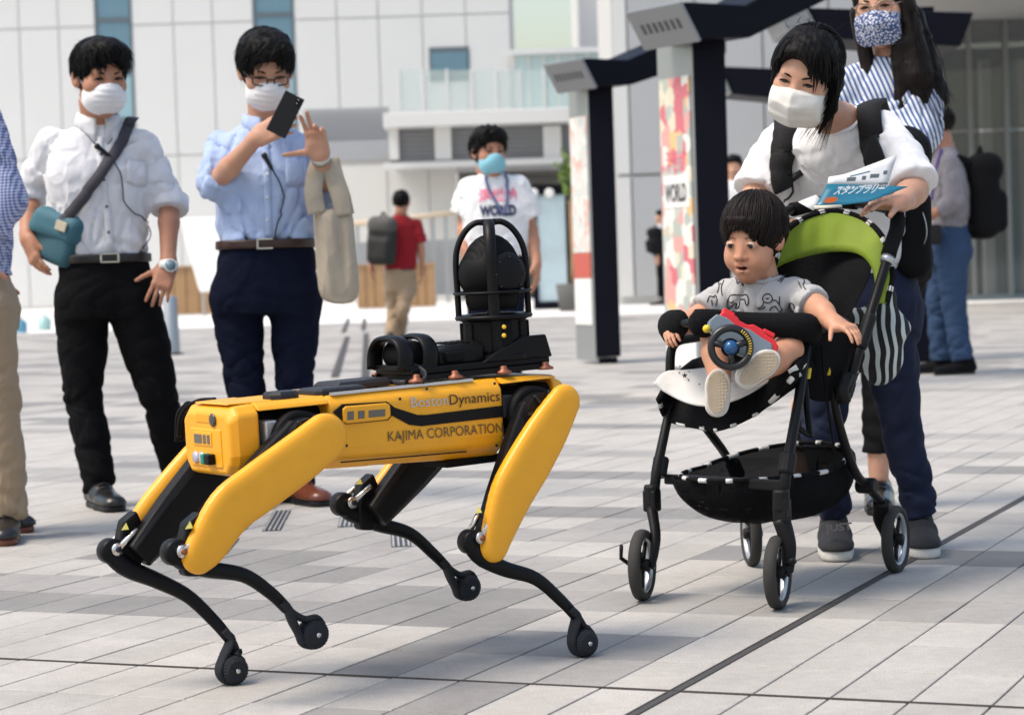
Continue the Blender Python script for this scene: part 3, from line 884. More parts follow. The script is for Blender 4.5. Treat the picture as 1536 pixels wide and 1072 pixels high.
# shrub in a tub behind the first gate
def foliage(mb, c, r, n, size, seed, flat=1.0):
    rr = np.random.RandomState(seed)
    for k in range(n):
        d = nrm(rr.normal(size=3)); p = np.array(c) + d * np.array(r) * rr.uniform(.35, 1.0) * (1 + .3 * math.sin(7 * d[0] + 5 * d[2]))
        a = nrm(rr.normal(size=3)); b = nrm(np.cross(a, rr.normal(size=3))); s = size * rr.uniform(.6, 1.3)
        mb.cur = int(rr.rand() > .55)
        mb.add([p - a * s, p + b * s * .4, p + a * s, p - b * s * .4], [(0, 1, 2, 3)])
M_lf1 = mat('leaf_light', (0.16, 0.25, 0.04), 0.5); M_lf2 = mat('leaf_dark', (0.05, 0.10, 0.02), 0.5)
q = P(853, 262, 38); t = thing('potted_tree', 'small bushy green tree in a tub behind the first gate', 'tree', V(q[0], 38, 0))
mb = MB(); foliage(mb, q, (.2, .22, .45), 500, .06, 3); mb.build('crown', [M_lf1, M_lf2], t)
mb = MB(); mb.tube([V(q[0], 38, .3), V(q[0] + .03, 38, .9), q], [.05, .04, .02], 8); mb.build('trunk', M_wood, t)
mb = MB(); mb.lathe([(0, 0), (.22, 0), (.28, .45), (.25, .46), (.24, .4), (0, .4)], V(q[0], 38, 0), V(0, 0, 1), 16); mb.build('tub', M_dk, t)
for k, (px, py, m, lb) in enumerate([(31, 487, (0.10, 0.30, 0.42), 'small blue bottle on the paving behind the khaki trousers'), (67, 483, (0.35, 0.55, 0.52), 'small pale green bottle on the paving behind the black trousers')]):
    q = G(px, py + 12); s = 1 / px_per_m(q[1]); t = thing('water_jug', lb, 'jug', q)
    mb = MB(); mb.lathe([(0, 0), (9 * s, 0), (10 * s, 3 * s), (10 * s, 15 * s), (5 * s, 20 * s), (0, 20 * s)], q, V(0, 0, 1), 14); mb.build('bottle_body', mat('jug%d' % k, m, .3), t)
    mb = MB(); mb.lathe([(0, 0), (4 * s, 0), (4 * s, 5 * s), (0, 5 * s)], q + V(0, 0, 20 * s), V(0, 0, 1), 10); mb.build('cap', M_paper, t)
# ------------------------------------------------------------------ four-legged robot
RS = 0.94
_yaw, _pit = 0.6107, -0.0276
RO = V(-0.2729 * RS, 4.955 * RS, CAM_H - (CAM_H - 0.48447) * RS)
RX = V(-math.cos(_yaw) * math.cos(_pit), -math.sin(_yaw) * math.cos(_pit), math.sin(_pit))
RY = V(math.sin(_yaw), -math.cos(_yaw), 0); RZ = np.cross(RX, RY)
RF = np.array([RX, RY, RZ])
def rw(*q):
    """robot frame (forward, left, up) -> world"""
    q = np.array(q[0] if len(q) == 1 else q, float)
    return RO + (q * RS) @ RF
def rp(px, py, y):
    """where a sight line crosses the robot's plane left = y (robot frame)"""
    d = ray(px, py); t = (y * RS - (CAMP - RO) @ RY) / (d @ RY)
    return RF @ (CAMP + d * t - RO) / RS
M_yel = mat('robot_yellow', (0.80, 0.365, 0.014), 0.38, spec=0.45, vary=0.09, vscale=22, bump=0.02, bscale=500, detail=8)
M_blk = mat('robot_black', (0.005, 0.005, 0.006), 0.42, spec=0.17, vary=0.3, vscale=20, bump=0.02, bscale=300)
M_blkm = mat('robot_black_matt', (0.005, 0.005, 0.0055), 0.6, spec=0.12)
M_grey = mat('robot_dark_grey', (0.022, 0.023, 0.028), 0.5, spec=.25)
M_rub = mat('robot_rubber', (0.02, 0.022, 0.027), 0.75, spec=.2, vary=0.35, vscale=60, bump=.2, bscale=200)
M_stl = mat('polished_steel', (0.62, 0.60, 0.57), 0.25, metal=1.0)
M_cop = mat('copper_pad', (0.28, 0.10, 0.055), 0.45, metal=0.4)
M_lens = mat('sensor_glass', (0.03, 0.03, 0.03), 0.08, spec=0.8)
M_lensg = mat('sensor_glass_grey', (0.10, 0.09, 0.07), 0.12, spec=0.8)
M_rail = mat('rail_alu', (0.62, 0.62, 0.62), 0.35, metal=0.6)
robot = thing('quadruped_robot', 'yellow and black four-legged walking robot with a camera turret on its back', 'robot', V(RO[0], RO[1], 0))
def rb(mb, c, s):
    return mb.box(rw(c), np.array(s) * RS, RF)
def hull(mb, secs):
    """loft of (x, outline [(y,z)...]) sections"""
    return mb.loft([[rw(x, y, z) for y, z in pts] for x, pts in secs], smooth=False)
def sec(w, zt, zb, tw=.83, bw=.62, sh=.55):
    return [(-w * tw, zt), (w * tw, zt), (w, zt - (zt - zb) * .13), (w, zb + (zt - zb) * .30), (w * .95, zb + (zt - zb) * .16), (w * bw, zb), (-w * bw, zb), (-w * .95, zb + (zt - zb) * .16), (-w, zb + (zt - zb) * .30), (-w, zt - (zt - zb) * .13)]
# black chassis that shows inside the hip openings
mb = MB(); hull(mb, [(-.40, sec(.075, .055, -.06)), (.40, sec(.075, .06, -.055))]); mb.build('chassis', M_blkm, robot, bevel=.006)
# head shell
mb = MB(); hull(mb, [(.382, sec(.112, .077, -.068, .84, .75)), (.43, sec(.110, .074, -.070, .84, .78)), (.448, sec(.099, .058, -.064, .80, .78))])
head = mb.build('front_shell', M_yel, robot, bevel=.006, seg=3)
# middle shell, deeper towards the rear
mb = MB(); hull(mb, [(.215, sec(.110, .078, -.078)), (.10, sec(.112, .079, -.083)), (-.228, sec(.112, .079, -.098))])
midb = mb.build('body_shell', M_yel, robot, bevel=.008, seg=3)
# roof skins over the hip openings
mb = MB(); hull(mb, [(.383, [(-.10, .062), (.112, .062), (.105, .070), (.09, .078), (-.09, .078)]), (.214, [(-.10, .062), (.111, .062), (.105, .070), (.09, .079), (-.09, .079)])]); mb.build('roof_shell', M_yel, robot, bevel=.003)
mb = MB(); hull(mb, [(-.229, [(-.10, .066), (.110, .066), (.104, .072), (.09, .079), (-.09, .079)]), (-.385, [(-.09, .066), (.098, .066), (.096, .070), (.08, .074), (-.08, .074)])]); mb.build('rear_roof_shell', M_yel, robot, bevel=.003)
mb = MB(); hull(mb, [(-.385, sec(.085, .074, -.075)), (-.43, sec(.07, .055, -.06))]); mb.build('rear_shell', M_yel, robot, bevel=.008)
mb = MB()
for x, y in ((.405, .05), (.405, -.02)):
    mb.lathe([(0, .0), (.006, 0), (.006, .002), (0, .002)], rw(x, y, .0765), RZ, 10)
mb = MB(); mb.loft([[rw(x, y, .0775 + z) for x, y in q] for z, q in ((0, [(.435, -.07), (.435, .075), (.335, .085), (.335, -.085)]), (.003, [(.432, -.068), (.432, .073), (.335, .083), (.335, -.083)]))], smooth=False); mb.build('top_cover', M_yel, robot, bevel=.001)
# front face details, in face coordinates
FXX = .4488
def face(mb, y0, y1, z0, z1, d0=0.0, d1=.004):
    s = .0
    return mb.box(rw(FXX + (d0 + d1) / 2, (y0 + y1) / 2, (z0 + z1) / 2), np.array((d1 - d0, y1 - y0, z1 - z0)) * RS, RF)
mb = MB(); face(mb, -.068, .068, -.052, .028, -.004, .002); fpan = mb.build('front_panel', M_yel, head, bevel=.004, seg=3)
mb = MB(); face(mb, -.052, .030, -.008, .021, .001, .004); mb.build('sensor_bezel', M_yel, head, bevel=.003)
for y0, y1 in ((-.045, -.012), (-.006, .006), (.012, .024)):
    mb = MB(); face(mb, y0, y1, -.003, .016, .003, .0055); mb.build('sensor_window', M_lensg, head, bevel=.001)
for y in (-.044, -.017):
    mb = MB(); mb.lathe([(0, 0), (.0115, 0), (.012, .004), (.010, .006), (0, .0065)], rw(FXX + .001, y, -.033), RX, 18); mb.build('button', mat('button_lilac', (0.55, 0.52, 0.62), .25, metal=.5), head)
mb = MB(); mb.box(rw(FXX + .010, .030, -.034), np.array((.018, .022, .022)) * RS, RF); cn = mb.build('connector', M_blk, head, bevel=.003)
mb = MB(); mb.box(rw(FXX + .011, .012, -.033), np.array((.018, .014, .022)) * RS, RF); mb.build('connector_plug', mat('plug_green', (0.01, 0.22, 0.14), .35), head, bevel=.003)
mb = MB(); face(mb, -.045, .030, .036, .062, -.012, .0005); mb.build('handle_recess', mat('recess_shade_yellow', (0.72, 0.33, 0.01), .5), head, bevel=.005)  # flat plate; shade of the recess put into a darker yellow
mb = MB(); mb.lathe([(0, 0), (.013, 0), (.013, .002), (.008, .003), (0, .002)], rw(FXX + .0004, .036, .047), RX, 18); mb.build('front_camera', M_lens, head)
# side panel, swoosh and lettering on the near (left) flank
SY = .1135
def side_poly(mb, pix, d0, d1, y=SY):
    q = [rp(a, b, y) for a, b in pix]
    v0 = [rw(p[0], y + d0, p[2]) for p in q]; v1 = [rw(p[0], y + d1, p[2]) for p in q]; k = len(q)
    return mb.add(v0 + v1, [tuple(range(k - 1, -1, -1)), tuple(range(k, 2 * k))] + [(i, (i + 1) % k, k + (i + 1) % k, k + i) for i in range(k)])
mb = MB(); side_poly(mb, [(500, 618), (514, 606), (580, 602), (592, 611), (626, 622), (640, 622), (754, 608), (755, 625), (632, 639), (614, 637), (588, 623), (582, 630), (520, 636)], -.004, .0006); mb.build('side_swoosh', M_blk, midb, fixn=True)
mb = MB(); side_poly(mb, [(513, 613), (518, 609), (578, 604), (584, 607), (585, 624), (580, 629), (520, 635), (514, 632)], -.004, .005); cp = mb.build('camera_panel', M_yel, midb, bevel=.003, fixn=True)
for pix in ([(519, 617), (529, 616), (529, 629), (519, 630)], [(535, 616), (545, 615), (545, 627), (535, 628)], [(551, 615), (576, 613), (576, 624), (551, 626)]):
    mb = MB(); side_poly(mb, pix, .004, .0062); mb.build('sensor_window', M_lensg, midb, bevel=.001, fixn=True)
M_txt = mat('decal_black', (0.02, 0.02, 0.02), .5); M_txt2 = mat('decal_grey', (0.42, 0.46, 0.47), .5)
M_txt3 = mat('decal_bronze', (0.10, 0.07, 0.03), .5)
def side_text(body, x0, y0, x1, y1, hgt, m, bold, sub):
    a, b = rp(x0, y0, SY), rp(x1, y1, SY); L_ = abs(a[0] - b[0]) * RS
    d = nrm(rw(b[0], SY, b[2]) - rw(a[0], SY, a[2]))
    mb = MB(); add_text(mb, body, rw(a[0], SY, a[2]), d, RZ, hgt, lift=.0012, bold=bold, width=L_); mb.build('lettering', m, midb)
side_text('Boston', 615, 611, 671, 607, .030, M_txt2, 0, 1)
side_text('Dynamics', 673, 607, 748, 601, .030, M_txt, 0, 1)
side_text('KAJIMA CORPORATION', 581, 662, 753, 648, .029, M_txt3, 0, 1)
mb = MB(); side_poly(mb, [(512, 692), (700, 676), (700, 678), (512, 694)], -.004, .0004, .1085); mb.build('panel_seam', M_blk, midb, fixn=True)
for a_, b_ in ((640, 583), (742, 575), (600, 655), (745, 668), (520, 668), (600, 598)):
    q = rp(a_, b_, SY); mb = MB(); mb.lathe([(0, 0), (.0032, 0), (.003, .0012), (0, .0008)], rw(q[0], SY - .0005, q[2]), RY, 10); mb.build('screw', M_grey, midb)
# underside notch, top rail, pads
mb = MB(); rb(mb, (-.17, .03, -.100), (.16, .10, .016)); mb.build('belly_plate', M_blkm, robot, bevel=.004)
mb = MB(); rb(mb, (.02, .094, .0805), (.36, .010, .006)); mb.build('top_rail', M_rail, robot)
mb = MB(); rb(mb, (.02, -.094, .0805), (.36, .010, .006)); mb.build('top_rail', M_rail, robot)
def pad(x0, x1, y0, y1, z0, z1, ch):
    mb = MB(); q = [(x0, y0 + ch), (x0 + ch, y0), (x1 - ch, y0), (x1, y0 + ch), (x1, y1 - ch), (x1 - ch, y1), (x0 + ch, y1), (x0, y1 - ch)]
    mb.loft([[rw(x, y, z0) for x, y in q], [rw(x, y, z0 + (z1 - z0) * .6) for x, y in q], [rw((x0 + x1) / 2 + (x - (x0 + x1) / 2) * .9, (y0 + y1) / 2 + (y - (y0 + y1) / 2) * .9, z1) for x, y in q]], smooth=False)
    mb.build('top_pad', M_grey, robot)
pad(.262, .330, .02, .085, .079, .094, .016); pad(.10, .225, -.01, .085, .080, .092, .01); pad(.00, .15, -.07, .03, .082, .098, .01); pad(-.06, .0, .0, .06, .082, .092, .008)
# hose on the far side of the head
mb = MB(); mb.tube(catmull([P(323, 599, 4.52), P(298, 601, 4.54), P(279, 612, 4.56), P(270, 630, 4.58), P(268, 655, 4.6)], 6), .0045, 8); mb.build('hose', M_blkm, robot)
mb = MB(); mb.tube(catmull([P(284, 606, 4.58), P(272, 622, 4.6), P(270, 660, 4.62)], 6), .013, 10, flat=(1, .6)); mb.build('hose_boot', M_blkm, robot)

# legs: all points lie in the leg's own plane, taken from sight lines crossing that plane
def leg(side, front, axis, rad, shin, foot, stance, lever, knee, link, beam):
    y = .165 * side
    if stance:
        fw = G(foot[0], foot[1] + 1, .0295)
    else:
        fw = rw(rp(foot[0], foot[1], y))
    fq = RF @ (fw - RO) / RS
    hx = .298 if front else -.298
    lg = MB(); up = lambda p, yy=y: rw(rp(p[0], p[1], yy)[0], yy, rp(p[0], p[1], yy)[2])
    yo = .188 * side
    ax = [RF @ (up(p, yo) - RO) / RS for p in axis]
    ax = [V(q[0], yo, q[2]) for q in ax]
    # hip actuator: drum across, ribs, pulley band
    hp = MB()
    hc = V(hx, 0, .0)
    hp.cyl(rw(hx, .07 * side, -.008), rw(hx, .175 * side, -.008), .050 * RS, 28)
    hip = hp.build('hip', M_blk, robot)
    q_ = MB(); q_.lathe([(.050, 0), (.058, .002), (.058, .030), (.050, .032)], rw(hx, .10 * side, -.006), RY * side, 30); q_.build('hip_band', M_blkm, hip)
    q_ = MB()
    for k in range(7):
        a = k * 2 * PI / 7
        q_.box(rw(hx + .034 * math.cos(a), .177 * side, .034 * math.sin(a)), np.array((.030, .006, .006)) * RS, np.array([RX * math.cos(a) + RZ * math.sin(a), RY, -RX * math.sin(a) + RZ * math.cos(a)]))
    q_.lathe([(0, 0), (.016, 0), (.014, .008), (0, .009)], rw(hx, .175 * side, 0), RY * side, 16)
    q_.build('hip_cover', M_grey, hip)
    q_ = MB(); q_.box(rw(hx + .055, .085 * side, .015), np.array((.03, .05, .05)) * RS, RF); q_.build('hip_bracket', M_rail if front else M_grey, hip, bevel=.004)
    q_ = MB(); q_.tube(catmull([rw(hx + .085, .085 * side, .03), rw(hx + .075, .098 * side, -.02), rw(hx + .05, .09 * side, -.055)], 6), .006, 8); q_.build('hip_cable', M_grey, hip)
    # thigh beam (black, inboard)
    kx = rp(knee[0], knee[1], y); kx = V(kx[0], y, kx[2])
    h0 = V(hx, y, 0.0)
    d = nrm(kx - h0); nn = V(-d[2], 0, d[0])
    yi0, yi1 = (.112 * side, .163 * side)
    th = MB()
    rings = []
    for t, wd in beam:
        c = h0 + (kx - h0) * t
        ym = (yi0 + yi1) / 2; hw = abs(yi1 - yi0) / 2
        rings.append([rw(V(c[0], ym + a * hw, c[2]) + nn * b * wd) for a, b in ((-1, -.62), (-.55, -1), (.55, -1), (1, -.62), (1, .62), (.55, 1), (-.55, 1), (-1, .62))])
    th.loft(rings, smooth=False); tho = th.build('thigh', M_blk, robot, bevel=.004, fixn=True)
    # yellow outer cover
    tt = np.linspace(0, 1, len(ax)); axd = catmull(ax, 5); rdd = np.interp(np.linspace(0, 1, len(axd)), tt, rad)
    for _ in range(3): rdd[1:-1] = (rdd[:-2] + rdd[1:-1] * 2 + rdd[2:]) / 4
    rdd = rdd * (1 if side > 0 else .60)
    f1 = chain(list(axd), list(rdd), 0, flat=(V(0, 1, 0), .72))
    f2 = keep(keep(f1, lambda p: -(p[:, 1] - (.160 * side)) * side, .003), lambda p: (p[:, 1] - .207 * side) * side, .014)
    lo, hi = bounds(ax, .085)
    v, f = sdf_mesh(f2, lo, hi, .0042)
    cv = MB(); cv.add([rw(q) for q in v], f, True); cvo = cv.build('thigh_cover', M_yel, robot, fixn=True)
    # dark seam strip along the inner edge
    lv = V(*rp(lever[0], lever[1], y)); lv[1] = y
    # knee housing with warning label
    kn = MB(); kc = kx
    kn.prism([(-.004, -.035), (.03, -.03), (.036, .02), (.02, .075), (-.012, .095), (-.026, .06), (-.03, .0)], rw(kc[0], 0, kc[2]), RX * RS, RZ * RS, RY * RS, y - .018, y + .018)
    kn.build('knee_housing', M_blk, tho, bevel=.006, fixn=True)
    lab = MB(); lc = V(*rp(link[2][0], link[2][1], y)); o_ = side * .0
    vis = y - .0235 if side < 0 else y - .024
    lc2 = rw(lc[0], y + .0, lc[2])
    tocam = nrm(CAMP - lc2); s1 = nrm(np.cross(V(0, 0, 1), tocam)); s2 = np.cross(tocam, s1)
    base = lc2 + tocam * .030
    lab.add([base - s1 * .007 - s2 * .006, base + s1 * .008 - s2 * .005, base + s1 * .003 + s2 * .0085, base - s1 * .007 - s2 * .006 - tocam * .012, base + s1 * .008 - s2 * .005 - tocam * .012, base + s1 * .003 + s2 * .0085 - tocam * .012], [(0, 1, 2), (5, 4, 3), (0, 3, 4, 1), (1, 4, 5, 2), (2, 5, 3, 0)])
    lab.build('warning_label', mat('label_yellow', (0.75, 0.66, 0.16), .4), tho)
    # shin
    sp = [V(*rp(a, b, y)) for a, b in shin[:-1]]
    sp = [V(q[0], y + (fq[1] - y) * i / (len(sp)), q[2]) for i, q in enumerate(sp)]
    path = catmull([rw(q) for q in sp], 6); n = len(path)
    rr = np.interp(np.linspace(0, 1, n), [0, .12, .3, .6, 1], [.0195, .0225, .0185, .0150, .0125]) * RS
    s_ = MB(); s_.tube(path, rr, 10, flat=(1.0, .8), up=RY); sho = s_.build('shin', M_blk, robot)
    s_ = MB(); s_.lathe([(0, -.017), (.022, -.017), (.0255, -.012), (.0255, .012), (.022, .017), (0, .017)], rw(lv), RY * RS, 22); s_.build('knee_lever', M_blk, sho)
    b0 = rw(lv + V(0, -.0, 0)); 
    for k, yy in enumerate((-.0265, .0265)):
        s_ = MB(); l1 = V(*rp(link[0][0], link[0][1], y)); l2 = V(*rp(link[1][0], link[1][1], y))
        a_ = rw(l1[0], y + yy, l1[2]); b_ = rw(l2[0], y + yy, l2[2])
        s_.tube([a_, b_, b_ + (b_ - a_) * .35], .0062, 8); s_.lathe([(0, -.004), (.0125, -.004), (.0125, .004), (0, .004)], a_, RY, 16); s_.build('link_rod', M_stl, sho)
        s_ = MB(); s_.lathe([(0, -.005), (.006, -.005), (.006, .0055), (0, .006)], a_ + RY * math.copysign(.002, yy), RY, 10); s_.build('bolt', M_cop if side > 0 else M_grey, sho)
    # forked ankle and rubber foot
    e = path[-1]; dn = nrm(path[-1] - path[-3])
    s_ = MB(); g_ = e - fw
    s_.tube(catmull([e - dn * .020, e + dn * .004, fw + g_ * .48 + RX * .016, fw + RX * .031 + RZ * .004, fw + RX * .024 - RZ * .017, fw + RX * .004 - RZ * .0265], 5), np.linspace(.0125, .0062, 26) * RS, 8, flat=(.78, 1.7), up=RY)
    s_.tube(catmull([e - dn * .020, e + dn * .006, fw + g_ * .55 - RX * .012, fw - RX * .010 + RZ * .031, fw - RX * .024 + RZ * .016], 5), np.linspace(.0125, .0065, 21) * RS, 8, flat=(.78, 1.6), up=RY)
    s_.build('ankle_fork', M_rub, sho)
    s_ = MB(); K = 26
    prof = [(.009, -.023), (.020, -.022), (.027, -.015), (.0295, 0), (.027, .015), (.020, .022), (.009, .023)]
    an = np.linspace(0, 2 * PI, K * 2, endpoint=False)
    rings = []
    for r, h_ in prof:
        rk = r * (1 + .05 * (np.arange(K * 2) % 2) * (1 if r > .02 else 0))
        rings.append(fw + np.outer(np.cos(an) * rk, RX) + np.outer(np.sin(an) * rk, RZ) + RY * h_)
    s_.loft(rings, smooth=False); s_.build('foot', M_rub, robot)
    s_ = MB(); s_.lathe([(0, 0), (.005, 0), (.005, .003), (0, .003)], fw + RY * .0225, RY, 10); s_.build('foot_bolt', M_stl, sho)
    return cvo
BM = [(-.05, .034), (.0, .050), (.25, .050), (.62, .045), (.85, .038), (1.0, .032)]
leg(1, True, [(487, 656), (444, 690), (387, 732), (345, 765), (312, 815), (298, 834)], [.050, .053, .053, .052, .044, .036],
    [(258, 826), (280, 842), (310, 853), (365, 862), (405, 888), (430, 912), (443, 928)], (469, 950), False, (262, 828), (292, 838), [(265, 825), (292, 800), (283, 788)], BM)
leg(1, False, [(846, 603), (822, 645), (795, 692), (768, 740), (748, 795), (741, 820)], [.040, .052, .056, .054, .040, .034],
    [(702, 812), (722, 836), (752, 852), (795, 866), (830, 898), (848, 920), (855, 934)], (875, 962), True, (706, 812), (738, 828), [(711, 805), (724, 780), (717, 765)], BM)
leg(-1, True, [(318, 655), (290, 685), (255, 725), (222, 765), (200, 805), (190, 828)], [.046, .050, .050, .048, .042, .036],
    [(162, 828), (190, 852), (225, 868), (265, 890), (298, 925), (315, 950), (325, 968)], (349, 1003), True, (166, 826), (197, 832), [(168, 822), (190, 800), (187, 790)], BM)
leg(-1, False, [(640, 640), (618, 670), (594, 705), (572, 735), (560, 758), (553, 770)], [.046, .050, .050, .048, .042, .036],
    [(510, 757), (535, 772), (568, 786), (615, 800), (650, 830), (668, 848), (676, 862)], (700, 880), False, (514, 756), (552, 772), [(520, 752), (540, 734), (538, 722)], BM)

# payload on the back
def q3(px, py, y=0.0):
    return rp(px, py, y)
pl = q3(745, 552); PX, PZ = pl[0], .096
mb = MB()
for y in (-.075, .075):
    rb(mb, (PX + .10, y, .094), (.36, .018, .012))
for x in (PX - .06, PX + .05, PX + .16, PX + .26):
    rb(mb, (x, 0, .0945), (.02, .16, .010))
mb.build('payload_rails', M_blk, robot)
for x, y in ((PX + .27, .085), (PX + .17, .085), (PX + .04, .085), (PX - .075, .085), (PX + .27, -.085), (PX - .075, -.085)):
    mb = MB(); mb.lathe([(.004, -.004), (.017, -.004), (.017, 0), (.008, .005), (.008, .009), (.005, .012), (0, .012)], rw(x, y, .091), RZ, 14); mb.build('damper', M_cop, robot)
mb = MB(); rb(mb, (PX + .09, 0, .108), (.37, .15, .016)); mb.build('payload_plate', M_blk, robot, bevel=.003)
# turret base, twelve-sided with bays
zb0, zb1 = .114, .215
oct_ = lambda r, n=12, k=1.0: [(r * math.cos(a) * k, r * math.sin(a)) for a in np.linspace(0, 2 * PI, n, endpoint=False) + .2]
mb = MB(); mb.loft([[rw(PX + x, y, z) for x, y in oct_(r)] for r, z in ((.086, zb0), (.086, zb0 + .012), (.074, zb0 + .016), (.074, zb1 - .012), (.082, zb1 - .010), (.082, zb1), (.05, zb1 + .004))], smooth=False); tb = mb.build('turret_base', M_blk, robot, bevel=.002)
for k in range(10):
    a = k * 2 * PI / 10 + .1
    mb = MB(); e1 = RX * math.cos(a) + RY * math.sin(a); e2 = -RX * math.sin(a) + RY * math.cos(a)
    mb.box(rw(PX, 0, (zb0 + zb1) / 2 + .002) + e1 * .0735 * RS, (.008, .022, .062), np.array([e1, e2, RZ])); mb.build('turret_rib', M_blkm, tb, bevel=.002)
for py in (490, 503):
    c = rw(PX, 0, 0); d = ray(756, py); 
    tcm = nrm(V(CAMP[0] - c[0], CAMP[1] - c[1], 0)); pc = P(756, py, (c + tcm * .078)[1])
    mb = MB(); mb.lathe([(0, 0), (.0048, 0), (.0048, .003), (0, .0035)], pc, tcm, 12); mb.build('indicator', mat('indicator_amber', (0.9, 0.55, 0.03), .4), tb)
# wedge brackets at the foot of the base
for s in (-1, 1):
    mb = MB(); mb.prism([(-.10, .114), (.09, .114), (.06, .130), (-.02, .165), (-.085, .165)], rw(PX, 0, 0), RX * RS, RZ * RS, RY * RS, s * .066, s * .080); mb.build('bracket', M_blk, robot, bevel=.003, fixn=True)
# pan-tilt head
zh = .232
mb = MB(); mb.lathe([(0, zb1), (.030, zb1), (.030, zh - .01), (.048, zh - .004), (.052, zh + .012), (.052, zh + .02), (0, zh + .02)], rw(PX, 0, 0), RZ * RS, 28); mb.v = [RO + (V(PX, 0, 0) * RS) @ RF + ((q - rw(PX, 0, 0)) @ RF.T * np.array([RS, RS, 1])) @ RF for q in mb.v]; mb.build('pan_motor', M_blkm, robot)
hd = RF  # head faces the front of the robot
fh = union([cut(ell(V(0, 0, .075), (.068, .064, .086)), half(V(0, 0, .0), V(0, 0, 1)), .006), cone(V(0, 0, .02), V(0, 0, .07), .062, .063)], .01)
fh2 = union([fh, ell(V(.012, 0, .072), (.064, .070, .064))], .004)
gro = lambda p: fh2(p) + .0022 * (np.sin((p[:, 0]) * 620) > .55) * (p[:, 2] > .105) * (np.abs(p[:, 1]) < .04)
v, f = sdf_mesh(gro, V(-.09, -.09, -.01), V(.09, .09, .17), .0032)
mb = MB(); mb.add([rw(PX + q[0], q[1], zh + .004 + q[2]) for q in v], f, True); ph = mb.build('camera_head', M_blkm, robot, fixn=True)
for s in (-1, 1):
    mb = MB(); mb.lathe([(0, 0), (.044, 0), (.046, .004), (.043, .012), (.03, .016), (0, .017)], rw(PX, .058 * s, zh + .074), RY * s * RS, 26); mb.build('side_pod', M_blk, ph)
for k in range(8):
    a = k * PI / 4
    mb = MB(); mb.lathe([(0, 0), (.0025, 0), (.0025, .002), (0, .002)], rw(PX + .038 * math.cos(a), .0745 * 1, zh + .074 + .038 * math.sin(a)), RY, 8); mb.build('screw', M_grey, ph)
# guard cage: four ribs meeting in a top plate, two rings
ZR = rp(745, 437, 0)[2]; ZT = rp(745, 333, 0)[2]
RB = 53 / px_per_m(4.75) / RS
for k, a in enumerate((2.56, 2.56 + PI / 2, 2.56 + PI, 2.56 + 1.5 * PI)):
    ca, sa = math.cos(a - PI / 2), math.sin(a - PI / 2)
    pr = [(1.0, zb1 - .01), (1.0, ZR), (1.0, ZR + (ZT - ZR) * .45), (.90, ZR + (ZT - ZR) * .70), (.66, ZR + (ZT - ZR) * .90), (.38, ZT), (.12, ZT)]
    pts = catmull([rw(PX + RB * r * ca, RB * r * sa, z) for r, z in pr], 5)
    tang = (RX * -sa + RY * ca)
    mb = MB(); mb.tube(pts, .0095, 8, flat=(.7, 1.25), up=tang); mb.build('guard_rib', M_blk, robot)
mb = MB(); mb.loft([[rw(PX + x, y, z) for x, y in oct_(RB * .24, 10)] for z in (ZT - .006, ZT + .008)], smooth=False); mb.build('guard_top', M_blk, robot, bevel=.002)
mb = MB(); pts = [rw(PX + x, y, ZR) for x, y in oct_(RB * 1.03, 28)]; 
def ring_tube(mb, pts, r, flat):
    n = len(pts); pts = np.array(pts); rg = []
    c = pts.mean(0)
    for i in range(n):
        o = nrm(pts[i] - c); rg.append([pts[i] + o * r * flat[0] * math.cos(t) + RZ * r * flat[1] * math.sin(t) for t in np.linspace(0, 2 * PI, 8, endpoint=False)])
    mb.loft(rg, closed=True)
ring_tube(mb, pts, .006, (1.5, .6)); mb.build('guard_ring', M_blk, robot)
mb = MB(); ring_tube(mb, [rw(PX + x, y, zb1 - .004) for x, y in oct_(RB * 1.0, 28)], .006, (1.6, 1.0)); mb.build('guard_ring', M_blk, robot)
# comms box and front loop
cb = q3(672, 538)
mb = MB(); hull(mb, [(cb[0] - .06, [(-.055, .116), (.055, .116), (.055, .150), (.04, .160), (-.04, .160), (-.055, .150)]), (cb[0] + .055, [(-.05, .116), (.05, .116), (.05, .145), (.04, .150), (-.04, .150), (-.05, .145)])]); bo_ = mb.build('radio_box', M_blk, robot, bevel=.003)
for k in range(5):
    mb = MB(); rb(mb, (cb[0] - .05 + k * .016, .0, .1605), (.007, .07, .004)); mb.build('cooling_fin', M_blkm, bo_)
mb = MB(); rb(mb, (cb[0] + .02, .056, .132), (.045, .012, .022)); mb.build('port_cover', M_blkm, bo_, bevel=.003)
lx = q3(612, 535)[0]
for xx in (lx - .02, lx + .045):
    mb = MB(); arc = catmull([rw(xx + .004, -.062, .112), rw(xx, -.062, .150), rw(xx, -.040, .176), rw(xx, .0, .182), rw(xx, .040, .176), rw(xx, .062, .150), rw(xx + .004, .062, .112)], 5)
    mb.tube(arc, .013, 8, flat=(.5, 1.5), up=RX); mb.build('front_loop', M_blk, robot)
mb = MB(); mb.lathe([(0, -.04), (.028, -.04), (.030, -.034), (.030, .034), (.028, .04), (0, .04)], rw(lx + .01, 0, .143), RY * RS, 24); mb.build('front_sensor', M_blkm, robot)
mb = MB(); rb(mb, (lx + .01, 0, .116), (.08, .14, .012)); mb.build('sensor_base', M_blk, robot, bevel=.002)
mb = MB(); mb.tube(catmull([rw(lx + .02, .05, .115), rw(lx + .015, .085, .100), rw(lx + .03, .10, .086)], 5), .010, 8, flat=(1.3, .4), up=RX); mb.build('strap', M_grey, robot)
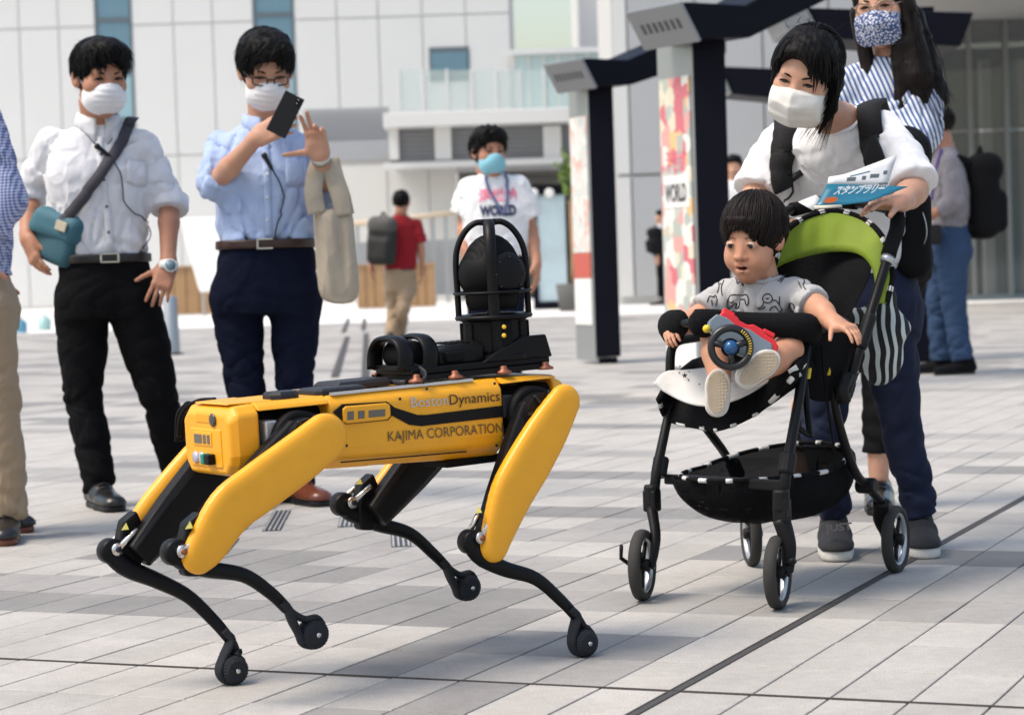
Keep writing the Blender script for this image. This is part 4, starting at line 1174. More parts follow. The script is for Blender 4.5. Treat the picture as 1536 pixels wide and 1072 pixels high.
# ------------------------------------------------------------------ people: bodies, clothes, hair
from mathutils.bvhtree import BVHTree
def skin_mat(name, col):
    m = mat(name, col, 0.5, spec=0.35, vary=0.10, vscale=14, bump=0.05, bscale=240, sss=0.12)
    n, L = m.node_tree.nodes, m.node_tree.links; b = n['Principled BSDF']
    if not any(q.name.startswith('Blotch') for q in n):
        t = n.new('ShaderNodeTexNoise'); t.name = 'Blotch'; t.inputs['Scale'].default_value = 34; t.inputs['Detail'].default_value = 6
        tc = n.new('ShaderNodeTexCoord'); L.new(tc.outputs['Object'], t.inputs['Vector'])
        mr = n.new('ShaderNodeMapRange'); mr.inputs['From Min'].default_value = .42; mr.inputs['From Max'].default_value = .72; mr.inputs['To Max'].default_value = .45; L.new(t.outputs['Fac'], mr.inputs['Value'])
        src = b.inputs['Base Color'].links[0].from_socket; mx = n.new('ShaderNodeMix'); mx.data_type = 'RGBA'
        L.new(mr.outputs[0], mx.inputs[0]); L.new(src, mx.inputs[6]); mx.inputs[7].default_value = (col[0] * .98, col[1] * .72, col[2] * .66, 1); L.new(mx.outputs[2], b.inputs['Base Color'])
    return m
M_skin = skin_mat('skin_tan', (0.43, 0.215, 0.135)); M_skin2 = skin_mat('skin_light', (0.53, 0.30, 0.205)); M_skin3 = skin_mat('skin_child', (0.52, 0.275, 0.175)); M_skin4 = skin_mat('skin_brown', (0.40, 0.20, 0.125))
M_hair = mat('black_hair', (0.006, 0.0055, 0.0055), 0.55, spec=0.10, vary=0.5, vscale=30)
M_hairb = mat('dark_brown_hair', (0.011, 0.0075, 0.0065), 0.5, spec=0.13, vary=0.5, vscale=30)
M_eye = mat('eye_dark', (0.012, 0.008, 0.006), 0.15, spec=0.6); M_sclera = mat('eye_white', (0.42, 0.37, 0.34), 0.3); M_lip = mat('lip', (0.40, 0.155, 0.12), 0.45); M_mouth = mat('mouth_inside', (0.05, 0.012, 0.01), 0.5)
M_maskw = mat('mask_white', (0.74, 0.74, 0.75), 0.8, bump=0.05, bscale=90); M_maskb = mat('mask_blue', (0.22, 0.50, 0.60), 0.8); M_maskc = mat('mask_cream', (0.68, 0.665, 0.63), 0.85, bump=.08, bscale=70)
def cloth(name, col, weave=900, wr=0.25, wscale=9, rough=0.85, sheen=0.15):
    """woven cloth: crisp crease relief from ridged noise over a fine weave"""
    if name in MATS: return MATS[name]
    m = mat(name, col, rough, spec=0.2 if max(col) > .05 else .06, vary=0.05, vscale=6, sheen=sheen)
    n, L = m.node_tree.nodes, m.node_tree.links
    tc = n.new('ShaderNodeTexCoord'); prev = None
    for sc_, dist, st_, pw in ((4.5, .5, wr * 1.5, 3), (11, .7, wr * .9, 3), (260, 0, .06, 1)):
        t = n.new('ShaderNodeTexNoise'); t.inputs['Scale'].default_value = sc_; t.inputs['Detail'].default_value = 1.5; t.inputs['Distortion'].default_value = dist
        mp = n.new('ShaderNodeMapping'); mp.inputs['Scale'].default_value = (1, 1, .7); mp.inputs['Rotation'].default_value = (.3, .5, .2); L.new(tc.outputs['Object'], mp.inputs['Vector']); L.new(mp.outputs[0], t.inputs['Vector'])
        o = t.outputs['Fac']
        for op, v in (('SUBTRACT', .5), ('ABSOLUTE', 0), ('MULTIPLY', -4.0), ('ADD', 1.0), ('MAXIMUM', 0.0), ('POWER', pw)):
            if pw == 1: break
            q = n.new('ShaderNodeMath'); q.operation = op; q.inputs[1].default_value = v; L.new(o, q.inputs[0]); o = q.outputs[0]
        bp = n.new('ShaderNodeBump'); bp.inputs['Strength'].default_value = min(1, st_); bp.inputs['Distance'].default_value = .012 if pw > 1 else .001
        L.new(o, bp.inputs['Height'])
        if prev: L.new(prev, bp.inputs['Normal'])
        prev = bp.outputs[0]
    L.new(prev, n['Principled BSDF'].inputs['Normal'])
    return m
M_black = mat('black_plastic', (0.008, 0.008, 0.009), 0.45, spec=.3); M_blackf = mat('black_fabric', (0.008, 0.008, 0.009), 0.85, bump=.2, bscale=60, spec=.12); M_metal = mat('bright_metal', (0.65, 0.64, 0.62), 0.25, metal=1)

def xf(f, o, fr, s):
    """evaluate a local-space distance in world space"""
    fr = np.array(fr); o = np.array(o, float)
    return lambda p: f(((p - o) @ fr.T) / s) * s
def head_sdf(child=False, nose=1.0, mouth_open=False, smile=False):
    if child:
        fs = [ell((0, -.018, .030), (.084, .100, .092)), ell((0, .030, -.038), (.061, .056, .074)), cone((0, .046, -.082), (0, .052, -.092), .034, .026)]
        ch = [ell((s * .038, .046, -.046), (.029, .032, .032)) for s in (-1, 1)]
    else:
        fs = [ell((0, -.015, .030), (.076, .096, .088)), ell((0, .034, -.030), (.060, .058, .084)), cone((0, .048, -.080), (0, .060, -.098), .036, .024)]
        ch = [ell((s * .042, .058, -.022), (.026, .028, .026)) for s in (-1, 1)]
    ez = -.006 if child else 0.0
    def f(p):
        d = fs[0](p)
        for q in fs[1:]: d = smin(d, q(p), .035)
        for q in ch: d = smin(d, q(p), .025)
        if not child: d = smin(d, cone((-.034, .074, .024), (.034, .074, .024), .014, .014)(p), .02)      # brow
        for s in (-1, 1):
            d = smax(d, -ell((s * .032, .103, .006 + ez), (.019, .018, .011))(p), .014)               # socket
            d = smin(d, ell((s * .032, .0745, .005 + ez), (.0175, .0145, .0130))(p), .007)           # lid
            d = smax(d, -ell((s * .0325, .092, .004 + ez), (.0135, .012, (.0027 if child else .0042) if not smile else .0030))(p), .002)
            e = ell((s * .079, -.004, -.004), (.011, .021, .031), [[.9, .43 * s, 0], [-.43 * s, .9, 0], [0, 0, 1]])(p)
            e = smax(e, -ell((s * .090, .004, -.002), (.008, .012, .019))(p), .005)
            d = smin(d, e, .008)
        nz = cone((0, .088, .006), (0, .106, -.030), .008, .0125)(p) if not child else cone((0, .078, .0), (0, .0935, -.034), .008, .0105)(p)
        d = smin(d, nz, .016)
        for s in (-1, 1):
            d = smin(d, ell((s * .012, .095 if not child else .086, -.034 if not child else -.037), (.0095, .010, .008) if not child else (.008, .008, .0065))(p), .008)
            d = smax(d, -ell((s * .0065, .101 if not child else .0905, -.0415 if not child else -.0435), (.004, .006, .003))(p), .002)
        # lips
        yl = .090 if not child else .083
        if mouth_open:
            d = smin(d, cone((-.014, yl - .002, -.060), (.014, yl - .002, -.060), .0075, .0075)(p), .008)
            d = smin(d, cone((-.012, yl - .004, -.078), (.012, yl - .004, -.078), .0085, .0085)(p), .008)
            d = smax(d, -ell((0, yl + .004, -.068), (.0165, .018, .0062))(p), .003)
        else:
            d = smin(d, cone((-.018, yl - .004, -.064), (.018, yl - .004, -.064), .006, .006)(p), .010)
            d = smin(d, cone((-.015, yl - .006, -.073), (.015, yl - .006, -.073), .0075, .0075)(p), .010)
        return d
    return f
def hand_sdf(w, d, n, t, curl, s=1.0, spread=.06, thumb=(.65, .8, .25), base=0.0):
    """w wrist, d finger direction, n palm side, t thumb side; curl per finger (index..little) in radians per joint"""
    d = nrm(d); n = nrm(np.array(n) - d * (np.array(n) @ d)); t0 = nrm(np.cross(d, n)); t = t0 if t0 @ np.array(t) > 0 else -t0
    fs = [rbox(w + d * .050 * s, np.array((.078, .098, .028)) * s, .012 * s, [t, d, n]), cone(w - d * .015 * s, w + d * .03 * s, .024 * s, .026 * s, (n, .75)), ell(w + d * .035 * s + t * .022 * s + n * .008 * s, np.array((.02, .032, .016)) * s, [t, d, n])]
    fing = []
    tips = []
    for k, (o, L, r) in enumerate(((.029, .074, .0088), (.0098, .082, .0090), (-.0095, .076, .0086), (-.0275, .060, .0076))):
        p = w + d * (.090 - .004 * abs(k - 1)) * s + t * o * s
        dd = nrm(d + t * spread * (1.5 - k)); a = base
        for j, fr in enumerate((.45, .31, .24)):
            a += curl[k] * (.9, 1.05, .75)[j]
            q = p + (dd * math.cos(a) + n * math.sin(a)) * L * fr * s
            fing.append(cone(p, q, (r - .0007 * j) * s, (r - .0007 * (j + 1)) * s)); p = q
        tips.append(p)
    p = w + d * .022 * s + t * .026 * s + n * .006 * s
    for j, (L, r) in enumerate(((.042, .0125), (.032, .0105), (.026, .0092))):
        a = (1, .9, .8)[j]
        q = p + nrm(d * thumb[0] + t * thumb[1] * a + n * thumb[2] * (1 + .5 * j)) * L * s
        fing.append(cone(p, q, r * s, (r - .0015) * s)); p = q
    tips.append(p)
    pts = [w - d * .03 * s, w + d * .20 * s] + tips
    palm = union(fs, .018 * s)
    return (lambda P_: smin(palm(P_), union(fing, .004 * s)(P_), .012 * s)), pts
def torso_sdf(cs, ws, ds, left, e=2.4):
    """stack of elliptical sections: centres, half widths, half depths; left = body's side axis"""
    cs = np.array(cs, float); ws = np.array(ws, float); ds = np.array(ds, float)
    if len(cs) > 2:
        wd_ = catmull(np.stack([ws, ds, ds * 0], 1), 8); cs = catmull(cs, 8); ws, ds = wd_[:, 0], wd_[:, 1]
    left = nrm(left)
    ax = cs[-1] - cs[0]; L = np.linalg.norm(ax); ax = ax / L
    ts = (cs - cs[0]) @ ax / L
    fwd = nrm(np.cross(left, ax))
    lf = nrm(np.cross(ax, fwd))
    def f(p):
        t = (p - cs[0]) @ ax / L; tc = np.clip(t, 0, 1)
        c = np.stack([np.interp(tc, ts, cs[:, k]) for k in range(3)], 1); w_ = np.interp(tc, ts, ws); d_ = np.interp(tc, ts, ds)
        q = p - c; a = np.abs(q @ lf) / w_; b = np.abs(q @ fwd) / d_
        r = (a ** e + b ** e) ** (1 / e)
        lat = (r - 1) * np.minimum(w_, d_)
        end = (np.abs(t - .5) - .5) * L
        return np.maximum(lat, end)
    return f
def wrinkle(amp, seed, sc=(11, 11, 8), ridge=1.0):
    """cloth folds: long narrow ridges in two crossing directions over a little low swell"""
    sc = np.array(sc, float)
    r1 = frame(V(.55, -.2, .8), V(.8, .3, -.5)) * np.array([[1.7], [.55], [1.7]]); r2 = frame(V(-.6, -.2, .75), V(.7, .2, .6)) * np.array([[1.9], [.6], [1.9]])
    def g(p):
        q = p * sc; n1 = vnoise(q + seed * 3.1, seed)
        a = 1 - np.abs(vnoise(q @ r1.T + n1[:, None] * .7, seed + 9)); b = 1 - np.abs(vnoise(q @ r2.T + n1[:, None] * .7 + 7.3, seed + 19))
        return amp * (.35 * n1 + ridge * (1.3 * a ** 6 + 1.1 * b ** 6) - .55)
    return g
def mesh_part(name, f, pts, pad, h, m, parent, proj=None):
    lo, hi = bounds(pts, pad)
    v, q = sdf_mesh(f, lo, hi, h)
    mb = MB(); mb.add(v, q, True)
    o = mb.build(name, m, parent)
    return o, v, q
def bvh_of(v, q):
    return BVHTree.FromPolygons(v.tolist(), np.asarray(q).tolist())
def hit(bv, px, py, lift=.004):
    d = ray(px, py)
    r = bv.ray_cast(Vector(CAMP), Vector(nrm(d)))
    if r[0] is None:
        r = bv.find_nearest(Vector(P(px, py, 7)))
        return None
    return np.array(r[0]) + np.array(r[1]) * lift, np.array(r[1])
def surf_path(bv, pix, lift=.005, n=6, Y=None):
    """pixel path laid on a surface; points that miss keep the last depth"""
    pix = catmull([(a, b, 0) for a, b in pix], n)[:, :2]
    out, nr = [], []
    last = Y
    for a, b in pix:
        r = hit(bv, a, b, lift)
        if r is not None:
            out.append(r[0]); nr.append(r[1]); last = r[0][1]
        elif last is not None:
            out.append(P(a, b, last)); nr.append(nrm(CAMP - out[-1]))
    return np.array(out), np.array(nr)
def ribbon(mb, pts, nrmls, width, thick):
    n = len(pts); T = np.gradient(pts, axis=0)
    for _ in range(3):
        nrmls = np.vstack([nrmls[:1], (nrmls[:-2] + nrmls[1:-1] + nrmls[2:]) / 3, nrmls[-1:]]) if n > 2 else nrmls
    rg = []
    wd = np.full(n, width) if np.isscalar(width) else np.interp(np.linspace(0, 1, n), np.linspace(0, 1, len(width)), width)
    for i in range(n):
        t = nrm(T[i]); N = nrm(nrmls[i] - t * (nrmls[i] @ t)); s = np.cross(t, N)
        rg.append([pts[i] + s * wd[i] / 2 - N * thick * .3, pts[i] + s * wd[i] / 2 + N * thick * .5, pts[i] + N * thick * .8, pts[i] - s * wd[i] / 2 + N * thick * .5, pts[i] - s * wd[i] / 2 - N * thick * .3])
    mb.loft(rg, smooth=True)
def hair_obj(parent, hc, fr, s, style, m, seed=1, strands=700):
    """hair: a cap carved by the hairline plus tapered locks laid over it"""
    st = style; rr = np.random.RandomState(seed)
    sk = ell((0, -.020, .034), np.array((.085, .103, .094)) * st.get('vol', 1.0))
    top = st.get('top'); oo, r_ = np.array(st['open'][0]), np.array(st['open'][1])
    def f(p):
        d = sk(p)
        if top: d = smin(d, ell(top[0], top[1])(p), .03)
        for e in st.get('add', []): d = smin(d, e(p), .02)
        d = d + st.get('rough', .004) * vnoise(p * 26, seed) + st.get('tuft', .0) * vnoise(p * 60, seed + 7)
        if st.get('ridge'):
            nz = vnoise(p * V(12, 12, 5), seed + 4)
            d = d + st['ridge'] * (np.sin(p[:, 0] * 430 + 7 * nz) * .6 + np.sin(p[:, 1] * 330 - p[:, 0] * 150 + 9 * nz) * .6)
        d = smax(d, -(ell(oo, r_)(p) + .0015 * vnoise(p * 70, seed + 2)), .004)
        d = smax(d, -(p[:, 2] - st['nape'](p)), .006)
        for e in st.get('after', []): d = smin(d, e(p), .015)
        return d
    lo, hi = st.get('box', (V(-.13, -.16, -.14), V(.13, .13, .17)))
    v, q = sdf_mesh(f, lo, hi, st.get('h', .0036))
    mb = MB(); mb.add([hc + (x * s) @ fr for x in v], q, True)
    cr = np.array(st.get('crown', (0, -.05, .128)))
    cen = V(0, -.020, .034); rad = np.array((.086, .104, .095)) * st.get('vol', 1.0)
    kk = st.get('lock', 1.0); flow = st.get('flow', (0, .35, -.55)); tl = st.get('len', .06)
    for k in range(strands):
        u = nrm(rr.normal(size=3)); u[2] = abs(u[2]) * rr.choice([1, 1, 1, -.55]); u = nrm(u)
        x = cen + u * rad * rr.uniform(.985, 1.02)
        if top:
            e0 = (x - np.array(top[0])) / np.array(top[1])
            if np.linalg.norm(e0) < 1: x = np.array(top[0]) + nrm(e0) * np.array(top[1])
        if np.sum(((x - oo) / r_) ** 2) < 1 or x[2] < st['nape'](x[None])[0] + .004: continue
        g = nrm(nrm(x - cr) * .9 + np.array(flow) * .7 + rr.normal(size=3) * st.get('mess', .28))
        pts = []; L_ = tl * rr.uniform(.6, 1.25); step = L_ / 5; y = x.copy()
        for j in range(6):
            nn = nrm((y - cen) / (rad * rad))
            g2 = nrm(g - nn * (g @ nn)); pts.append(hc + ((y + nn * .0025 + nn * st.get('fly', .005) * (j / 5) ** 2 * rr.uniform(.3, 1)) * s) @ fr)
            y = y + g2 * step - nn * step * .12
            lim = st.get('fringe')
            if lim is not None and np.sum(((y - oo) / r_) ** 2) < lim: break
            g = nrm(g + V(0, 0, -.12))
        if len(pts) >= 3:
            w0 = rr.uniform(.0016, .0040) * kk * s
            mb.tube(pts, w0 * np.array([.6, 1, .95, .75, .45, .12])[:len(pts)], 4, cap=False, flat=(1.5, .6), up=((x - cen) @ fr))
    return mb.build('hair', m, parent)
NAPE_M = lambda p: np.where(p[:, 1] < .0, -.055 + np.clip(p[:, 1] + .05, 0, .1) * .6, -.02 + np.clip(p[:, 1], 0, .2) * .9)
STY_M = dict(open=((0, .150, -.018), (.076, .100, .092)), nape=NAPE_M, rough=.005, tuft=.003, top=((0, .02, .075), (.070, .078, .050)), fly=.014, fringe=.62)
def mask_obj(parent, hc, fr, s, kind, m):
    base = union([ell((0, .044, -.060), (.074, .068, .060)), ell((0, .086, -.030), (.030, .034, .036))], .035)
    def f(p):
        d = base(p)
        if kind == 'pleat': d = d + .0010 * np.sin(p[:, 2] * 2 * PI / .019 + .6 * np.sin(p[:, 2] * 2 * PI / .019)) * (np.abs(p[:, 0]) < .05) * (p[:, 1] > .04)
        elif kind == 'cone':
            fr_ = np.interp(p[:, 2], [-.13, -.112, -.085, -.045, -.015, .01], [.092, .104, .122, .138, .126, .108])
            d = smax((.50 * np.abs(p[:, 0]) + (p[:, 1] - fr_) + .004 * vnoise(p * V(22, 22, 55), 8)) / 1.12, d - .014, .012)
        d = d + .0015 * vnoise(p * 40, 4)
        d = smax(d, -(p[:, 1] - (.012 + .10 * np.maximum(0, np.abs(p[:, 0]) - .03))), .004)
        d = smax(d, p[:, 2] - (-.004 - .22 * np.abs(p[:, 0])), .004)
        d = smax(d, -(p[:, 2] + .117), .004)
        d = smax(d, np.abs(p[:, 0]) - .0705, .004)
        return d
    v, q = sdf_mesh(f, V(-.1, -.02, -.14), V(.1, .15, .03), .0030)
    mb = MB(); mb.add([hc + (x * s) @ fr for x in v], q, True); o = mb.build('face_mask', m, parent)
    for sd in (-1, 1):
        for pts in ([(.066, .036, -.024), (.076, .018, -.002), (.082, -.002, .022), (.084, -.022, .008)], [(.062, .034, -.092), (.074, .014, -.062), (.080, -.006, -.034), (.084, -.022, -.008)]):
            mb = MB(); mb.tube(catmull([hc + (V(sd * a, b, c) * s) @ fr for a, b, c in pts], 4), .0016, 6); mb.build('ear_loop', m, o)
    return o
def glasses_obj(parent, hc, fr, s, m, rnd=False):
    mb = MB(); L_ = lambda a, b, c: hc + (V(a, b, c) * s) @ fr
    for sd in (-1, 1):
        pts = []
        for a in np.linspace(0, 2 * PI, 20, endpoint=False):
            ca, sa = math.cos(a), math.sin(a); e = 1 if rnd else .6
            pts.append(L_(sd * .034 + .023 * math.copysign(abs(ca) ** e, ca), .112 - .012 * abs(sd * .034 + .023 * ca) / .05, .0 + (.021 if rnd else .0145) * math.copysign(abs(sa) ** e, sa)))
        n = len(pts); rg = []
        for i in range(n):
            t = nrm(pts[(i + 1) % n] - pts[i - 1]); N = fr[1]; sN = np.cross(t, N)
            rg.append([pts[i] + (sN * math.cos(q) + N * math.sin(q)) * .0026 for q in np.linspace(0, 2 * PI, 6, endpoint=False)])
        mb.loft(rg, closed=True)
        mb.tube([L_(sd * .057, .096, .006), L_(sd * .074, .06, .010), L_(sd * .083, -.005, .012)], .0026, 6)
    mb.tube([L_(-.011, .104, .004), L_(0, .107, .006), L_(.011, .104, .004)], .0024, 6)
    return mb.build('glasses', m, parent)
def brow_eye(parent, hc, fr, s, m, child=False, smile=False, tilt=0.0):
    for sd in (-1, 1):
        mb = MB(); L_ = lambda a, b, c: hc + (V(sd * a, b, c) * s) @ fr
        dz = -0.003 if child else 0
        mb.tube(catmull([L_(.014, .0915 - (.006 if child else 0), .021 + dz), L_(.030, .0905 - (.006 if child else 0), .0265 + dz + tilt - (.003 if child else 0)), L_(.048, .0755 - (.005 if child else 0), .021 + dz)], 5), np.interp(np.linspace(0, 1, 11), [0, .3, 1], [.0022 if not child else .0009, .0040 if not child else .0012, .0009]) * s, 6, flat=(1, .8)); mb.build('eyebrow', m, parent)
        mb = MB(); ez = -.006 if child else 0
        mb.lathe([(math.sin(a) * .0108, -math.cos(a) * .0108) for a in np.linspace(.01, PI - .01, 12)], L_(.0322, .0770, .0042 + ez), fr[1] * s, 16)
        if child:
            e = mb.build('eye', M_sclera, parent)
            mb = MB(); mb.lathe([(0, .0085), (.0064, .0083), (.0062, .0092), (.0035, .0108), (0, .0112)], L_(.0320, .0770, .0042 + ez), nrm(fr[1] - fr[2] * .12) * s, 16); mb.build('iris', M_eye, e)
            mb = MB(); mb.tube(catmull([L_(.0195, .0865, .0040 + ez), L_(.0265, .0890, .0074 + ez), L_(.034, .0885, .0078 + ez), L_(.0455, .0805, .0046 + ez)], 4), np.array([.0006] + [.0014] * 11 + [.0007]) * s, 5); mb.build('eyelid_line', M_hair, e)
        else:
            mb.build('eye', M_eye, parent)
            mb = MB(); dn = .002 if smile else 0
            mb.tube(catmull([L_(.018, .090, .003), L_(.026, .0925, .0080 + dn), L_(.036, .0910, .0080 + dn), L_(.048, .083, .0035)], 4), np.array([.0008] + [.0022] * 11 + [.0009]) * s, 5); mb.build('eyelash', m, parent)
def shoe(t, ankle, toe, m, ms, L=.27, hgt=.10, name='shoe', laces=True, sole=.022):
    """from the ankle point (on the leg) towards toe, resting on the ground under the ankle"""
    g0 = V(ankle[0], ankle[1], 0); d = nrm(V(toe[0] - ankle[0], toe[1] - ankle[1], 0)); n = V(0, 0, 1); sd = np.cross(d, n)
    heel = g0 - d * L * .22
    z0 = max(0, ankle[2] - .105)
    up = V(0, 0, z0)
    f = union([cone(heel + up + n * .045, heel + up + d * L * .30 + n * .050, .036, .040, (n, 1.1)), cone(heel + up + d * L * .30 + n * .048, heel + up + d * L * .82 + n * .030, .040, .030, (n, .85)), cone(heel + up + d * L * .6 + n * .03, heel + up + d * L * .86 + n * .028, .044, .038, (n, .62)), cone(heel + up + d * L * .02 + n * .04, heel + up + d * L * .05 + n * hgt, .034, .036)], .03)
    f2 = keep(f, lambda p: -(p[:, 2] - z0 - sole), .004)
    pts = [heel + up, heel + up + d * L + n * .08, heel + up + n * hgt]
    mesh_part(name, f2, pts, .07, .0048, m, t)
    sl = keep(lambda p: union([cone(heel + up + d * .01, heel + up + d * L * .5, .038, .040), cone(heel + up + d * L * .5, heel + up + d * L * .83, .046, .042)], .02)(p * V(1, 1, 0) + up * V(0, 0, 1)) , lambda p: np.abs(p[:, 2] - z0 - sole / 2 - .0005) - sole / 2, .003)
    mesh_part('sole', sl, pts, .06, .0055, ms, t)
    if laces:
        for k in range(3):
            c = heel + up + d * L * (.42 + k * .08) + n * (.092 - k * .011)
            mb = MB(); mb.tube([c - sd * .022 - n * .006, c + n * .002, c + sd * .022 - n * .006], .0028, 5); mb.build('lace', m, t)
def collar(t, nb, up, fwd, r, m, hgt=.036, point=.045, gap=.16, name='collar', trim=None):
    fr = frame(fwd, up); rows = []
    for z, rad, drop in ((hgt, r, 0), (hgt + .004, r + .006, 0), (hgt * .5, r + .014, .15), (-.004, r + .020, 1)):
        row = []
        for th in np.linspace(gap, 2 * PI - gap, 41):
            k = max(0, math.cos(th)) ** 6
            zz = z - drop * point * k - .020 * max(0, math.cos(th)) * (1 if z > 0 else 1)
            row.append(nb + (V(math.sin(th) * rad, math.cos(th) * rad * .95 + .004 * drop * k, zz)) @ fr)
        rows.append(row)
    mb = MB(); mb.sheet(np.array(rows), .003)
    o = mb.build(name, m, t)
    if trim:
        mb = MB(); mb.tube(np.array(rows[-1])[[0, 1, 2, 3, 4, 5]], .002, 5); mb.tube(np.array(rows[-1])[[-1, -2, -3, -4, -5, -6]], .002, 5); mb.build('collar_trim', trim, t)
    return o
def trousers(t, waist, hips, knees, ankles, left, m, w=(.165, .115), thigh=.088, knee=.066, hem=.056, seed=1, h=.0075, hemcut=.0, crot=.0, wr=.006, name='trousers', crease=False):
    """waist centre, two hips, knees, ankles"""
    hc = (np.array(hips[0]) + np.array(hips[1])) / 2
    f1 = torso_sdf([hc - V(0, 0, .07), hc, (hc + waist) / 2, waist], [w[0] * .98, w[0] * 1.06, w[0] * 1.02, w[0] * .95], [w[1], w[1] * 1.08, w[1] * 1.04, w[1] * .96], left)
    legs = []
    for a, b, c in zip(hips, knees, ankles):
        a, b, c = np.array(a), np.array(b), np.array(c)
        m1, m2 = a * .5 + b * .5, b * .5 + c * .5
        legs.append(chain([a - V(0, 0, .02), m1, b, m2, c + V(0, 0, .0)], [thigh * 1.05, thigh * .93, knee, (knee + hem) / 2, hem], .01))
    wk = wrinkle(wr, seed, (7, 7, 13))
    kn = [np.array(k) for k in knees]; ak = [np.array(k) for k in ankles]
    def f(p):
        d = smin(smin(f1(p), legs[0](p), .035), legs[1](p), .035) if False else smin(f1(p), np.minimum(legs[0](p), legs[1](p)), .03)
        amp = .55 + .9 * sum(np.exp(-((p - k) ** 2).sum(1) / .018) for k in kn) + 1.0 * sum(np.exp(-((p - k) ** 2).sum(1) / .02) for k in ak)
        d = d + wk(p) * amp
        for k in range(2):
            d = d + .0045 * np.sin((p[:, 2] - ak[k][2]) * 95 + 3 * vnoise(p * 9, 3)) * np.exp(-((p - ak[k]) ** 2).sum(1) / .014)
        for k in range(2):
            dd = nrm(kn[k] - ak[k])
            d = np.where(((p - ak[k]) ** 2).sum(1) < .12 ** 2, smax(d, -((p - ak[k] - dd * hemcut) @ dd), .003), d)
        return d
    return mesh_part(name, f, list(hips) + list(knees) + list(ankles) + [waist, hc + left * w[0], hc - left * w[0]], .14, h, m, t)
def belt_obj(t, waist, left, w, m, hh=.032, bpx=None, e=2.4):
    f1 = torso_sdf([waist - V(0, 0, .05), waist + V(0, 0, .05)], [w[0] * 1.0, w[0] * .98], [w[1] * 1.02, w[1] * 1.0], left)
    f = keep(lambda p: f1(p) - .006, lambda p: np.abs(p[:, 2] - waist[2]) - hh / 2, .003)
    return mesh_part('belt', f, [waist + V(.22, .22, .05), waist - V(.22, .22, .05)], .02, .006, m, t)
def shirt(t, waist, chest, nb, sh, sleeves, left, m, w, d, seed=1, h=.0066, neck=.058, cutz=None, wr=.006, e=2.5, sl_r=((.068, .062, .060),) * 2, name='shirt', neckdir=(0, 0, 1), yoke=.046, shoulder=.054, extra=None, ncut=.045):
    """w,d: half widths/depths at waist, mid, chest, upper chest; sleeves: list of point chains starting at the shoulder"""
    waist, chest, nb = np.array(waist), np.array(chest), np.array(nb)
    cs = [waist, waist * .5 + chest * .5, chest, chest * .25 + nb * .75 - V(0, 0, .02), nb + V(0, 0, .012)]
    w = list(w) + [w[-1] * .45]; d = list(d) + [d[-1] * .72]
    f1 = torso_sdf(cs, w, d, left, e)
    yk = union([cone(nb - V(0, 0, .045), np.array(s_) - V(0, 0, .012), yoke * 1.05, shoulder * .86) for s_ in sh], .03)
    def _sl(pts, rs):
        c_ = chain(pts, rs, .012); e_ = np.array(pts[-1]); dd = nrm(e_ - np.array(pts[-2]))
        return lambda p: smax(c_(p) + .0025 * np.sin(((p - e_) @ dd) * 120 + 5 * vnoise(p * 10, seed)) * np.exp(-((p - np.array(pts[1])) ** 2).sum(1) / .02), (p - e_) @ dd, .004)
    sls = [_sl(pts, rs) for pts, rs in zip(sleeves, sl_r)]
    wk = wrinkle(wr, seed)
    nd = nrm(neckdir)
    def f(p):
        d_ = smin(f1(p), yk(p), .045)
        for k, s_ in enumerate(sls):
            d_ = smin(d_, s_(p), .028)
        amp = np.full(len(p), .6)
        amp += 1.1 * np.exp(-((p[:, 2] - waist[2] - .05) / .09) ** 2)
        for pts in sleeves:
            amp += .8 * np.exp(-((p - np.array(pts[1])) ** 2).sum(1) / .02)
            amp += .5 * np.exp(-((p - np.array(pts[0]) + V(0, 0, .05)) ** 2).sum(1) / .01)
        d_ = d_ + wk(p) * amp
        d_ = d_ + wr * .6 * np.sin((p @ V(30, 20, 55)) + 4 * vnoise(p * 8, seed)) * np.exp(-((p[:, 2] - waist[2] - .04) / .06) ** 2)
        q = p - nb; ax = q @ nd
        rad = np.linalg.norm(q - np.outer(ax, nd), axis=1)
        d_ = smax(d_, -(np.maximum(rad - neck, -(ax + ncut))), .006)
        if cutz is not None:
            d_ = smax(d_, cutz(p), .005)
        if extra is not None:
            d_ = extra(d_, p)
        return d_
    pts = [waist - V(.25, .25, .06), waist + V(.25, .25, 0), nb + V(0, 0, .05)] + [np.array(q) for s_ in sleeves for q in s_]
    return mesh_part(name, f, pts, .11, h, m, t)
def body_mesh(t, parts, m):
    """skin that shows: head with neck, arms with hands - all one mesh"""
    mb = MB()
    for f, pts, pad_, h in parts:
        lo, hi = bounds(pts, pad_); v, q = sdf_mesh(f, lo, hi, h); mb.add(v, q, True)
    return mb.build('body', m, t)
def arm_part(sh, el, wr, hand, hp, r=(.045, .036, .035, .0255), h=.0042):
    sh = np.array(sh) * .45 + np.array(el) * .55
    f1 = chain([sh, np.array(sh) * .5 + np.array(el) * .5, el, np.array(el) * .65 + np.array(wr) * .35, wr], [r[1] * .9, r[1] * .95, r[1], r[2] * 1.05, r[3]], .015)
    return (lambda p: smin(f1(p), hand(p), .02)), [sh, el, wr] + list(hp), .06, h
def head_part(hc, fr, s, nb, child=False, neckr=.056, smile=False, mouth_open=False, h=.0030):
    hs = head_sdf(child, mouth_open=mouth_open, smile=smile)
    nl = ((np.array(nb) - hc) @ fr.T) / s
    nk = chain([V(0, -.022, -.045), V(0, -.028, -.085), nl + V(0, 0, .0), nl - V(0, .0, .06)], [neckr * .98, neckr * .96, neckr * 1.02, neckr * 1.15], .02)
    f = lambda p: smin(hs(p), nk(p), .022)
    return xf(f, hc, fr, s), [hc + V(.13, .13, .15) * s, hc - V(.13, .13, .15) * s, np.array(nb) - V(0, 0, .05)], .03, h * s
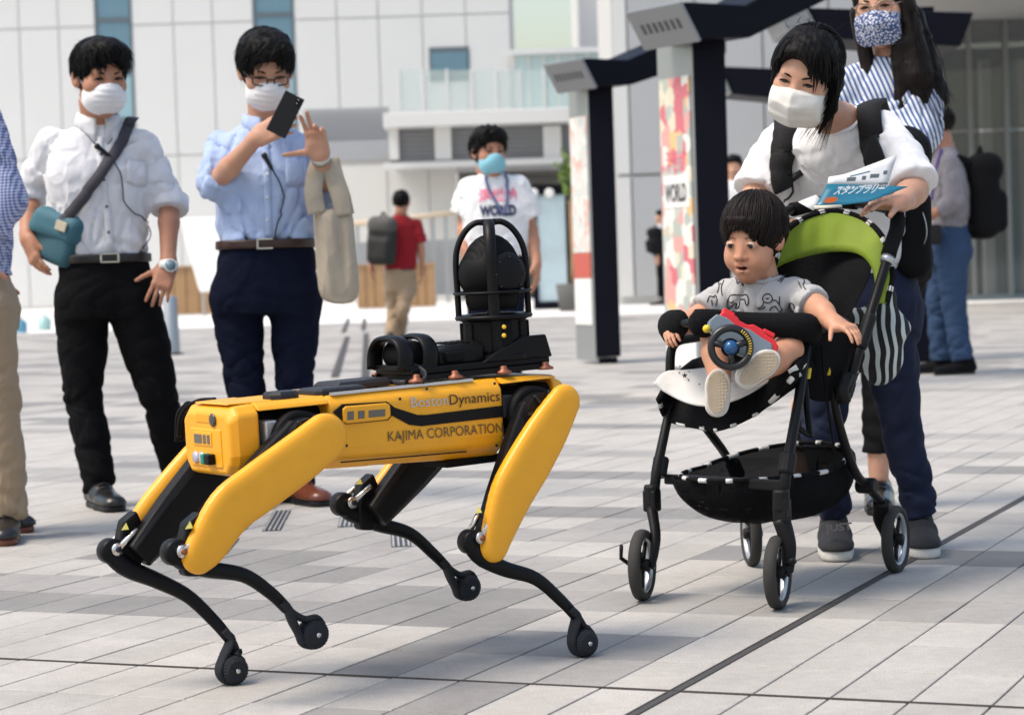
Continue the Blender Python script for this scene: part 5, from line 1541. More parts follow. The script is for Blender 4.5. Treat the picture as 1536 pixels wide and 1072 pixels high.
def lapel_mic(t, p, tip, cable, m=None):
    mb = MB(); p, tip = np.array(p), np.array(tip); d = nrm(tip - p)
    mb.lathe([(0, -.010), (.009, -.008), (.0115, 0), (.009, .009), (.0075, .012), (.0065, .045), (.004, .06), (0, .062)], p, d, 12); o = mb.build('lapel_microphone', M_black, t)
    if cable is not None and len(cable) > 2:
        mb = MB(); mb.tube(cable, .0023, 6); mb.build('microphone_cable', M_black, t)

def pocket(t, bv, x0, y0, x1, y1, m, tilt=0.0):
    """patch pocket laid on the shirt front"""
    rows = []
    for v in np.linspace(0, 1, 7):
        row = []
        for u in np.linspace(0, 1, 7):
            x = x0 + (x1 - x0) * u; y = y0 + (y1 - y0) * v + tilt * (u - .5) + (4 * (1 - abs(2 * u - 1)) if v == 1 else 0)
            r = hit(bv, x, y, .0035)
            if r is None: return
            row.append(r[0])
        rows.append(row)
    mb = MB(); mb.sheet(np.array(rows), .003); o = mb.build('pocket', m, t)
    mb = MB(); mb.tube([q + V(0, -.002, 0) for q in rows[0]], .0016, 5); mb.build('pocket_hem', m, t)

def neckband(t, bv, nb, nd, rad, m, r=.0055):
    """ribbed edge that follows the neck opening of a T-shirt"""
    nd = nrm(nd); u = nrm(np.cross(nd, V(0, 1, 0))); w_ = np.cross(nd, u); pts = []
    for a in np.linspace(0, 2 * PI, 36, endpoint=False):
        o = np.array(nb) + (u * math.cos(a) + w_ * math.sin(a)) * (rad + .006) + nd * .12
        h = bv.ray_cast(Vector(o), Vector(-nd))
        if h[0] is not None and h[3] < .26: pts.append(np.array(h[0]))
    if len(pts) > 12:
        p = np.array(pts)
        for _ in range(3): p = (np.roll(p, 1, 0) + 2 * p + np.roll(p, -1, 0)) / 4
        n = len(p); rg = []
        for i in range(n):
            T = nrm(p[(i + 1) % n] - p[i - 1]); s_ = nrm(np.cross(T, nd)); rg.append([p[i] + (s_ * math.cos(q) * 1.5 + nd * math.sin(q)) * r for q in np.linspace(0, 2 * PI, 8, endpoint=False)])
        mb = MB(); mb.loft(rg, closed=True); mb.build('neckband', m, t)
# ------------------------------------------------------------------ man in the white shirt
UPV = V(0, 0, 1)
M_shirtw = cloth('shirt_white', (0.66, 0.665, 0.69)); M_shirtb = cloth('shirt_blue', (0.38, 0.48, 0.70)); M_slacks = cloth('slacks_black', (0.007, 0.007, 0.008), wr=.15, sheen=0); M_navyt = cloth('slacks_navy', (0.006, 0.008, 0.020), wr=.15, sheen=0)
M_khaki = cloth('chinos_khaki', (0.33, 0.24, 0.155)); M_shoeb = mat('shoe_black_leather', (0.012, 0.012, 0.012), .28, spec=.5); M_shoebr = mat('shoe_brown_leather', (0.13, 0.035, 0.016), .3); M_beltb = mat('belt_black', (0.012, 0.011, 0.010), .4); M_beltbr = mat('belt_brown', (0.035, 0.014, 0.009), .4)
def man_a():
    D = 8.1; J = lambda x, y, d=0.0: P(x, y, D + d)
    t = thing('person', 'man in white button-down shirt, black trousers and face mask wearing a shoulder bag', 'person', V(J(205, 760)[0], D, 0))
    bf = nrm(V(.30, -1, 0)); left = np.cross(UPV, bf)
    hc = J(150, 116, -.06); fr = frame(V(.55, -1, -.26), V(.04, -.1, 1)); s = 1.08
    nb = J(148, 190, .02)
    shR, shL = J(78, 212, .03), J(213, 216, .03)
    elR, wrR = J(45, 292, .10), J(41, 358, -.02); elL, wrL = J(254, 300, .06), J(252, 398, -.06)
    hR, hRp = hand_sdf(wrR, J(62, 415, -.06) - wrR, V(.75, .5, 0), V(.55, -.6, 0), (.22, .26, .3, .34), .93, .04, (.9, .35, .3))
    hL, hLp = hand_sdf(wrL, J(234, 455, -.12) - wrL, V(-.1, 1, -.1), V(-1, -.2, 0), (.16, .24, .26, .20), .92, .12, (.6, .75, .1))
    body_mesh(t, [head_part(hc, fr, s, nb, smile=True), arm_part(shR, elR, wrR, hR, hRp), arm_part(shL, elL, wrL, hL, hLp)], M_skin)
    brow_eye(t, hc, fr, s, M_hair, smile=True)
    hair_obj(t, hc, fr, s, dict(STY_M, open=((.010, .152, -.006), (.077, .102, .094)), top=((.01, .030, .088), (.072, .072, .044)), crown=(-.02, -.03, .13), flow=(.5, .1, -.3), mess=.4, lock=.48), M_hair, 3, 2200)
    mask_obj(t, hc, fr, s, 'pleat', M_maskw)
    waist, chest = J(155, 383, .02), J(150, 262, .02)
    so, sv, sq = shirt(t, waist, chest, nb, (shR, shL), ([shR, shR * .5 + elR * .5, elR + V(0, 0, .02), elR * .80 + wrR * .20], [shL, shL * .5 + elL * .5, elL, elL * .84 + wrL * .16]), left, M_shirtw,
                       [.152, .168, .190, .150], [.112, .120, .125, .085], seed=2, cutz=lambda p: -(p[:, 2] - waist[2] + .01), sl_r=((.052, .057, .056, .056), (.052, .057, .058, .060)))
    collar(t, nb + V(0, -.005, .005), hc - nb, bf, .066, M_shirtw, hgt=.042, point=.060, gap=.20, trim=mat('trim_navy', (.03, .04, .10), .7))
    # rolled cuff on the raised side
    c = elL * .84 + wrL * .16; dd = nrm(wrL - elL); mb = MB(); mb.lathe([(.052, -.05), (.070, -.05), (.071, -.005), (.066, .004), (.054, .002)], c, dd, 22); mb.build('cuff', M_shirtw, t)
    tro, tv, tq = trousers(t, waist - V(0, 0, .0), (J(122, 445, .02), J(198, 445, .02)), (J(125, 592, .02), J(238, 595, .03)), (J(150, 728, -.02), J(272, 726, .18)), left, M_slacks, (.162, .118), .095, .070, .058, 3, hemcut=-.02)
    belt_obj(t, waist - V(0, 0, .012), left, (.164, .122), M_beltb)
    bv = bvh_of(sv, sq)
    by = hit(bvh_of(tv, tq), 165, 392, .012)
    mb = MB(); c = (by[0] if by else J(165, 381, -.13)) + V(0, -.006, .01)
    for a, b in (((-.032, -.017), (.032, -.012)), ((-.032, .012), (.032, .017)), ((-.034, -.017), (-.027, .017)), ((.027, -.017), (.034, .017))):
        mb.box(c + left * (a[0] + b[0]) / 2 + V(0, 0, (a[1] + b[1]) / 2), (b[0] - a[0], .006, b[1] - a[1]), [left, bf, UPV])
    mb.build('belt_buckle', M_metal, t)
    mb = MB(); pts, nr = surf_path(bv, [(149, 205), (152, 250), (160, 310), (166, 372)], .002); ribbon(mb, pts, nr, .026, .003); mb.build('placket', M_shirtw, t)
    for y in (232, 270, 310, 348):
        r = hit(bv, 149 + (y - 205) * .1, y, .005)
        if r: mb = MB(); mb.lathe([(0, 0), (.0055, 0), (.0055, .002), (0, .0025)], r[0], r[1], 10); mb.build('button', mat('button_dark', (.10, .10, .13), .4), t)
    pocket(t, bv, 190, 240, 220, 276, M_shirtw, 4)
    r = hit(bv, 146, 222, .014); r2 = hit(bv, 165, 236, .010)
    cab, _ = surf_path(bv, [(164, 236), (180, 262), (183, 296), (196, 316), (216, 330), (226, 348), (222, 362), (212, 373)], .012)
    lapel_mic(t, r[0], r2[0], cab)
    # wristwatch and ring on the left hand
    mb = MB(); dd = nrm(wrL - elL); mb.lathe([(.029, -.015), (.036, -.013), (.036, .013), (.029, .015)], wrL + dd * .006, dd, 22); wo = mb.build('watch_strap', mat('watch_white', (.74, .74, .72), .35), t)
    wn = nrm(V(.45, -1, .15)); mb = MB(); mb.lathe([(0, 0), (.023, 0), (.024, .007), (.020, .010), (.019, .008), (0, .008)], wrL + dd * .006 + wn * .029, wn, 22); w2 = mb.build('watch_case', mat('watch_white2', (.72, .73, .72), .3), wo)
    mb = MB(); mb.lathe([(0, 0), (.018, 0), (.018, .0015), (0, .0015)], wrL + dd * .006 + wn * .0375, wn, 20); mb.build('watch_dial', mat('watch_dial', (.18, .27, .32), .2), wo)
    shoe(t, J(150, 742, -.03) * V(1, 1, 0) + V(0, 0, .1), G(198, 775), M_shoeb, M_black, .28)
    shoe(t, G(268, 745) + V(0, 0, .1), G(318, 752), M_shoeb, M_black, .28)
    # shoulder bag across the body
    bg = thing('shoulder_bag', 'teal messenger bag on a dark grey strap at the hip of the white shirt man', 'bag', J(75, 400, -.05))
    M_teal = mat('teal_canvas', (0.032, 0.12, 0.16), .7, vary=.15, vscale=12, bump=.2, bscale=120); M_str = mat('strap_grey', (0.045, 0.043, 0.055), .8, bump=.2, bscale=200)
    c = J(86, 358, -.045)
    fb = nrm(V(-.45, -.85, .1)); fl = np.cross(UPV, fb); frb = frame(fb, V(.38, 0, 1))
    bagf = lambda p: rbox(c, (.20, .075, .19), .034, frb)(p) + .010 * vnoise(p * 11, 3) + .06 * np.clip(-(p - c) @ frb[2], 0, .1) * (np.abs((p - c) @ frb[0]) > -1)
    f_body = keep(bagf, lambda p: (p - c) @ frb[2] - .052, .004)
    mesh_part('bag_body', f_body, [c + .16, c - .16], .02, .006, mat('teal_dark', (0.022, 0.085, 0.115), .75, vary=.15, vscale=12, bump=.2, bscale=120), bg)
    f_fl = cut(keep(lambda p: rbox(c + frb[2] * .045 + frb[1] * .008, (.225, .098, .115), .042, frb)(p) + .008 * vnoise(p * 12, 5), lambda p: -((p - c) @ frb[2] + .0), .004), lambda p: bagf(p) + .012)
    mesh_part('bag_flap', f_fl, [c + .18, c - .18], .02, .0055, M_teal, bg)
    pc = c + frb[1] * .064 + frb[0] * .052 + frb[2] * .055
    mb = MB(); mb.box(pc, (.05, .006, .035), frb); mb.build('patch', mat('patch_beige', (.42, .38, .28), .7), bg, bevel=.008)
    st, sn = surf_path(bv, [(88, 340), (105, 322), (125, 296), (150, 262), (175, 226), (190, 195), (196, 180)], .009)
    back = [st[-1] + V(.0, .06, .012), st[-1] + V(-.06, .16, -.03)]
    st = np.vstack([[c + frb[2] * .07 + left * .05], st, back]); sn = np.vstack([[nrm(V(-.2, -1, .2))], sn, [V(.1, 0, 1)], [V(0, .6, .8)]])
    mb = MB(); ribbon(mb, st, sn, .040, .005); mb.build('strap', M_str, bg)
man_a()

# ------------------------------------------------------------------ man photographing with a phone
def man_b():
    D = 8.0; J = lambda x, y, d=0.0: P(x, y, D + d)
    t = thing('person', 'man with glasses and face mask in light blue shirt and navy trousers taking a picture', 'person', V(J(420, 760)[0], D, 0))
    bf = nrm(V(.22, -1, 0)); left = np.cross(UPV, bf)
    hc = J(399, 106, -.08); fr = frame(V(.25, -1, -.46), V(.05, -.2, 1)); s = 1.08
    nb = J(398, 190, .03)
    shR, shL = J(334, 217, .03), J(468, 216, .03)
    elR, wrR = J(322, 276, -.08), J(386, 206, -.26); elL, wrL = J(494, 288, -.05), J(480, 234, -.20)
    ph = J(428, 172, -.34)
    hR, hRp = hand_sdf(wrR, J(436, 182, -.33) - wrR, V(.35, .9, -.1), V(-.2, .1, 1), (.14, .20, .24, .32), .94, .05, (.8, .5, .5), .05)
    hL, hLp = hand_sdf(wrL, J(466, 165, -.26) - wrL, V(-.15, -1, 0), V(-1, 0, -.1), (.02, .05, .55, .65), .95, .11, (.05, 1.0, .12))
    body_mesh(t, [head_part(hc, fr, s, nb), arm_part(shR, elR, wrR, hR, hRp), arm_part(shL, elL, wrL, hL, hLp)], M_skin2)
    brow_eye(t, hc, fr, s, M_hair)
    hair_obj(t, hc, fr, s, dict(STY_M, vol=1.04, open=((.004, .150, -.012), (.076, .100, .094)), top=((-.005, .03, .085), (.080, .082, .050)), crown=(.02, -.04, .13), tuft=.005, flow=(-.5, .4, -.2), mess=.42, lock=.48), M_hair, 8, 2200)
    mask_obj(t, hc, fr, s, 'pleat', M_maskw); glasses_obj(t, hc, fr, s, mat('frame_dark', (.03, .015, .012), .3))
    waist, chest = J(400, 362, .02), J(400, 265, .02)
    so, sv, sq = shirt(t, waist, chest, nb, (shR, shL), ([shR, shR * .45 + elR * .55, elR + V(-.005, 0, -.004), elR * .86 + wrR * .14], [shL, shL * .5 + elL * .5, elL + V(.01, 0, -.02), elL * .82 + wrL * .18]), left, M_shirtb,
                       [.162, .172, .188, .150], [.115, .122, .125, .085], seed=5, cutz=lambda p: -(p[:, 2] - waist[2] + .01), sl_r=((.053, .057, .056, .056), (.052, .056, .055, .054)), wr=.007)
    collar(t, nb + V(0, -.005, .005), hc - nb, bf, .066, M_shirtb, hgt=.040, point=.050, gap=.25)
    tro, tv, tq = trousers(t, waist, (J(354, 440, .02), J(442, 440, .02)), (J(366, 560, .02), J(442, 570, .02)), (J(388, 730, .0), J(446, 728, .02)), left, M_navyt, (.172, .122), .090, .070, .060, 9, hemcut=-.02)
    belt_obj(t, waist - V(0, 0, .010), left, (.174, .126), M_beltbr)
    bv = bvh_of(sv, sq)
    r = hit(bvh_of(tv, tq), 398, 374, .010)
    c = (r[0] if r else J(396, 364, -.13)) + V(0, -.006, .02)
    mb = MB()
    for a, b in (((-.026, -.019), (.026, -.014)), ((-.026, .013), (.026, .018)), ((-.030, -.019), (-.024, .018))):
        mb.box(c + left * (a[0] + b[0]) / 2 + V(0, 0, (a[1] + b[1]) / 2), (b[0] - a[0], .006, b[1] - a[1]), [left, bf, UPV])
    mb.build('belt_buckle', M_metal, t)
    mb = MB(); pts, nr = surf_path(bv, [(399, 215), (400, 260), (402, 310), (403, 355)], .002); ribbon(mb, pts, nr, .026, .003); mb.build('placket', M_shirtb, t)
    for y in (262, 296, 330):
        r = hit(bv, 401, y, .005)
        if r: mb = MB(); mb.lathe([(0, 0), (.0055, 0), (.0055, .002), (0, .0025)], r[0], r[1], 10); mb.build('button', mat('button_white', (.7, .7, .7), .4), t)
    pocket(t, bv, 428, 236, 462, 276, M_shirtb, -3)
    r = hit(bv, 396, 236, .014); r2 = hit(bv, 409, 258, .012)
    cab, _ = surf_path(bv, [(409, 257), (420, 278), (425, 305), (416, 330), (411, 356)], .010)
    lapel_mic(t, r[0], r2[0], cab)
    mb = MB(); dd = nrm(wrL - elL); mb.lathe([(.028, -.012), (.034, -.010), (.034, .010), (.028, .012)], wrL - dd * .012, dd, 22); wo = mb.build('watch_strap', mat('steel_strap', (.55, .53, .48), .3, metal=.9), t)
    mb = MB(); mb.tube(catmull([P(434, 118, D - .2), P(436, 140, D - .22), P(431, 160, D - .2), P(427, 200, D - .12)], 5), .0015, 5); mb.build('earphone_cord', mat('cord_grey', (.35, .35, .38), .5), t)
    shoe(t, J(446, 742, .02) * V(1, 1, 0) + V(0, 0, .1), G(500, 762), M_shoebr, M_black, .28)
    shoe(t, J(388, 742, .0) * V(1, 1, 0) + V(0, 0, .1), G(370, 800), M_shoebr, M_black, .28)
    # phone
    pt = thing('phone', 'black smartphone held up in the right hand of the blue shirt man', 'phone', ph)
    up = nrm(J(440, 150, -.34) - J(417, 196, -.34)); nn = nrm(V(.12, -1, .1)); sd = nrm(np.cross(up, nn)); nn = np.cross(sd, up)
    c = J(428, 172, -.325)
    mb = MB(); mb.box(c, (.072, .148, .008), [sd, up, nn]); mb.build('phone_case', M_black, pt, bevel=.010 if False else .0035, seg=3)
    mb = MB(); mb.box(c - nn * .0045, (.066, .140, .002), [sd, up, nn]); mb.build('screen', M_lens, pt)
    mb = MB(); mb.box(c + up * .056 + sd * .020 + nn * .005, (.014, .026, .003), [sd, up, nn]); co = mb.build('camera_bump', M_blackf, pt, bevel=.001)
    for k in (-1, 1):
        mb = MB(); mb.lathe([(0, 0), (.004, 0), (.004, .001), (0, .001)], c + up * (.056 + k * .007) + sd * .020 + nn * .0066, nn, 12); mb.build('lens', M_lens, co)
    # tote bag
    tb = thing('tote_bag', 'beige canvas tote bag hanging from the forearm of the blue shirt man', 'bag', J(505, 455, -.1))
    M_tote = cloth('canvas_beige', (0.40, 0.345, 0.27), wr=.25, wscale=14)
    prof = [(250, 470, 503), (280, 468, 508), (300, 468, 516), (312, 468, 528), (330, 470, 531), (365, 472, 533), (400, 474, 537), (430, 477, 540), (444, 480, 538), (452, 488, 533), (456, 505, 522)]
    Yb = D - .16; rings = []
    for y, xl, xr in prof:
        a, b = P(xl, y, Yb), P(xr, y, Yb); cc = (a + b) / 2; w2 = np.linalg.norm(b - a) / 2
        dp = .012 if y < 300 else (.045 if y < 440 else .03)
        ring = []
        for th in np.linspace(0, 2 * PI, 28, endpoint=False):
            fold = 1 + (.30 * math.sin(th * 5 + y * .012) + .22 * math.sin(th * 11 - y * .02)) * (1 if y < 430 else .35)
            ring.append(cc + V(1, 0, 0) * math.cos(th) * w2 + V(0, 1, 0) * math.sin(th) * dp * fold)
        rings.append(ring)
    mb = MB()
    lp = rings[3:]
    mb.loft(lp); mb.build('bag_body', M_tote, tb, sub=1)
    for off in (-.035, .035):
        a0, a1 = P(470, 312, Yb + off), P(526, 314, Yb + off)
        tp = P(486, 246, Yb); 
        for q, wd in ((catmull([a0 + V(.012, 0, -.02), P(470, 290, Yb + off), P(473, 262, Yb + off * .6), tp + V(-.012, off * .3, .012)], 6), .062), (catmull([a1 + V(-.02, 0, -.02), P(511, 294, Yb + off), P(502, 268, Yb + off * .6), tp + V(.02, off * .3, .016)], 6), .066)):
            mb = MB(); ribbon(mb, q, np.tile(V(0, -1, 0), (len(q), 1)), wd, .005); mb.build('handle', M_tote, tb)
man_b()

# ------------------------------------------------------------------ man cut off at the left edge
def gingham(name):
    m = bpy.data.materials.new(name); m.use_nodes = True; n, L = m.node_tree.nodes, m.node_tree.links; b = n['Principled BSDF']; b.inputs['Roughness'].default_value = .85
    tc = n.new('ShaderNodeTexCoord'); mp = n.new('ShaderNodeMapping'); mp.inputs['Rotation'].default_value = (0, .05, .3); L.new(tc.outputs['Object'], mp.inputs['Vector'])
    ws = []
    for ax in ('X', 'Z'):
        w_ = n.new('ShaderNodeTexWave'); w_.bands_direction = ax; w_.inputs['Scale'].default_value = 33; L.new(mp.outputs[0], w_.inputs['Vector']); r = n.new('ShaderNodeMath'); r.operation = 'GREATER_THAN'; r.inputs[1].default_value = .5; L.new(w_.outputs['Fac'], r.inputs[0]); ws.append(r.outputs[0])
    a = n.new('ShaderNodeMath'); a.operation = 'ADD'; L.new(ws[0], a.inputs[0]); L.new(ws[1], a.inputs[1])
    h = n.new('ShaderNodeMath'); h.operation = 'MULTIPLY'; h.inputs[1].default_value = .5; L.new(a.outputs[0], h.inputs[0])
    mx = n.new('ShaderNodeMix'); mx.data_type = 'RGBA'; mx.inputs[6].default_value = (.46, .50, .66, 1); mx.inputs[7].default_value = (.06, .085, .26, 1); L.new(h.outputs[0], mx.inputs[0]); L.new(mx.outputs[2], b.inputs['Base Color'])
    return m
def man_c():
    D = 7.26; J = lambda x, y, d=0.0: P(x, y, D + d)
    t = thing('person', 'man in blue gingham shirt and khaki trousers cut off at the left edge', 'person', V(J(-34, 805)[0], D, 0))
    bf = nrm(V(1, .25, 0)); left = np.cross(UPV, bf)
    hc = J(-78, 55, 0); fr = frame(V(1, .1, -.1)); s = 1.08; nb = J(-62, 140, 0)
    shR, shL = J(-26, 182, -.17), J(-66, 182, .19)
    elR, wrR = J(8, 300, -.20), J(-50, 385, -.30); elL, wrL = J(-54, 310, .24), J(-24, 410, .2)
    hR, hRp = hand_sdf(wrR, V(.15, 0, -1), V(.2, 1, 0), V(1, 0, 0), (.3, .3, .3, .3)); hL, hLp = hand_sdf(wrL, V(.15, 0, -1), V(.2, -1, 0), V(1, 0, 0), (.3, .3, .3, .3))
    body_mesh(t, [head_part(hc, fr, s, nb), arm_part(shR, elR, wrR, hR, hRp), arm_part(shL, elL, wrL, hL, hLp)], M_skin)
    hair_obj(t, hc, fr, s, STY_M, M_hair, 5); brow_eye(t, hc, fr, s, M_hair)
    waist, chest = J(-46, 415, 0), J(-46, 265, 0)
    so, sv, sq = shirt(t, waist, chest, nb, (shR, shL), ([shR, shR * .5 + elR * .5, elR, elR * .5 + wrR * .5], [shL, shL * .5 + elL * .5, elL, elL * .5 + wrL * .5]), left, gingham('gingham_blue'),
          [.168, .175, .19, .15], [.13, .135, .135, .09], seed=7, cutz=lambda p: -(p[:, 2] - waist[2] + .02), sl_r=((.062, .070, .068, .064),) * 2)
    collar(t, nb, hc - nb, bf, .066, MATS.get('shirt_blue'))
    trousers(t, waist - V(0, 0, .01), (J(-26, 470, -.09), J(-44, 470, .09)), (J(-8, 610, -.09), J(-39, 610, .1)), (J(10, 775, -.08), J(-42, 775, .12)), left, M_khaki, (.165, .13), .098, .082, .070, 13, hemcut=-.01)
    shoe(t, J(8, 790, -.08) * V(1, 1, 0) + V(0, 0, .1), J(6, 900, -.5), M_shoeb, M_shoebr, .27); shoe(t, J(-44, 790, .1) * V(1, 1, 0) + V(0, 0, .1), J(26, 800, .1), M_shoeb, M_shoebr, .27)
man_c()

# ------------------------------------------------------------------ man in printed white T-shirt, middle distance
M_tee = cloth('tee_white', (0.74, 0.74, 0.755))
def man_g():
    D = 12.6; J = lambda x, y, d=0.0: P(x, y, D + d)
    t = thing('person', 'man in printed white T-shirt with light blue mask standing behind the camera turret', 'person', V(J(745, 600)[0], D, 0))
    bf = nrm(V(.12, -1, 0)); left = np.cross(UPV, bf)
    hc = J(733, 229, 0); fr = frame(V(.42, -1, -.05)); s = 1.05; nb = J(738, 264, .02)
    shR, shL = J(703, 280, .02), J(778, 277, .02); elR, wrR = J(696, 335, .05), J(697, 372, -.05); elL, wrL = J(797, 345, .05), J(805, 395, -.05)
    hR, hRp = hand_sdf(wrR, V(0, -.1, -1), V(1, .3, 0), V(0, -1, 0), (.3,) * 4); hL, hLp = hand_sdf(wrL, V(-.03, -.1, -1), V(-1, .3, 0), V(-.1, -1, 0), (.25,) * 4)
    body_mesh(t, [head_part(hc, fr, s, nb, h=.005), arm_part(shR, elR, wrR, hR, hRp, h=.006), arm_part(shL, elL, wrL, hL, hLp, h=.006)], M_skin)
    hair_obj(t, hc, fr, s, dict(STY_M, vol=1.06, tuft=.012, rough=.012, h=.006, top=((0, .01, .08), (.092, .09, .06)), fly=.02), M_hair, 11, 200)
    mask_obj(t, hc, fr, s, 'pleat', M_maskb); brow_eye(t, hc, fr, s, M_hair)
    waist, chest = J(745, 388, .02), J(742, 318, .02)
    so, sv, sq = shirt(t, waist, chest, nb, (shR, shL), ([shR, shR * .6 + elR * .4, shR * .28 + elR * .72], [shL, shL * .6 + elL * .4, shL * .28 + elL * .72]), left, M_tee, [.180, .182, .188, .150], [.125, .125, .125, .085], seed=9, h=.010, sl_r=((.058, .074, .080),) * 2, neck=.066, cutz=lambda p: -(p[:, 2] - waist[2] - .01), name='t_shirt')
    bv = bvh_of(sv, sq)
    neckband(t, bv, nb, (0, -.2, 1), .066, M_tee)
    def on(p):
        out = []
        for q in p:
            r = bv.ray_cast(Vector(CAMP), Vector(nrm(q - CAMP)))
            out.append(np.array(r[0]) + np.array(r[1]) * .006 if r[0] else q)
        return np.array(out)
    mb = MB(); add_text(mb, '浮世絵', J(718, 302, -.14), V(1, 0, 0), UPV, 60 / px_per_m(D) / 2.9, width=58 / px_per_m(D), surf=on, bold=.002); mb.build('shirt_print', mat('print_pink', (.80, .22, .33), .8), t)
    mb = MB(); add_text(mb, 'WORLD', J(721, 324, -.14), V(1, 0, 0), UPV, 20 / px_per_m(D), width=54 / px_per_m(D), surf=on, bold=.005); mb.build('shirt_print', mat('print_navy', (.03, .04, .09), .8), t)
    pa, pn = surf_path(bv, [(727, 262), (733, 285), (748, 312), (756, 322)], .012); pb, pm_ = surf_path(bv, [(757, 260), (761, 285), (759, 310), (756, 322)], .012)
    for a, b in ((pa, pn), (pb, pm_)):
        mb = MB(); ribbon(mb, a, b, .016, .003); mb.build('lanyard', mat('lanyard_blue', (.10, .12, .24), .7), t)
    trousers(t, waist + V(0, 0, .02), (J(727, 420, .02), J(763, 420, .02)), (J(722, 500, 0), J(765, 500, 0)), (J(716, 598, 0), J(768, 598, 0)), left, M_navyt, (.168, .12), .095, .068, .056, 15, h=.012)
    shoe(t, J(716, 610) * V(1, 1, 0) + V(0, 0, .1), J(700, 640, -.3), M_shoeb, M_black); shoe(t, J(768, 610) * V(1, 1, 0) + V(0, 0, .1), J(775, 640, -.3), M_shoeb, M_black)
man_g()

# ------------------------------------------------------------------ man in red walking away
def backpack(name, label, c, fr, size, m, m2, mp=None, pts=None):
    """c centre, fr rows: left, outward from the back, up"""
    t = thing(name, label, 'backpack', c - fr[2] * size[2] / 2)
    w_, d_, h_ = size
    f = lambda p: union([rbox(c, (w_, d_, h_), d_ * .45, fr), rbox(c + fr[1] * d_ * .45 - fr[2] * h_ * .17, (w_ * .82, d_ * .6, h_ * .5), d_ * .28, fr)], .02)(p) + .006 * vnoise(p * 9, 2)
    k = max(size); mesh_part('pack_body', f, [c + k * .75, c - k * .75], .02, .010, m, t)
    mb = MB(); mb.tube(catmull([c + fr[2] * h_ * .48 + fr[0] * .04, c + fr[2] * (h_ * .5 + .05), c + fr[2] * h_ * .48 - fr[0] * .04], 5), .012, 8); mb.build('haul_loop', m, t)
    f2 = lambda p: rbox(c + fr[1] * d_ * .12 + fr[2] * h_ * .33, (w_ * 1.03, d_ * 1.05, h_ * .38), d_ * .48, fr)(p) + .005 * vnoise(p * 9, 6)
    mesh_part('pack_lid', f2, [c + k * .75, c - k * .75], .02, .010, m2, t)
    for s_ in (-1, 1):
        mb = MB(); a = c - fr[1] * d_ * .45 + fr[0] * s_ * w_ * .28
        pa = catmull([a + fr[2] * h_ * .38, a + fr[2] * h_ * .46 - fr[1] * .10, a - fr[1] * .20 + fr[2] * h_ * .2, a - fr[1] * .16 - fr[2] * h_ * .2, a - fr[2] * h_ * .38], 5)
        if pts is None:
            mb.tube(pa, .022, 8, flat=(1, .35), up=fr[0]); mb.build('shoulder_strap', m, t)
    return t
def man_h():
    D = 24.7; J = lambda x, y, d=0.0: P(x, y, D + d)
    t = thing('person', 'man in dark red shirt and khaki trousers walking away with a backpack', 'person', V(J(595, 512)[0], D, 0))
    bf = nrm(V(-.15, 1, 0)); left = np.cross(UPV, bf)
    hc = J(602, 304); fr = frame(V(.1, 1, 0)); s = 1.08; nb = J(601, 324)
    shL, shR = J(577, 334), J(626, 336); elL, wrL = J(563, 372), J(556, 398, .1); elR, wrR = J(632, 373), J(633, 402, .05)
    hR, hRp = hand_sdf(wrR, V(0, .1, -1), V(-1, 0, 0), V(0, 1, 0), (.3,) * 4, 1.1); hL, hLp = hand_sdf(wrL, V(0, .1, -1), V(1, 0, 0), V(0, 1, 0), (.3,) * 4, 1.1)
    body_mesh(t, [head_part(hc, fr, s, nb, h=.009), arm_part(shR, elR, wrR, hR, hRp, h=.011), arm_part(shL, elL, wrL, hL, hLp, h=.011)], M_skin)
    hair_obj(t, hc, fr, s, dict(STY_M, h=.008, nape=lambda p: np.where(p[:, 1] < 0, -.075, -.02 + np.clip(p[:, 1], 0, .2) * .9)), M_hair, 4, 60)
    waist, chest = J(601, 404), J(601, 362)
    shirt(t, waist, chest, nb, (shR, shL), ([shR, shR * .5 + elR * .5, shR * .25 + elR * .75], [shL, shL * .5 + elL * .5, shL * .25 + elL * .75]), left, cloth('shirt_red', (0.24, 0.008, 0.015)), [.175, .18, .19, .15], [.12] * 4, seed=4, h=.018, sl_r=((.058, .072, .078),) * 2, cutz=lambda p: -(p[:, 2] - waist[2] + .02), wr=.008)
    mb = MB(); mb.lathe([(.06, 0), (.072, 0), (.066, .045), (.058, .045)], nb - V(0, 0, .02), UPV, 16); mb.build('collar', MATS['shirt_red'], t)
    trousers(t, waist, (J(588, 428), J(612, 428)), (J(591, 465, .05), J(604, 462, -.15)), (J(586, 505, -.1), J(600, 500, .35)), left, M_khaki, (.165, .12), .098, .078, .066, 8, h=.016, wr=.012)
    shoe(t, J(585, 510, -.1) * V(1, 1, 0) + V(0, 0, .1), J(582, 505, .6), M_shoeb, M_black, laces=False); shoe(t, J(602, 508, .35) * V(1, 1, 0) + V(0, 0, .12), J(603, 505, 1), M_shoeb, M_black, laces=False)
    c = J(573, 362, -.18); fb = frame(nrm(V(-.35, -1, 0)), V(.10, 0, 1))
    backpack('backpack', 'grey and black backpack on the back of the walking red shirted man', c, fb, (.32, .18, .52), mat('pack_black', (.018, .018, .017), .8), mat('pack_grey', (.075, .072, .068), .8))
man_h()
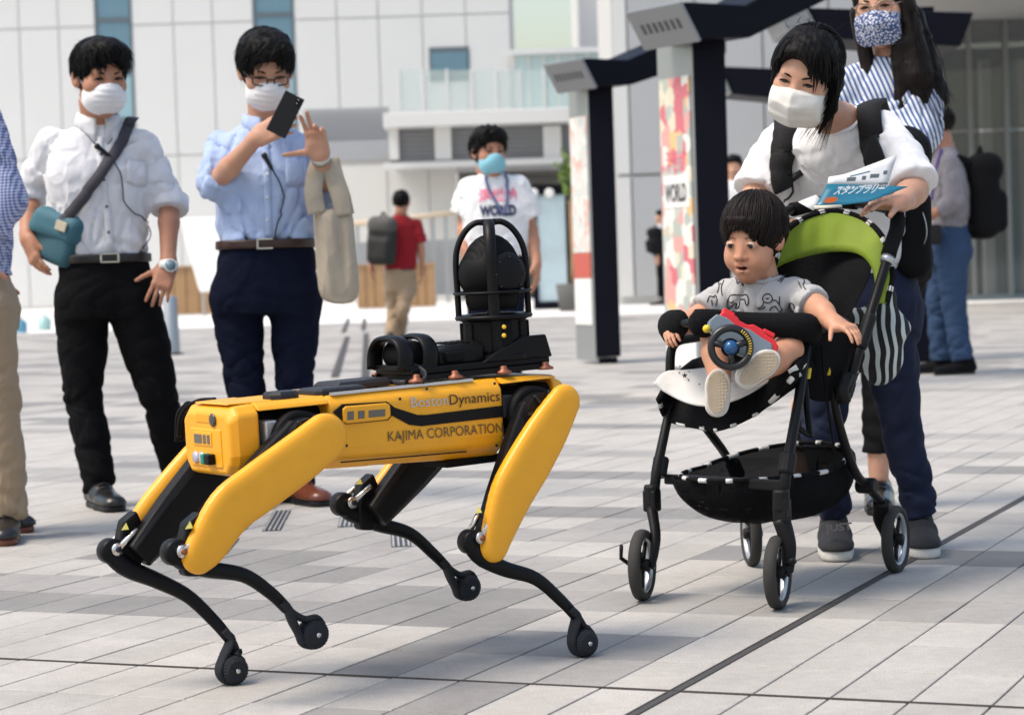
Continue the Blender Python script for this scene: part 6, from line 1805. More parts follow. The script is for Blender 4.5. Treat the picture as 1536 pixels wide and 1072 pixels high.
# ------------------------------------------------------------------ mother leaning over the stroller
M_jean = mat('jeans_dark', (0.013, 0.018, 0.042), .85, vary=.35, vscale=9, bump=.12, bscale=150, stretch=(1, 1, .4), spec=.2); M_jeanb = mat('jeans_blue', (0.033, 0.062, 0.125), .85, vary=.3, vscale=6, bump=.15, bscale=120, spec=.2)
M_sneak = mat('sneaker_knit', (0.014, 0.015, 0.019), .85, bump=.3, bscale=300); M_sneaks = mat('sneaker_sole', (0.62, 0.61, 0.58), .6)
M_strap = mat('pack_strap', (0.012, 0.012, 0.013), .8, bump=.3, bscale=250, spec=.25)
def woman_d():
    D = 6.17; J = lambda x, y, d=0.0: P(x, y, D + d)
    t = thing('person', 'woman in white T-shirt and dark jeans with face mask leaning over the stroller', 'person', V(J(1315, 830)[0], D, 0))
    bf = nrm(V(-.45, -1, 0)); left = np.cross(UPV, bf)
    hc = J(1210, 112, -.42); fr = frame(V(-.52, -1, -.46), V(.20, -.25, 1)); s = .96; nb = J(1262, 184, -.22)
    shR, shL = J(1174, 212, -.08), J(1322, 196, -.24)
    elR, wrR = J(1134, 294, -.15), J(1142, 345, -.30); elL, wrL = J(1370, 286, -.40), J(1350, 304, -.52)
    hR, hRp = hand_sdf(wrR, V(.8, -.3, .1), V(0, -.3, -1), V(.3, -1, .2), (.6,) * 4, .95); hL, hLp = hand_sdf(wrL, J(1296, 306, -.60) - wrL, V(-.2, -.35, -1), V(.1, -.7, .7), (.18, .22, .25, .28), .86, .05, (.9, .3, .3))
    body_mesh(t, [head_part(hc, fr, s, nb, neckr=.050, smile=True), arm_part(shR, elR, wrR, hR, hRp, (.042, .036, .033, .0235)), arm_part(shL, elL, wrL, hL, hLp, (.042, .036, .033, .0235))], M_skin2)
    brow_eye(t, hc, fr, s, M_hair, smile=True)
    sl = [cone((.082, -.01, .02), (.085, .02, -.07), .018, .013), cone((.085, .02, -.07), (.066, .045, -.135), .013, .004), cone((-.078, .0, .03), (-.082, .03, -.03), .014, .006), cone((-.02, -.10, .02), (.0, -.11, -.06), .05, .035), cone((.075, -.03, -.02), (.06, -.02, -.12), .022, .005)]
    hair_obj(t, hc, fr, s, dict(open=((-.022, .152, -.004), (.080, .104, .108)), nape=lambda p: np.where(p[:, 1] < .02, -.075, -.03), rough=.004, tuft=.002, after=sl, crown=(.01, .0, .125), mess=.15, len=.085, fly=.008, flow=(.2, -.3, -.6), top=((.0, .03, .08), (.070, .07, .042)), box=(V(-.13, -.18, -.17), V(.13, .13, .17)), lock=.6, fringe=.9, ridge=.0012), M_hair, 21, 1500)
    rr = np.random.RandomState(5); mb = MB()
    for k in range(70):     # loose strands beside the cheek
        a = V(.084 + rr.uniform(-.006, .008), .005 + rr.uniform(-.03, .03), .02 + rr.uniform(-.02, .03)); e = V(.060 + rr.uniform(-.05, .03), .05 + rr.uniform(-.04, .04), -.150 + rr.uniform(-.03, .05))
        pts = catmull([a, a * .6 + e * .4 + V(.012, .006, 0), e], 4); mb.tube([hc + (x * s) @ fr for x in pts], np.linspace(.0014, .0004, 9), 3, cap=False)
    for k in range(26):
        a = V(rr.uniform(-.06, .06), rr.uniform(-.06, .04), .118); d = nrm(V(rr.normal() * .6, rr.normal() * .5, .8)); pts = catmull([a, a + d * .02, a + d * .03 + V(rr.normal() * .02, rr.normal() * .02, .0)], 4); mb.tube([hc + (x * s) @ fr for x in pts], np.linspace(.0008, .0002, 9), 3, cap=False)
    mb.build('loose_strands', M_hair, t)
    mask_obj(t, hc, fr, s * 1.0, 'cone', M_maskc)
    waist, chest = J(1288, 425, .06), J(1260, 290, -.04)
    so, sv, sq = shirt(t, waist, chest, nb, (shR, shL), ([shR, shR * .55 + elR * .45, shR * .06 + elR * .94], [shL, shL * .55 + elL * .45, shL * .04 + elL * .96]), left, M_tee, [.168, .172, .175, .140], [.115, .112, .110, .082], seed=21, sl_r=((.052, .062, .070), (.052, .064, .072)), neck=.060, ncut=.0, neckdir=(-.15, -.50, 1), cutz=lambda p: -(p[:, 2] - waist[2] - .012), wr=.0042, yoke=.045, name='t_shirt')
    bv = bvh_of(sv, sq)
    neckband(t, bv, nb, (-.15, -.50, 1), .060, M_tee)
    trousers(t, waist + V(0, 0, .03), (J(1262, 470, .0), J(1325, 470, .0)), (J(1232, 640, -.02), J(1348, 622, .0)), (J(1252, 775, .02), J(1382, 772, .02)), left, M_jean, (.155, .12), .080, .057, .046, 23, wr=.0055, name='jeans')
    for a, b in ((J(1252, 800, .02), G(1258, 850)), (J(1380, 795, .02), G(1392, 845))):
        shoe(t, a * V(1, 1, 0) + V(0, 0, .1), b, M_sneak, M_sneaks, .25, .085, name='sneaker', laces=False, sole=.028)
    mb = MB(); add_text(mb, 'JUST', J(1240, 797, -.16), nrm(V(1, -.05, .06)), nrm(V(0, .5, 1)), .028, width=.072, bold=.001); mb.build('lettering', mat('lettering_grey', (.05, .05, .055), .6), t)
    mb = MB(); c = wrL + nrm(hLp[1] - wrL) * .10; mb.lathe([(.0092, -.002), (.0105, -.002), (.0105, .002), (.0092, .002)], hLp[3] * .45 + (wrL + nrm(hLp[1] - wrL) * .085) * .55, nrm(hLp[3] - wrL), 14); mb.build('ring', M_metal, t)
    # rucksack worn on her back, straps over both shoulders
    fb = frame(-bf, V(.1, -.15, 1)); c = J(1305, 300, .30)
    bp = backpack('backpack', 'black rucksack worn by the woman leaning over the stroller', c, fb, (.30, .16, .42), M_blackf, M_blackf, pts=1)
    for pix in ([(1178, 160), (1180, 182), (1178, 205), (1172, 235), (1168, 262), (1172, 285)], [(1303, 138), (1304, 160), (1306, 190), (1310, 220), (1316, 242), (1322, 262)]):
        pa, pn = surf_path(bv, pix, .010); back = [pa[0] + V(.03, .08, .015), pa[0] + V(.06, .2, -.02)]
        pa = np.vstack([back[::-1], pa]); pn = np.vstack([[V(0, .5, .8)], [V(0, 0, 1)], pn])
        mb = MB(); ribbon(mb, pa, pn, .062, .012); mb.build('shoulder_strap', M_strap, bp)
    pa, pn = surf_path(bv, [(1180, 255), (1184, 275), (1182, 298)], .016); mb = MB(); mb.tube(pa, .0035, 6); mb.build('strap_cord', M_black, bp)
    r = hit(bv, 1191, 263, .014)
    if r: mb = MB(); mb.tube([r[0] + V(-.020, 0, -.014), r[0] + V(.020, 0, .014)], .009, 10); mb.build('strap_clip', M_black, bp)
    # hip bag behind her elbow
    hb = thing('hip_bag', 'small black bag hanging beside the elbow of the woman in the white T-shirt', 'bag', J(1368, 420, .0))
    c = J(1366, 350, -.02); f = lambda p: rbox(c, (.10, .16, .24), .04)(p) + .005 * vnoise(p * 12, 3)
    mesh_part('bag_body', f, [c - .2, c + .2], .01, .008, M_blackf, hb)
    mb = MB(); mb.tube(catmull([J(1384, 318, -.1), J(1389, 335, -.12), J(1390, 352, -.12), J(1386, 366, -.1)], 5), .002, 6); mb.build('zip_pull', M_boxf, hb)
    # brochure
    br = thing('brochure', 'open blue and white folded brochure in the hand of the leaning woman', 'brochure', J(1265, 310, -.6))
    Yb = D - .62
    p = lambda x, y, d=0: P(x, y, Yb + d)
    mb = MB(); rows = []
    for k in np.linspace(0, 1, 9):
        a = p(1241, 276) * (1 - k) + p(1362, 280, .03) * k; b = p(1221, 313, -.04) * (1 - k) + p(1306, 302, -.03) * k; rows.append([a + (b - a) * j for j in np.linspace(0, 1, 5)])
    g1 = np.array(rows); mb.sheet(g1, .0012); cov = mb.build('cover_page', mat('brochure_blue', (.012, .135, .22), .35, vary=.25, vscale=8), br)
    mb = MB(); rows = []
    for k in np.linspace(0, 1, 9):
        a = p(1241, 276, .004) * (1 - k) + p(1330, 282, .03) * k; b = p(1246, 270, .03) * (1 - k) + p(1346, 232, .06) * k; rows.append([a + (b - a) * j + V(0, 0, .012 * math.sin(j * PI) * (1 - k)) for j in np.linspace(0, 1, 5)])
    g2 = np.array(rows); mb.sheet(g2, .0012); mb.build('inner_page', mat('brochure_white', (.66, .67, .68), .45), br)
    mb = MB(); q = [p(1197, 303, .02), p(1224, 292, .03), p(1232, 300, .02), p(1220, 316, -.01)]; mb.sheet(np.array([[q[0], q[3]], [q[1], q[2]]]), .001); mb.build('loose_leaf', MATS['brochure_white'], br)
    mb = MB(); q = [p(1221, 308.5, -.043), p(1262, 307, -.04), p(1264, 311, -.043), p(1220, 314, -.045)]; mb.sheet(np.array([[q[0], q[3]], [q[1], q[2]]]), .0012); mb.build('cover_band', mat('brochure_cream', (.5, .47, .38), .5), br)
    ax = nrm(p(1300, 288) - p(1256, 290)); ay = nrm(p(1241, 276) - p(1224, 308)); 
    mb = MB(); add_text(mb, 'スタンプラリー', p(1249, 291.5, -.026), ax, ay, .028, width=74 / px_per_m(Yb), shear=.15, bold=.0007); mb.build('lettering', mat('print_white', (.75, .78, .8), .5), br)
    mb = MB(); add_text(mb, 'HANEDA SMART CITY', p(1256, 285, -.024), ax, ay, .012, width=74 / px_per_m(Yb)); mb.build('lettering', MATS['print_white'], br)
    mb = MB(); cc = p(1246, 300, -.040); mb.add([cc + ax * math.cos(a) * .0165 + ay * math.sin(a) * .0085 for a in np.linspace(0, 2 * PI, 20, endpoint=False)], [tuple(range(20))]); mb.build('badge', mat('badge_orange', (.62, .13, .02), .5), br)
    for k, (x, y) in enumerate(((1277, 269), (1296, 267), (1312, 264), (1328, 259), (1324, 277))):
        mb = MB(); q = p(x, y, -.02); mb.box(q, (.010 if k % 2 else .022, .001, .010), [ax, np.cross(ay, ax), nrm(V(.25, 0, 1))]); mb.build('picture', mat('print_grey', (.12, .15, .17), .5), br)
    mb = MB(); q = p(1290, 261, -.02); mb.box(q, (.05, .001, .003), [nrm(V(1, 0, .22)), V(0, 1, 0), UPV]); mb.build('heading_bar', MATS['brochure_blue'], br)
woman_d()

# ------------------------------------------------------------------ long-haired woman behind her
def striped(name):
    m = bpy.data.materials.new(name); m.use_nodes = True; n, L = m.node_tree.nodes, m.node_tree.links; b = n['Principled BSDF']; b.inputs['Roughness'].default_value = .85
    tc = n.new('ShaderNodeTexCoord'); mp = n.new('ShaderNodeMapping'); mp.inputs['Rotation'].default_value = (0, .35, 0); L.new(tc.outputs['Object'], mp.inputs['Vector'])
    w_ = n.new('ShaderNodeTexWave'); w_.bands_direction = 'X'; w_.inputs['Scale'].default_value = 21; w_.inputs['Distortion'].default_value = 1.2; w_.inputs['Detail Scale'].default_value = .4; L.new(mp.outputs[0], w_.inputs['Vector'])
    mx = n.new('ShaderNodeValToRGB'); mx.color_ramp.interpolation = 'CONSTANT'; mx.color_ramp.elements[0].color = (.06, .12, .30, 1); mx.color_ramp.elements[1].position = .46; mx.color_ramp.elements[1].color = (.66, .68, .72, 1); L.new(w_.outputs['Fac'], mx.inputs[0]); L.new(mx.outputs[0], b.inputs['Base Color'])
    return m
def dotted(name):
    m = bpy.data.materials.new(name); m.use_nodes = True; n, L = m.node_tree.nodes, m.node_tree.links; b = n['Principled BSDF']; b.inputs['Roughness'].default_value = .85
    tc = n.new('ShaderNodeTexCoord'); vo = n.new('ShaderNodeTexVoronoi'); vo.inputs['Scale'].default_value = 150; L.new(tc.outputs['Object'], vo.inputs['Vector'])
    mx = n.new('ShaderNodeValToRGB'); mx.color_ramp.elements[0].position = .35; mx.color_ramp.elements[0].color = (.70, .72, .78, 1); mx.color_ramp.elements[1].position = .5; mx.color_ramp.elements[1].color = (.05, .08, .20, 1); L.new(vo.outputs['Distance'], mx.inputs[0]); L.new(mx.outputs[0], b.inputs['Base Color'])
    return m
def woman_e():
    D = 7.2; J = lambda x, y, d=0.0: P(x, y, D + d)
    t = thing('person', 'long-haired woman with round glasses, dotted mask and striped shirt standing behind the stroller', 'person', V(J(1290, 770)[0], D, 0))
    bf = nrm(V(-.25, -1, 0)); left = np.cross(UPV, bf)
    hc = J(1322, 12, 0); fr = frame(V(-.42, -1, -.12), V(-.05, 0, 1)); s = 1.0; nb = J(1335, 92, .03)
    shR, shL = J(1276, 128, .02), J(1378, 130, .0); elR, wrR = J(1280, 240, .0), J(1290, 320, -.1); elL, wrL = J(1384, 192, -.05), J(1330, 235, -.16)
    hR, hRp = hand_sdf(wrR, V(0, -.3, -1), V(1, 0, 0), V(0, -1, 0), (.3,) * 4, .92); hL, hLp = hand_sdf(wrL, V(-1, -.2, 0), V(0, 1, -.2), V(0, 0, 1), (.4,) * 4, .92)
    an = [J(1206, 700, .05), J(1318, 705, .0)]
    pel = J(1325, 390, .02); leg_f = [(chain([nb - V(0, 0, .03), pel, (J(1235, 545, .0) if a is an[0] else J(1320, 550, .0)), a + V(0, 0, .20), a + V(0, 0, .12), a + V(0, 0, -.02)], [.035, .035, .030, .036, .038, .032]), [a, pel, nb], .07, .0075) for a in an]
    body_mesh(t, [head_part(hc, fr, s, nb, neckr=.048), arm_part(shR, elR, wrR, hR, hRp), arm_part(shL, elL, wrL, hL, hLp)] + leg_f, M_skin2)
    brow_eye(t, hc, fr, s, M_hairb); glasses_obj(t, hc, fr, s, mat('frame_gold', (.35, .26, .20), .3, metal=.8), True)
    mask_obj(t, hc, fr, s, 'cone', dotted('mask_dotted'))
    lg = [cone((-.070, .035, -.01), (-.050, .045, -.20), .022, .020), cone((-.050, .045, -.20), (-.03, .05, -.33), .020, .008), cone((.078, .01, .0), (.10, .04, -.22), .034, .046), cone((.10, .04, -.22), (.115, .06, -.38), .046, .016), cone((.0, -.08, .0), (.03, -.09, -.32), .07, .07), cone((.07, -.05, -.05), (.13, -.03, -.30), .05, .05), cone((.055, .05, -.12), (.05, .08, -.34), .022, .018)]
    hair_obj(t, hc, fr, s, dict(open=((-.006, .150, -.040), (.066, .100, .105)), nape=lambda p: np.full(len(p), -.42), rough=.006, tuft=.003, add=lg, after=lg, crown=(0, .0, .125), len=.12, mess=.12, flow=(.05, 0, -1), box=(V(-.16, -.20, -.45), V(.22, .16, .17)), h=.005, lock=.7, ridge=.0035), M_hairb, 31, 800)
    rr = np.random.RandomState(9); mb = MB()
    for k in range(160):
        a = V(rr.uniform(.05, .12), rr.uniform(-.06, .07), -.05 + rr.uniform(-.1, .05)); e = V(.08 + rr.uniform(-.07, .12), .03 + rr.uniform(-.08, .07), -.36 + rr.uniform(-.07, .1))
        pts = catmull([a, a * .5 + e * .5 + V(rr.normal() * .02, rr.normal() * .02, 0), e], 5); mb.tube([hc + (x * s) @ fr for x in pts], np.linspace(.0022, .0006, 11), 3, cap=False)
    mb.build('loose_strands', M_hairb, t)
    waist, chest = J(1300, 330, .02), J(1316, 200, .02)
    shirt(t, waist, chest, nb, (shR, shL), ([shR, shR * .5 + elR * .5, elR, elR * .4 + wrR * .6], [shL, shL * .5 + elL * .5, elL, elL * .4 + wrL * .6]), left, striped('shirt_striped'), [.165, .165, .170, .13], [.115, .115, .115, .08], seed=33, sl_r=((.058, .068, .066, .05),) * 2, cutz=lambda p: -(p[:, 2] - waist[2] + .1), wr=.008, neck=.062)
    trousers(t, waist - V(0, 0, .02), (J(1298, 400, .02), J(1350, 400, .02)), (J(1235, 545, .0), J(1320, 550, .0)), (an[0] + V(0, 0, .055), an[1] + V(0, 0, .055)), left, M_blackf, (.155, .12), .085, .062, .046, 35, h=.009, wr=.004)
    M_pat = mat('patent_black', (.008, .008, .008), .18, spec=.6)
    for a, b in ((an[0], G(1195, 790)), (an[1], G(1322, 800))):
        shoe(t, a * V(1, 1, 0) + V(0, 0, .105), b, M_pat, M_black, .24, .075, laces=True)
woman_e()

# ------------------------------------------------------------------ man in blue jeans at the right, seen from the side
def man_i():
    D = 15.0; J = lambda x, y, d=0.0: P(x, y, D + d)
    t = thing('person', 'man in grey shirt and blue jeans carrying a big black backpack at right', 'person', V(J(1430, 560)[0], D, 0))
    bf = nrm(V(-1, -.25, 0)); left = np.cross(UPV, bf)
    hc = J(1404, 190, 0); fr = frame(V(-1, -.1, -.15)); s = 1.05; nb = J(1418, 224, 0)
    shR, shL = J(1416, 243, .17), J(1424, 243, -.17); elL, wrL = J(1432, 300, -.22), J(1398, 322, -.2); elR, wrR = J(1422, 300, .2), J(1396, 318, .1)
    hR, hRp = hand_sdf(wrR, V(-1, 0, 0), V(0, -1, 0), V(0, 0, 1), (.5,) * 4); hL, hLp = hand_sdf(wrL, V(-1, 0, .1), V(0, 1, 0), V(0, 0, 1), (.5,) * 4)
    body_mesh(t, [head_part(hc, fr, s, nb, h=.006), arm_part(shR, elR, wrR, hR, hRp, h=.008), arm_part(shL, elL, wrL, hL, hLp, h=.008)], M_skin)
    hair_obj(t, hc, fr, s, dict(STY_M, h=.006), M_hairb, 14, 200); mask_obj(t, hc, fr, s, 'pleat', M_maskw)
    waist, chest = J(1420, 340, 0), J(1420, 282, 0)
    shirt(t, waist, chest, nb, (shR, shL), ([shR, shR * .5 + elR * .5, elR, elR * .25 + wrR * .75], [shL, shL * .5 + elL * .5, elL, elL * .25 + wrL * .75]), left, cloth('shirt_grey', (.23, .215, .235)), [.165, .17, .18, .14], [.125, .13, .125, .085], seed=14, h=.011, sl_r=((.058, .068, .064, .048),) * 2, cutz=lambda p: -(p[:, 2] - waist[2] + .01))
    mb = MB(); mb.tube(catmull([J(1412, 224, -.09), J(1403, 258, -.15), J(1397, 300, -.15)], 6), .010, 6); mb.build('camera_strap', mat('strap_blue', (.06, .03, .22), .7), t)
    trousers(t, waist, (J(1418, 378, .09), J(1428, 378, -.09)), (J(1408, 455, .1), J(1430, 455, -.12)), (J(1412, 540, .1), J(1444, 540, -.14)), left, M_jeanb, (.17, .135), .105, .082, .072, 16, h=.011, wr=.009, name='jeans')
    shoe(t, J(1410, 552, .1) * V(1, 1, 0) + V(0, 0, .1), J(1370, 556, .1), M_blackf, M_black, laces=False); shoe(t, J(1444, 552, -.14) * V(1, 1, 0) + V(0, 0, .1), J(1400, 556, -.2), M_blackf, M_black, laces=False)
    c = J(1472, 296, 0); fb = frame(nrm(V(1, .15, 0)), V(-.08, 0, 1))
    backpack('backpack', 'big black backpack of the man in blue jeans at right', c, fb, (.30, .20, .56), M_blackf, M_blackf)
    cm = thing('camera_bag', 'black camera hanging at the waist of the man in blue jeans', 'camera', J(1396, 372, -.2))
    mesh_part('camera_body', lambda p: rbox(J(1396, 352, -.2), (.13, .10, .13), .02)(p), [J(1396, 352, -.2) - .1, J(1396, 352, -.2) + .1], .01, .008, M_black, cm)
    mb = MB(); mb.lathe([(.0, 0), (.035, 0), (.038, .06), (.03, .062), (0, .05)], J(1396, 352, -.2) + V(-.06, 0, 0), V(-1, -.2, -.2), 16); mb.build('lens', M_black, cm)
man_i()
def far_person(label, px, head_y, feet_y, D, fwd, m, mt, wd=1.0, pack=False):
    J = lambda x, y, d=0.0: P(x, y, D + d); k = (feet_y - head_y)
    H_ = lambda f: head_y + k * f
    t = thing('person', label, 'person', V(J(px, feet_y)[0], D, max(0, J(px, feet_y)[2] - .0)))
    bf = nrm(fwd); left = np.cross(UPV, bf); m1 = k / 1.66
    hc = J(px, H_(.07)); fr = frame(fwd); nb = J(px, H_(.155)); w2 = left * .17
    c = J(px, H_(.20)); shL, shR = c + w2, c - w2
    arms = []
    for sh, sg in ((shL, 1), (shR, -1)):
        el = sh + V(0, 0, -.28) + left * .04 * sg; wr_ = el + V(0, 0, -.23) + bf * .06; hf, hp_ = hand_sdf(wr_, V(0, 0, -1), -left * sg, bf, (.3,) * 4); arms.append((sh, el, wr_, hf, hp_))
    body_mesh(t, [head_part(hc, fr, 1.02, nb, h=.011)] + [arm_part(*a, h=.014) for a in arms], M_skin2)
    hair_obj(t, hc, fr, 1.02, dict(STY_M, h=.01), M_hair, 6, 40)
    waist, chest = J(px, H_(.44)), J(px, H_(.30))
    shirt(t, waist, chest, nb, (shL, shR), [[a[0], a[0] * .5 + a[1] * .5, a[1], a[1] * .7 + a[2] * .3] for a in arms], left, m, [.16, .165, .175, .14], [.115] * 4, seed=3, h=.02, sl_r=((.055, .064, .06, .056),) * 2)
    hp = J(px, H_(.50)); kn = J(px, H_(.73)); ak = J(px, H_(.955))
    trousers(t, waist, (hp + left * .09, hp - left * .09), (kn + left * .09, kn - left * .09), (ak + left * .09, ak - left * .09), left, mt, (.16, .115), .09, .066, .055, 4, h=.02)
    for sg in (-1, 1):
        a = ak + left * .09 * sg; shoe(t, V(a[0], a[1], .1), a + bf, M_shoeb, M_black, laces=False)
    return t
far_person('distant person in pale top and dark trousers with black bag beside the grey wall', 992, 316, 452, 40.5, V(-1, .2, 0), cloth('top_pale', (.45, .46, .5)), M_slacks)
q = P(984, 362, 40.3); backpack('backpack', 'small black backpack of the distant person beside the grey wall', q, frame(V(-1, -.4, 0)), (.34, .22, .48), M_blackf, M_blackf)
far_person('distant masked person in white top just left of the leaning woman', 1101, 236, 470, 21.5, V(-.2, -1, 0), M_tee, M_slacks)
# ------------------------------------------------------------------ stroller
wA, wB, wC, wD = G(965, 900), G(1168, 913), G(1345, 858), G(1128, 848)
S0 = (wA + wB + wC + wD) / 4
SF = nrm((wA + wB) / 2 - (wC + wD) / 2); SL = np.cross(UPV, SF)
def spl(px, py, o):
    """sight line meets the stroller's side plane through o"""
    d = ray(px, py); t_ = ((o - CAMP) @ SL) / (d @ SL)
    return CAMP + d * t_
SA = lambda x, y, off=0.0: spl(x, y, wA * .5 + wD * .5 + SL * off); SB = lambda x, y, off=0.0: spl(x, y, wB * .5 + wC * .5 + SL * off)
SM = lambda x, y, off=0.0: spl(x, y, S0 + SL * off)
M_tube = mat('stroller_tube', (0.006, 0.006, 0.007), .4, spec=.2); M_joint = mat('stroller_joint', (0.008, 0.008, 0.009), .5, spec=.2); M_sfab = mat('stroller_fabric', (0.007, 0.007, 0.008), .9, bump=.3, bscale=90, spec=.1, vary=.3, vscale=12)
M_tyre = mat('tyre_rubber', (0.028, 0.027, 0.025), .8, vary=.25, vscale=30); M_rim = mat('rim_silver', (0.50, 0.52, 0.54), .3, metal=.7); M_pip = mat('piping_white', (.62, .62, .60), .8); M_green = mat('canopy_green', (0.20, 0.285, 0.018), .75, vary=.18, vscale=7, bump=.35, bscale=14)
st = thing('stroller', 'black baby stroller with lime green canopy and zebra striped back', 'stroller', S0 * V(1, 1, 0))
WR = .086
def wheel(c0, ax, lab):
    c = c0 * V(1, 1, 0) + V(0, 0, WR); ax = nrm(ax)
    prof = [(WR - .019, -.012), (WR - .010, -.0155), (WR - .003, -.012), (WR, -.004), (WR, .004), (WR - .003, .012), (WR - .010, .0155), (WR - .019, .012)]
    mb = MB()
    u = nrm(np.cross(ax, UPV)); q_ = np.cross(ax, u); an = np.linspace(0, 2 * PI, 48, endpoint=False); ring = np.outer(np.cos(an), u) + np.outer(np.sin(an), q_)
    mb.loft([c + ring * r + ax * h for r, h in prof + prof[:1]], cap=False); to = mb.build('wheel', M_tyre, st, fixn=True)
    mb = MB(); p2 = [(WR - .018, -.011), (WR - .018, .011), (WR - .025, .009), (WR - .025, -.009)]
    mb.loft([c + ring * r + ax * h for r, h in p2 + p2[:1]], cap=False); mb.build('rim', M_rim, to, fixn=True)
    for k in range(5):
        a = k * 2 * PI / 5 + .3; d = u * math.cos(a) + q_ * math.sin(a)
        mb = MB(); mb.tube([c + d * .012, c + d * (WR - .022)], [.010, .007], 8, flat=(1, .6), up=ax); mb.build('spoke', M_joint, to)
    mb = MB(); mb.lathe([(0, -.020), (.013, -.020), (.015, -.016), (.015, .016), (.013, .020), (0, .020)], c, ax, 18); mb.build('hub', M_joint, to)
    return c
def fork(c, ax, top, side=1):
    """one-sided arm from the axle up to the swivel"""
    a = c + ax * .024 * side; mb = MB()
    m1 = c * .45 + top * .55 + ax * .020 * side
    mb.tube(catmull([a, a * .6 + m1 * .4 + SF * -.004, m1, top], 5), np.linspace(.012, .020, 16), 10, flat=(.7, 1.1)); mb.build('fork', M_joint, st)
    mb = MB(); mb.lathe([(0, 0), (.011, 0), (.011, .006), (0, .007)], a, ax * side, 14); mb.build('axle_cap', M_tube, st)
axA = nrm(SL * .97 - SF * .24); axB = nrm(SL * .98 - SF * .2)
cA, cB, cC, cD = wheel(wA, axA, 0), wheel(wB, axB, 0), wheel(wC, nrm(SL * .99 - SF * .10), 0), wheel(wD, nrm(SL * .8 - SF * .6), 0)
tA, tB, tC, tD = SA(978, 765), SB(1172, 778), SB(1322, 752), SA(1116, 770)
fork(cA, axA, tA); fork(cB, axB, tB); fork(cC, nrm(SL * .99 - SF * .10), tC, -1); fork(cD, SL, tD)
def tube(pts, r, name='frame_tube', m=None, seg=10, flat=None):
    mb = MB(); mb.tube(pts, r, seg, flat=flat); return mb.build(name, m or M_tube, st)
def joint(p, d, r=.020, l=.05):
    mb = MB(); mb.lathe([(0, -l / 2), (r * .85, -l / 2), (r, -l * .4), (r, l * .4), (r * .85, l / 2), (0, l / 2)], p, d, 14, smooth=False); return mb.build('frame_joint', M_joint, st)
tube([tA, SA(985, 705), SA(1002, 625), SA(1008, 600)], [.014, .013, .012, .012])
tube([tB, SB(1180, 700), SB(1198, 600), SB(1212, 500)], [.014, .013, .0125, .012])
tube([tD, SA(1100, 700), SA(1082, 672), SA(1055, 636)], .0115)
tube(catmull([tC, SB(1300, 728), SB(1280, 702), SB(1255, 622), SB(1246, 555)], 5), .0115)
tube([SB(1205, 560), SB(1215, 655), SB(1195, 640)], .009)
for p, d in ((SA(978, 742), V(0, 0, 1)), (SB(1172, 750), V(0, 0, 1)), (SA(990, 700), SA(1002, 625) - tA), (SB(1181, 695), SB(1198, 600) - tB), (SA(1103, 703), SA(1055, 636) - tD), (SB(1300, 728), SL)):
    joint(p, d)
for p in (SA(978, 750), SB(1173, 765)):
    mb = MB(); mb.box(p, (.036, .036, .055), [SL, SF, UPV]); mb.build('swivel_block', M_joint, st, bevel=.006)
mb = MB(); mb.box((SA(998, 718) + SB(1178, 728)) / 2, (np.linalg.norm(SA(998, 718) - SB(1178, 728)), .018, .026), [nrm(SB(1178, 728) - SA(998, 718)), SF, np.cross(nrm(SB(1178, 728) - SA(998, 718)), SF)]); mb.build('cross_bar', M_joint, st, bevel=.004)
mb = MB(); p = cA - axA * .030; mb.tube([p, p - SL * .025 + V(0, 0, .015), P(932, 819, cA[1])], .008, 8, flat=(1, .6)); mb.build('brake_lever', M_joint, st)
mb = MB(); p = cB + axB * .022; mb.tube([p + V(0, 0, .02), p + SL * .02 + V(0, 0, .03)], .009, 8); mb.build('brake_lever', M_joint, st)
# handle bar on both sides, bowed across behind the brochure
hp = catmull([P(1266, 602, 5.46), P(1290, 520, 5.50), P(1312, 450, 5.54), P(1335, 375, 5.58), P(1346, 338, 5.62), P(1336, 316, 5.68), P(1262, 302, 5.84), P(1200, 312, 5.86), P(1170, 330, 5.82), SA(1150, 420), SA(1110, 560)], 7)
tube(hp, .0125, 'handle')
tube(hp[20:36], .019, 'grip', M_blackf); tube(hp[40:52], .019, 'grip', M_blackf)
mb = MB(); i = 20; mb.tube(hp[i - 1:i + 1], .0165, 12); mb.build('grip_ring', M_rim, st)
tube([P(1266, 604, 5.46), P(1262, 585, 5.46), P(1272, 560, 5.47)], .018, 'handle_hinge', M_joint)
joint(P(1298, 497, 5.51), P(1312, 450, 5.54) - P(1290, 520, 5.50), .017, .09)
# armrests and padded front bar
armA, armB = SA(1012, 508), SB(1228, 505)
tube(catmull([SB(1212, 505), SB(1230, 495), SB(1262, 482, .01), SB(1275, 500)], 5), .014, 'armrest', M_joint)
tube(catmull([SA(1008, 600), SA(1005, 555), SA(1012, 515), SA(1050, 505)], 5), .012, 'armrest', M_joint)
bar = catmull([SB(1222, 500, .0) , SB(1214, 488) + SF * .05, SM(1150, 482, .06) + SF * .16, SM(1092, 480, -.02) + SF * .19, SA(1035, 485, .03) + SF * .12, SA(1014, 502)], 8)
def padbar(seg_, nm):
    mb = MB(); n = len(seg_); rr_ = .029 + .0025 * np.sin(np.linspace(0, 9, n)); rr_[0] = rr_[-1] = .018
    mb.tube(seg_, rr_, 14, flat=(.85, 1.1), up=UPV); mb.build(nm, M_sfab, st)
padbar(bar[1:25], 'bumper_pad'); padbar(bar[26:], 'bumper_pad'); tube(bar, .010, 'bumper_bar')
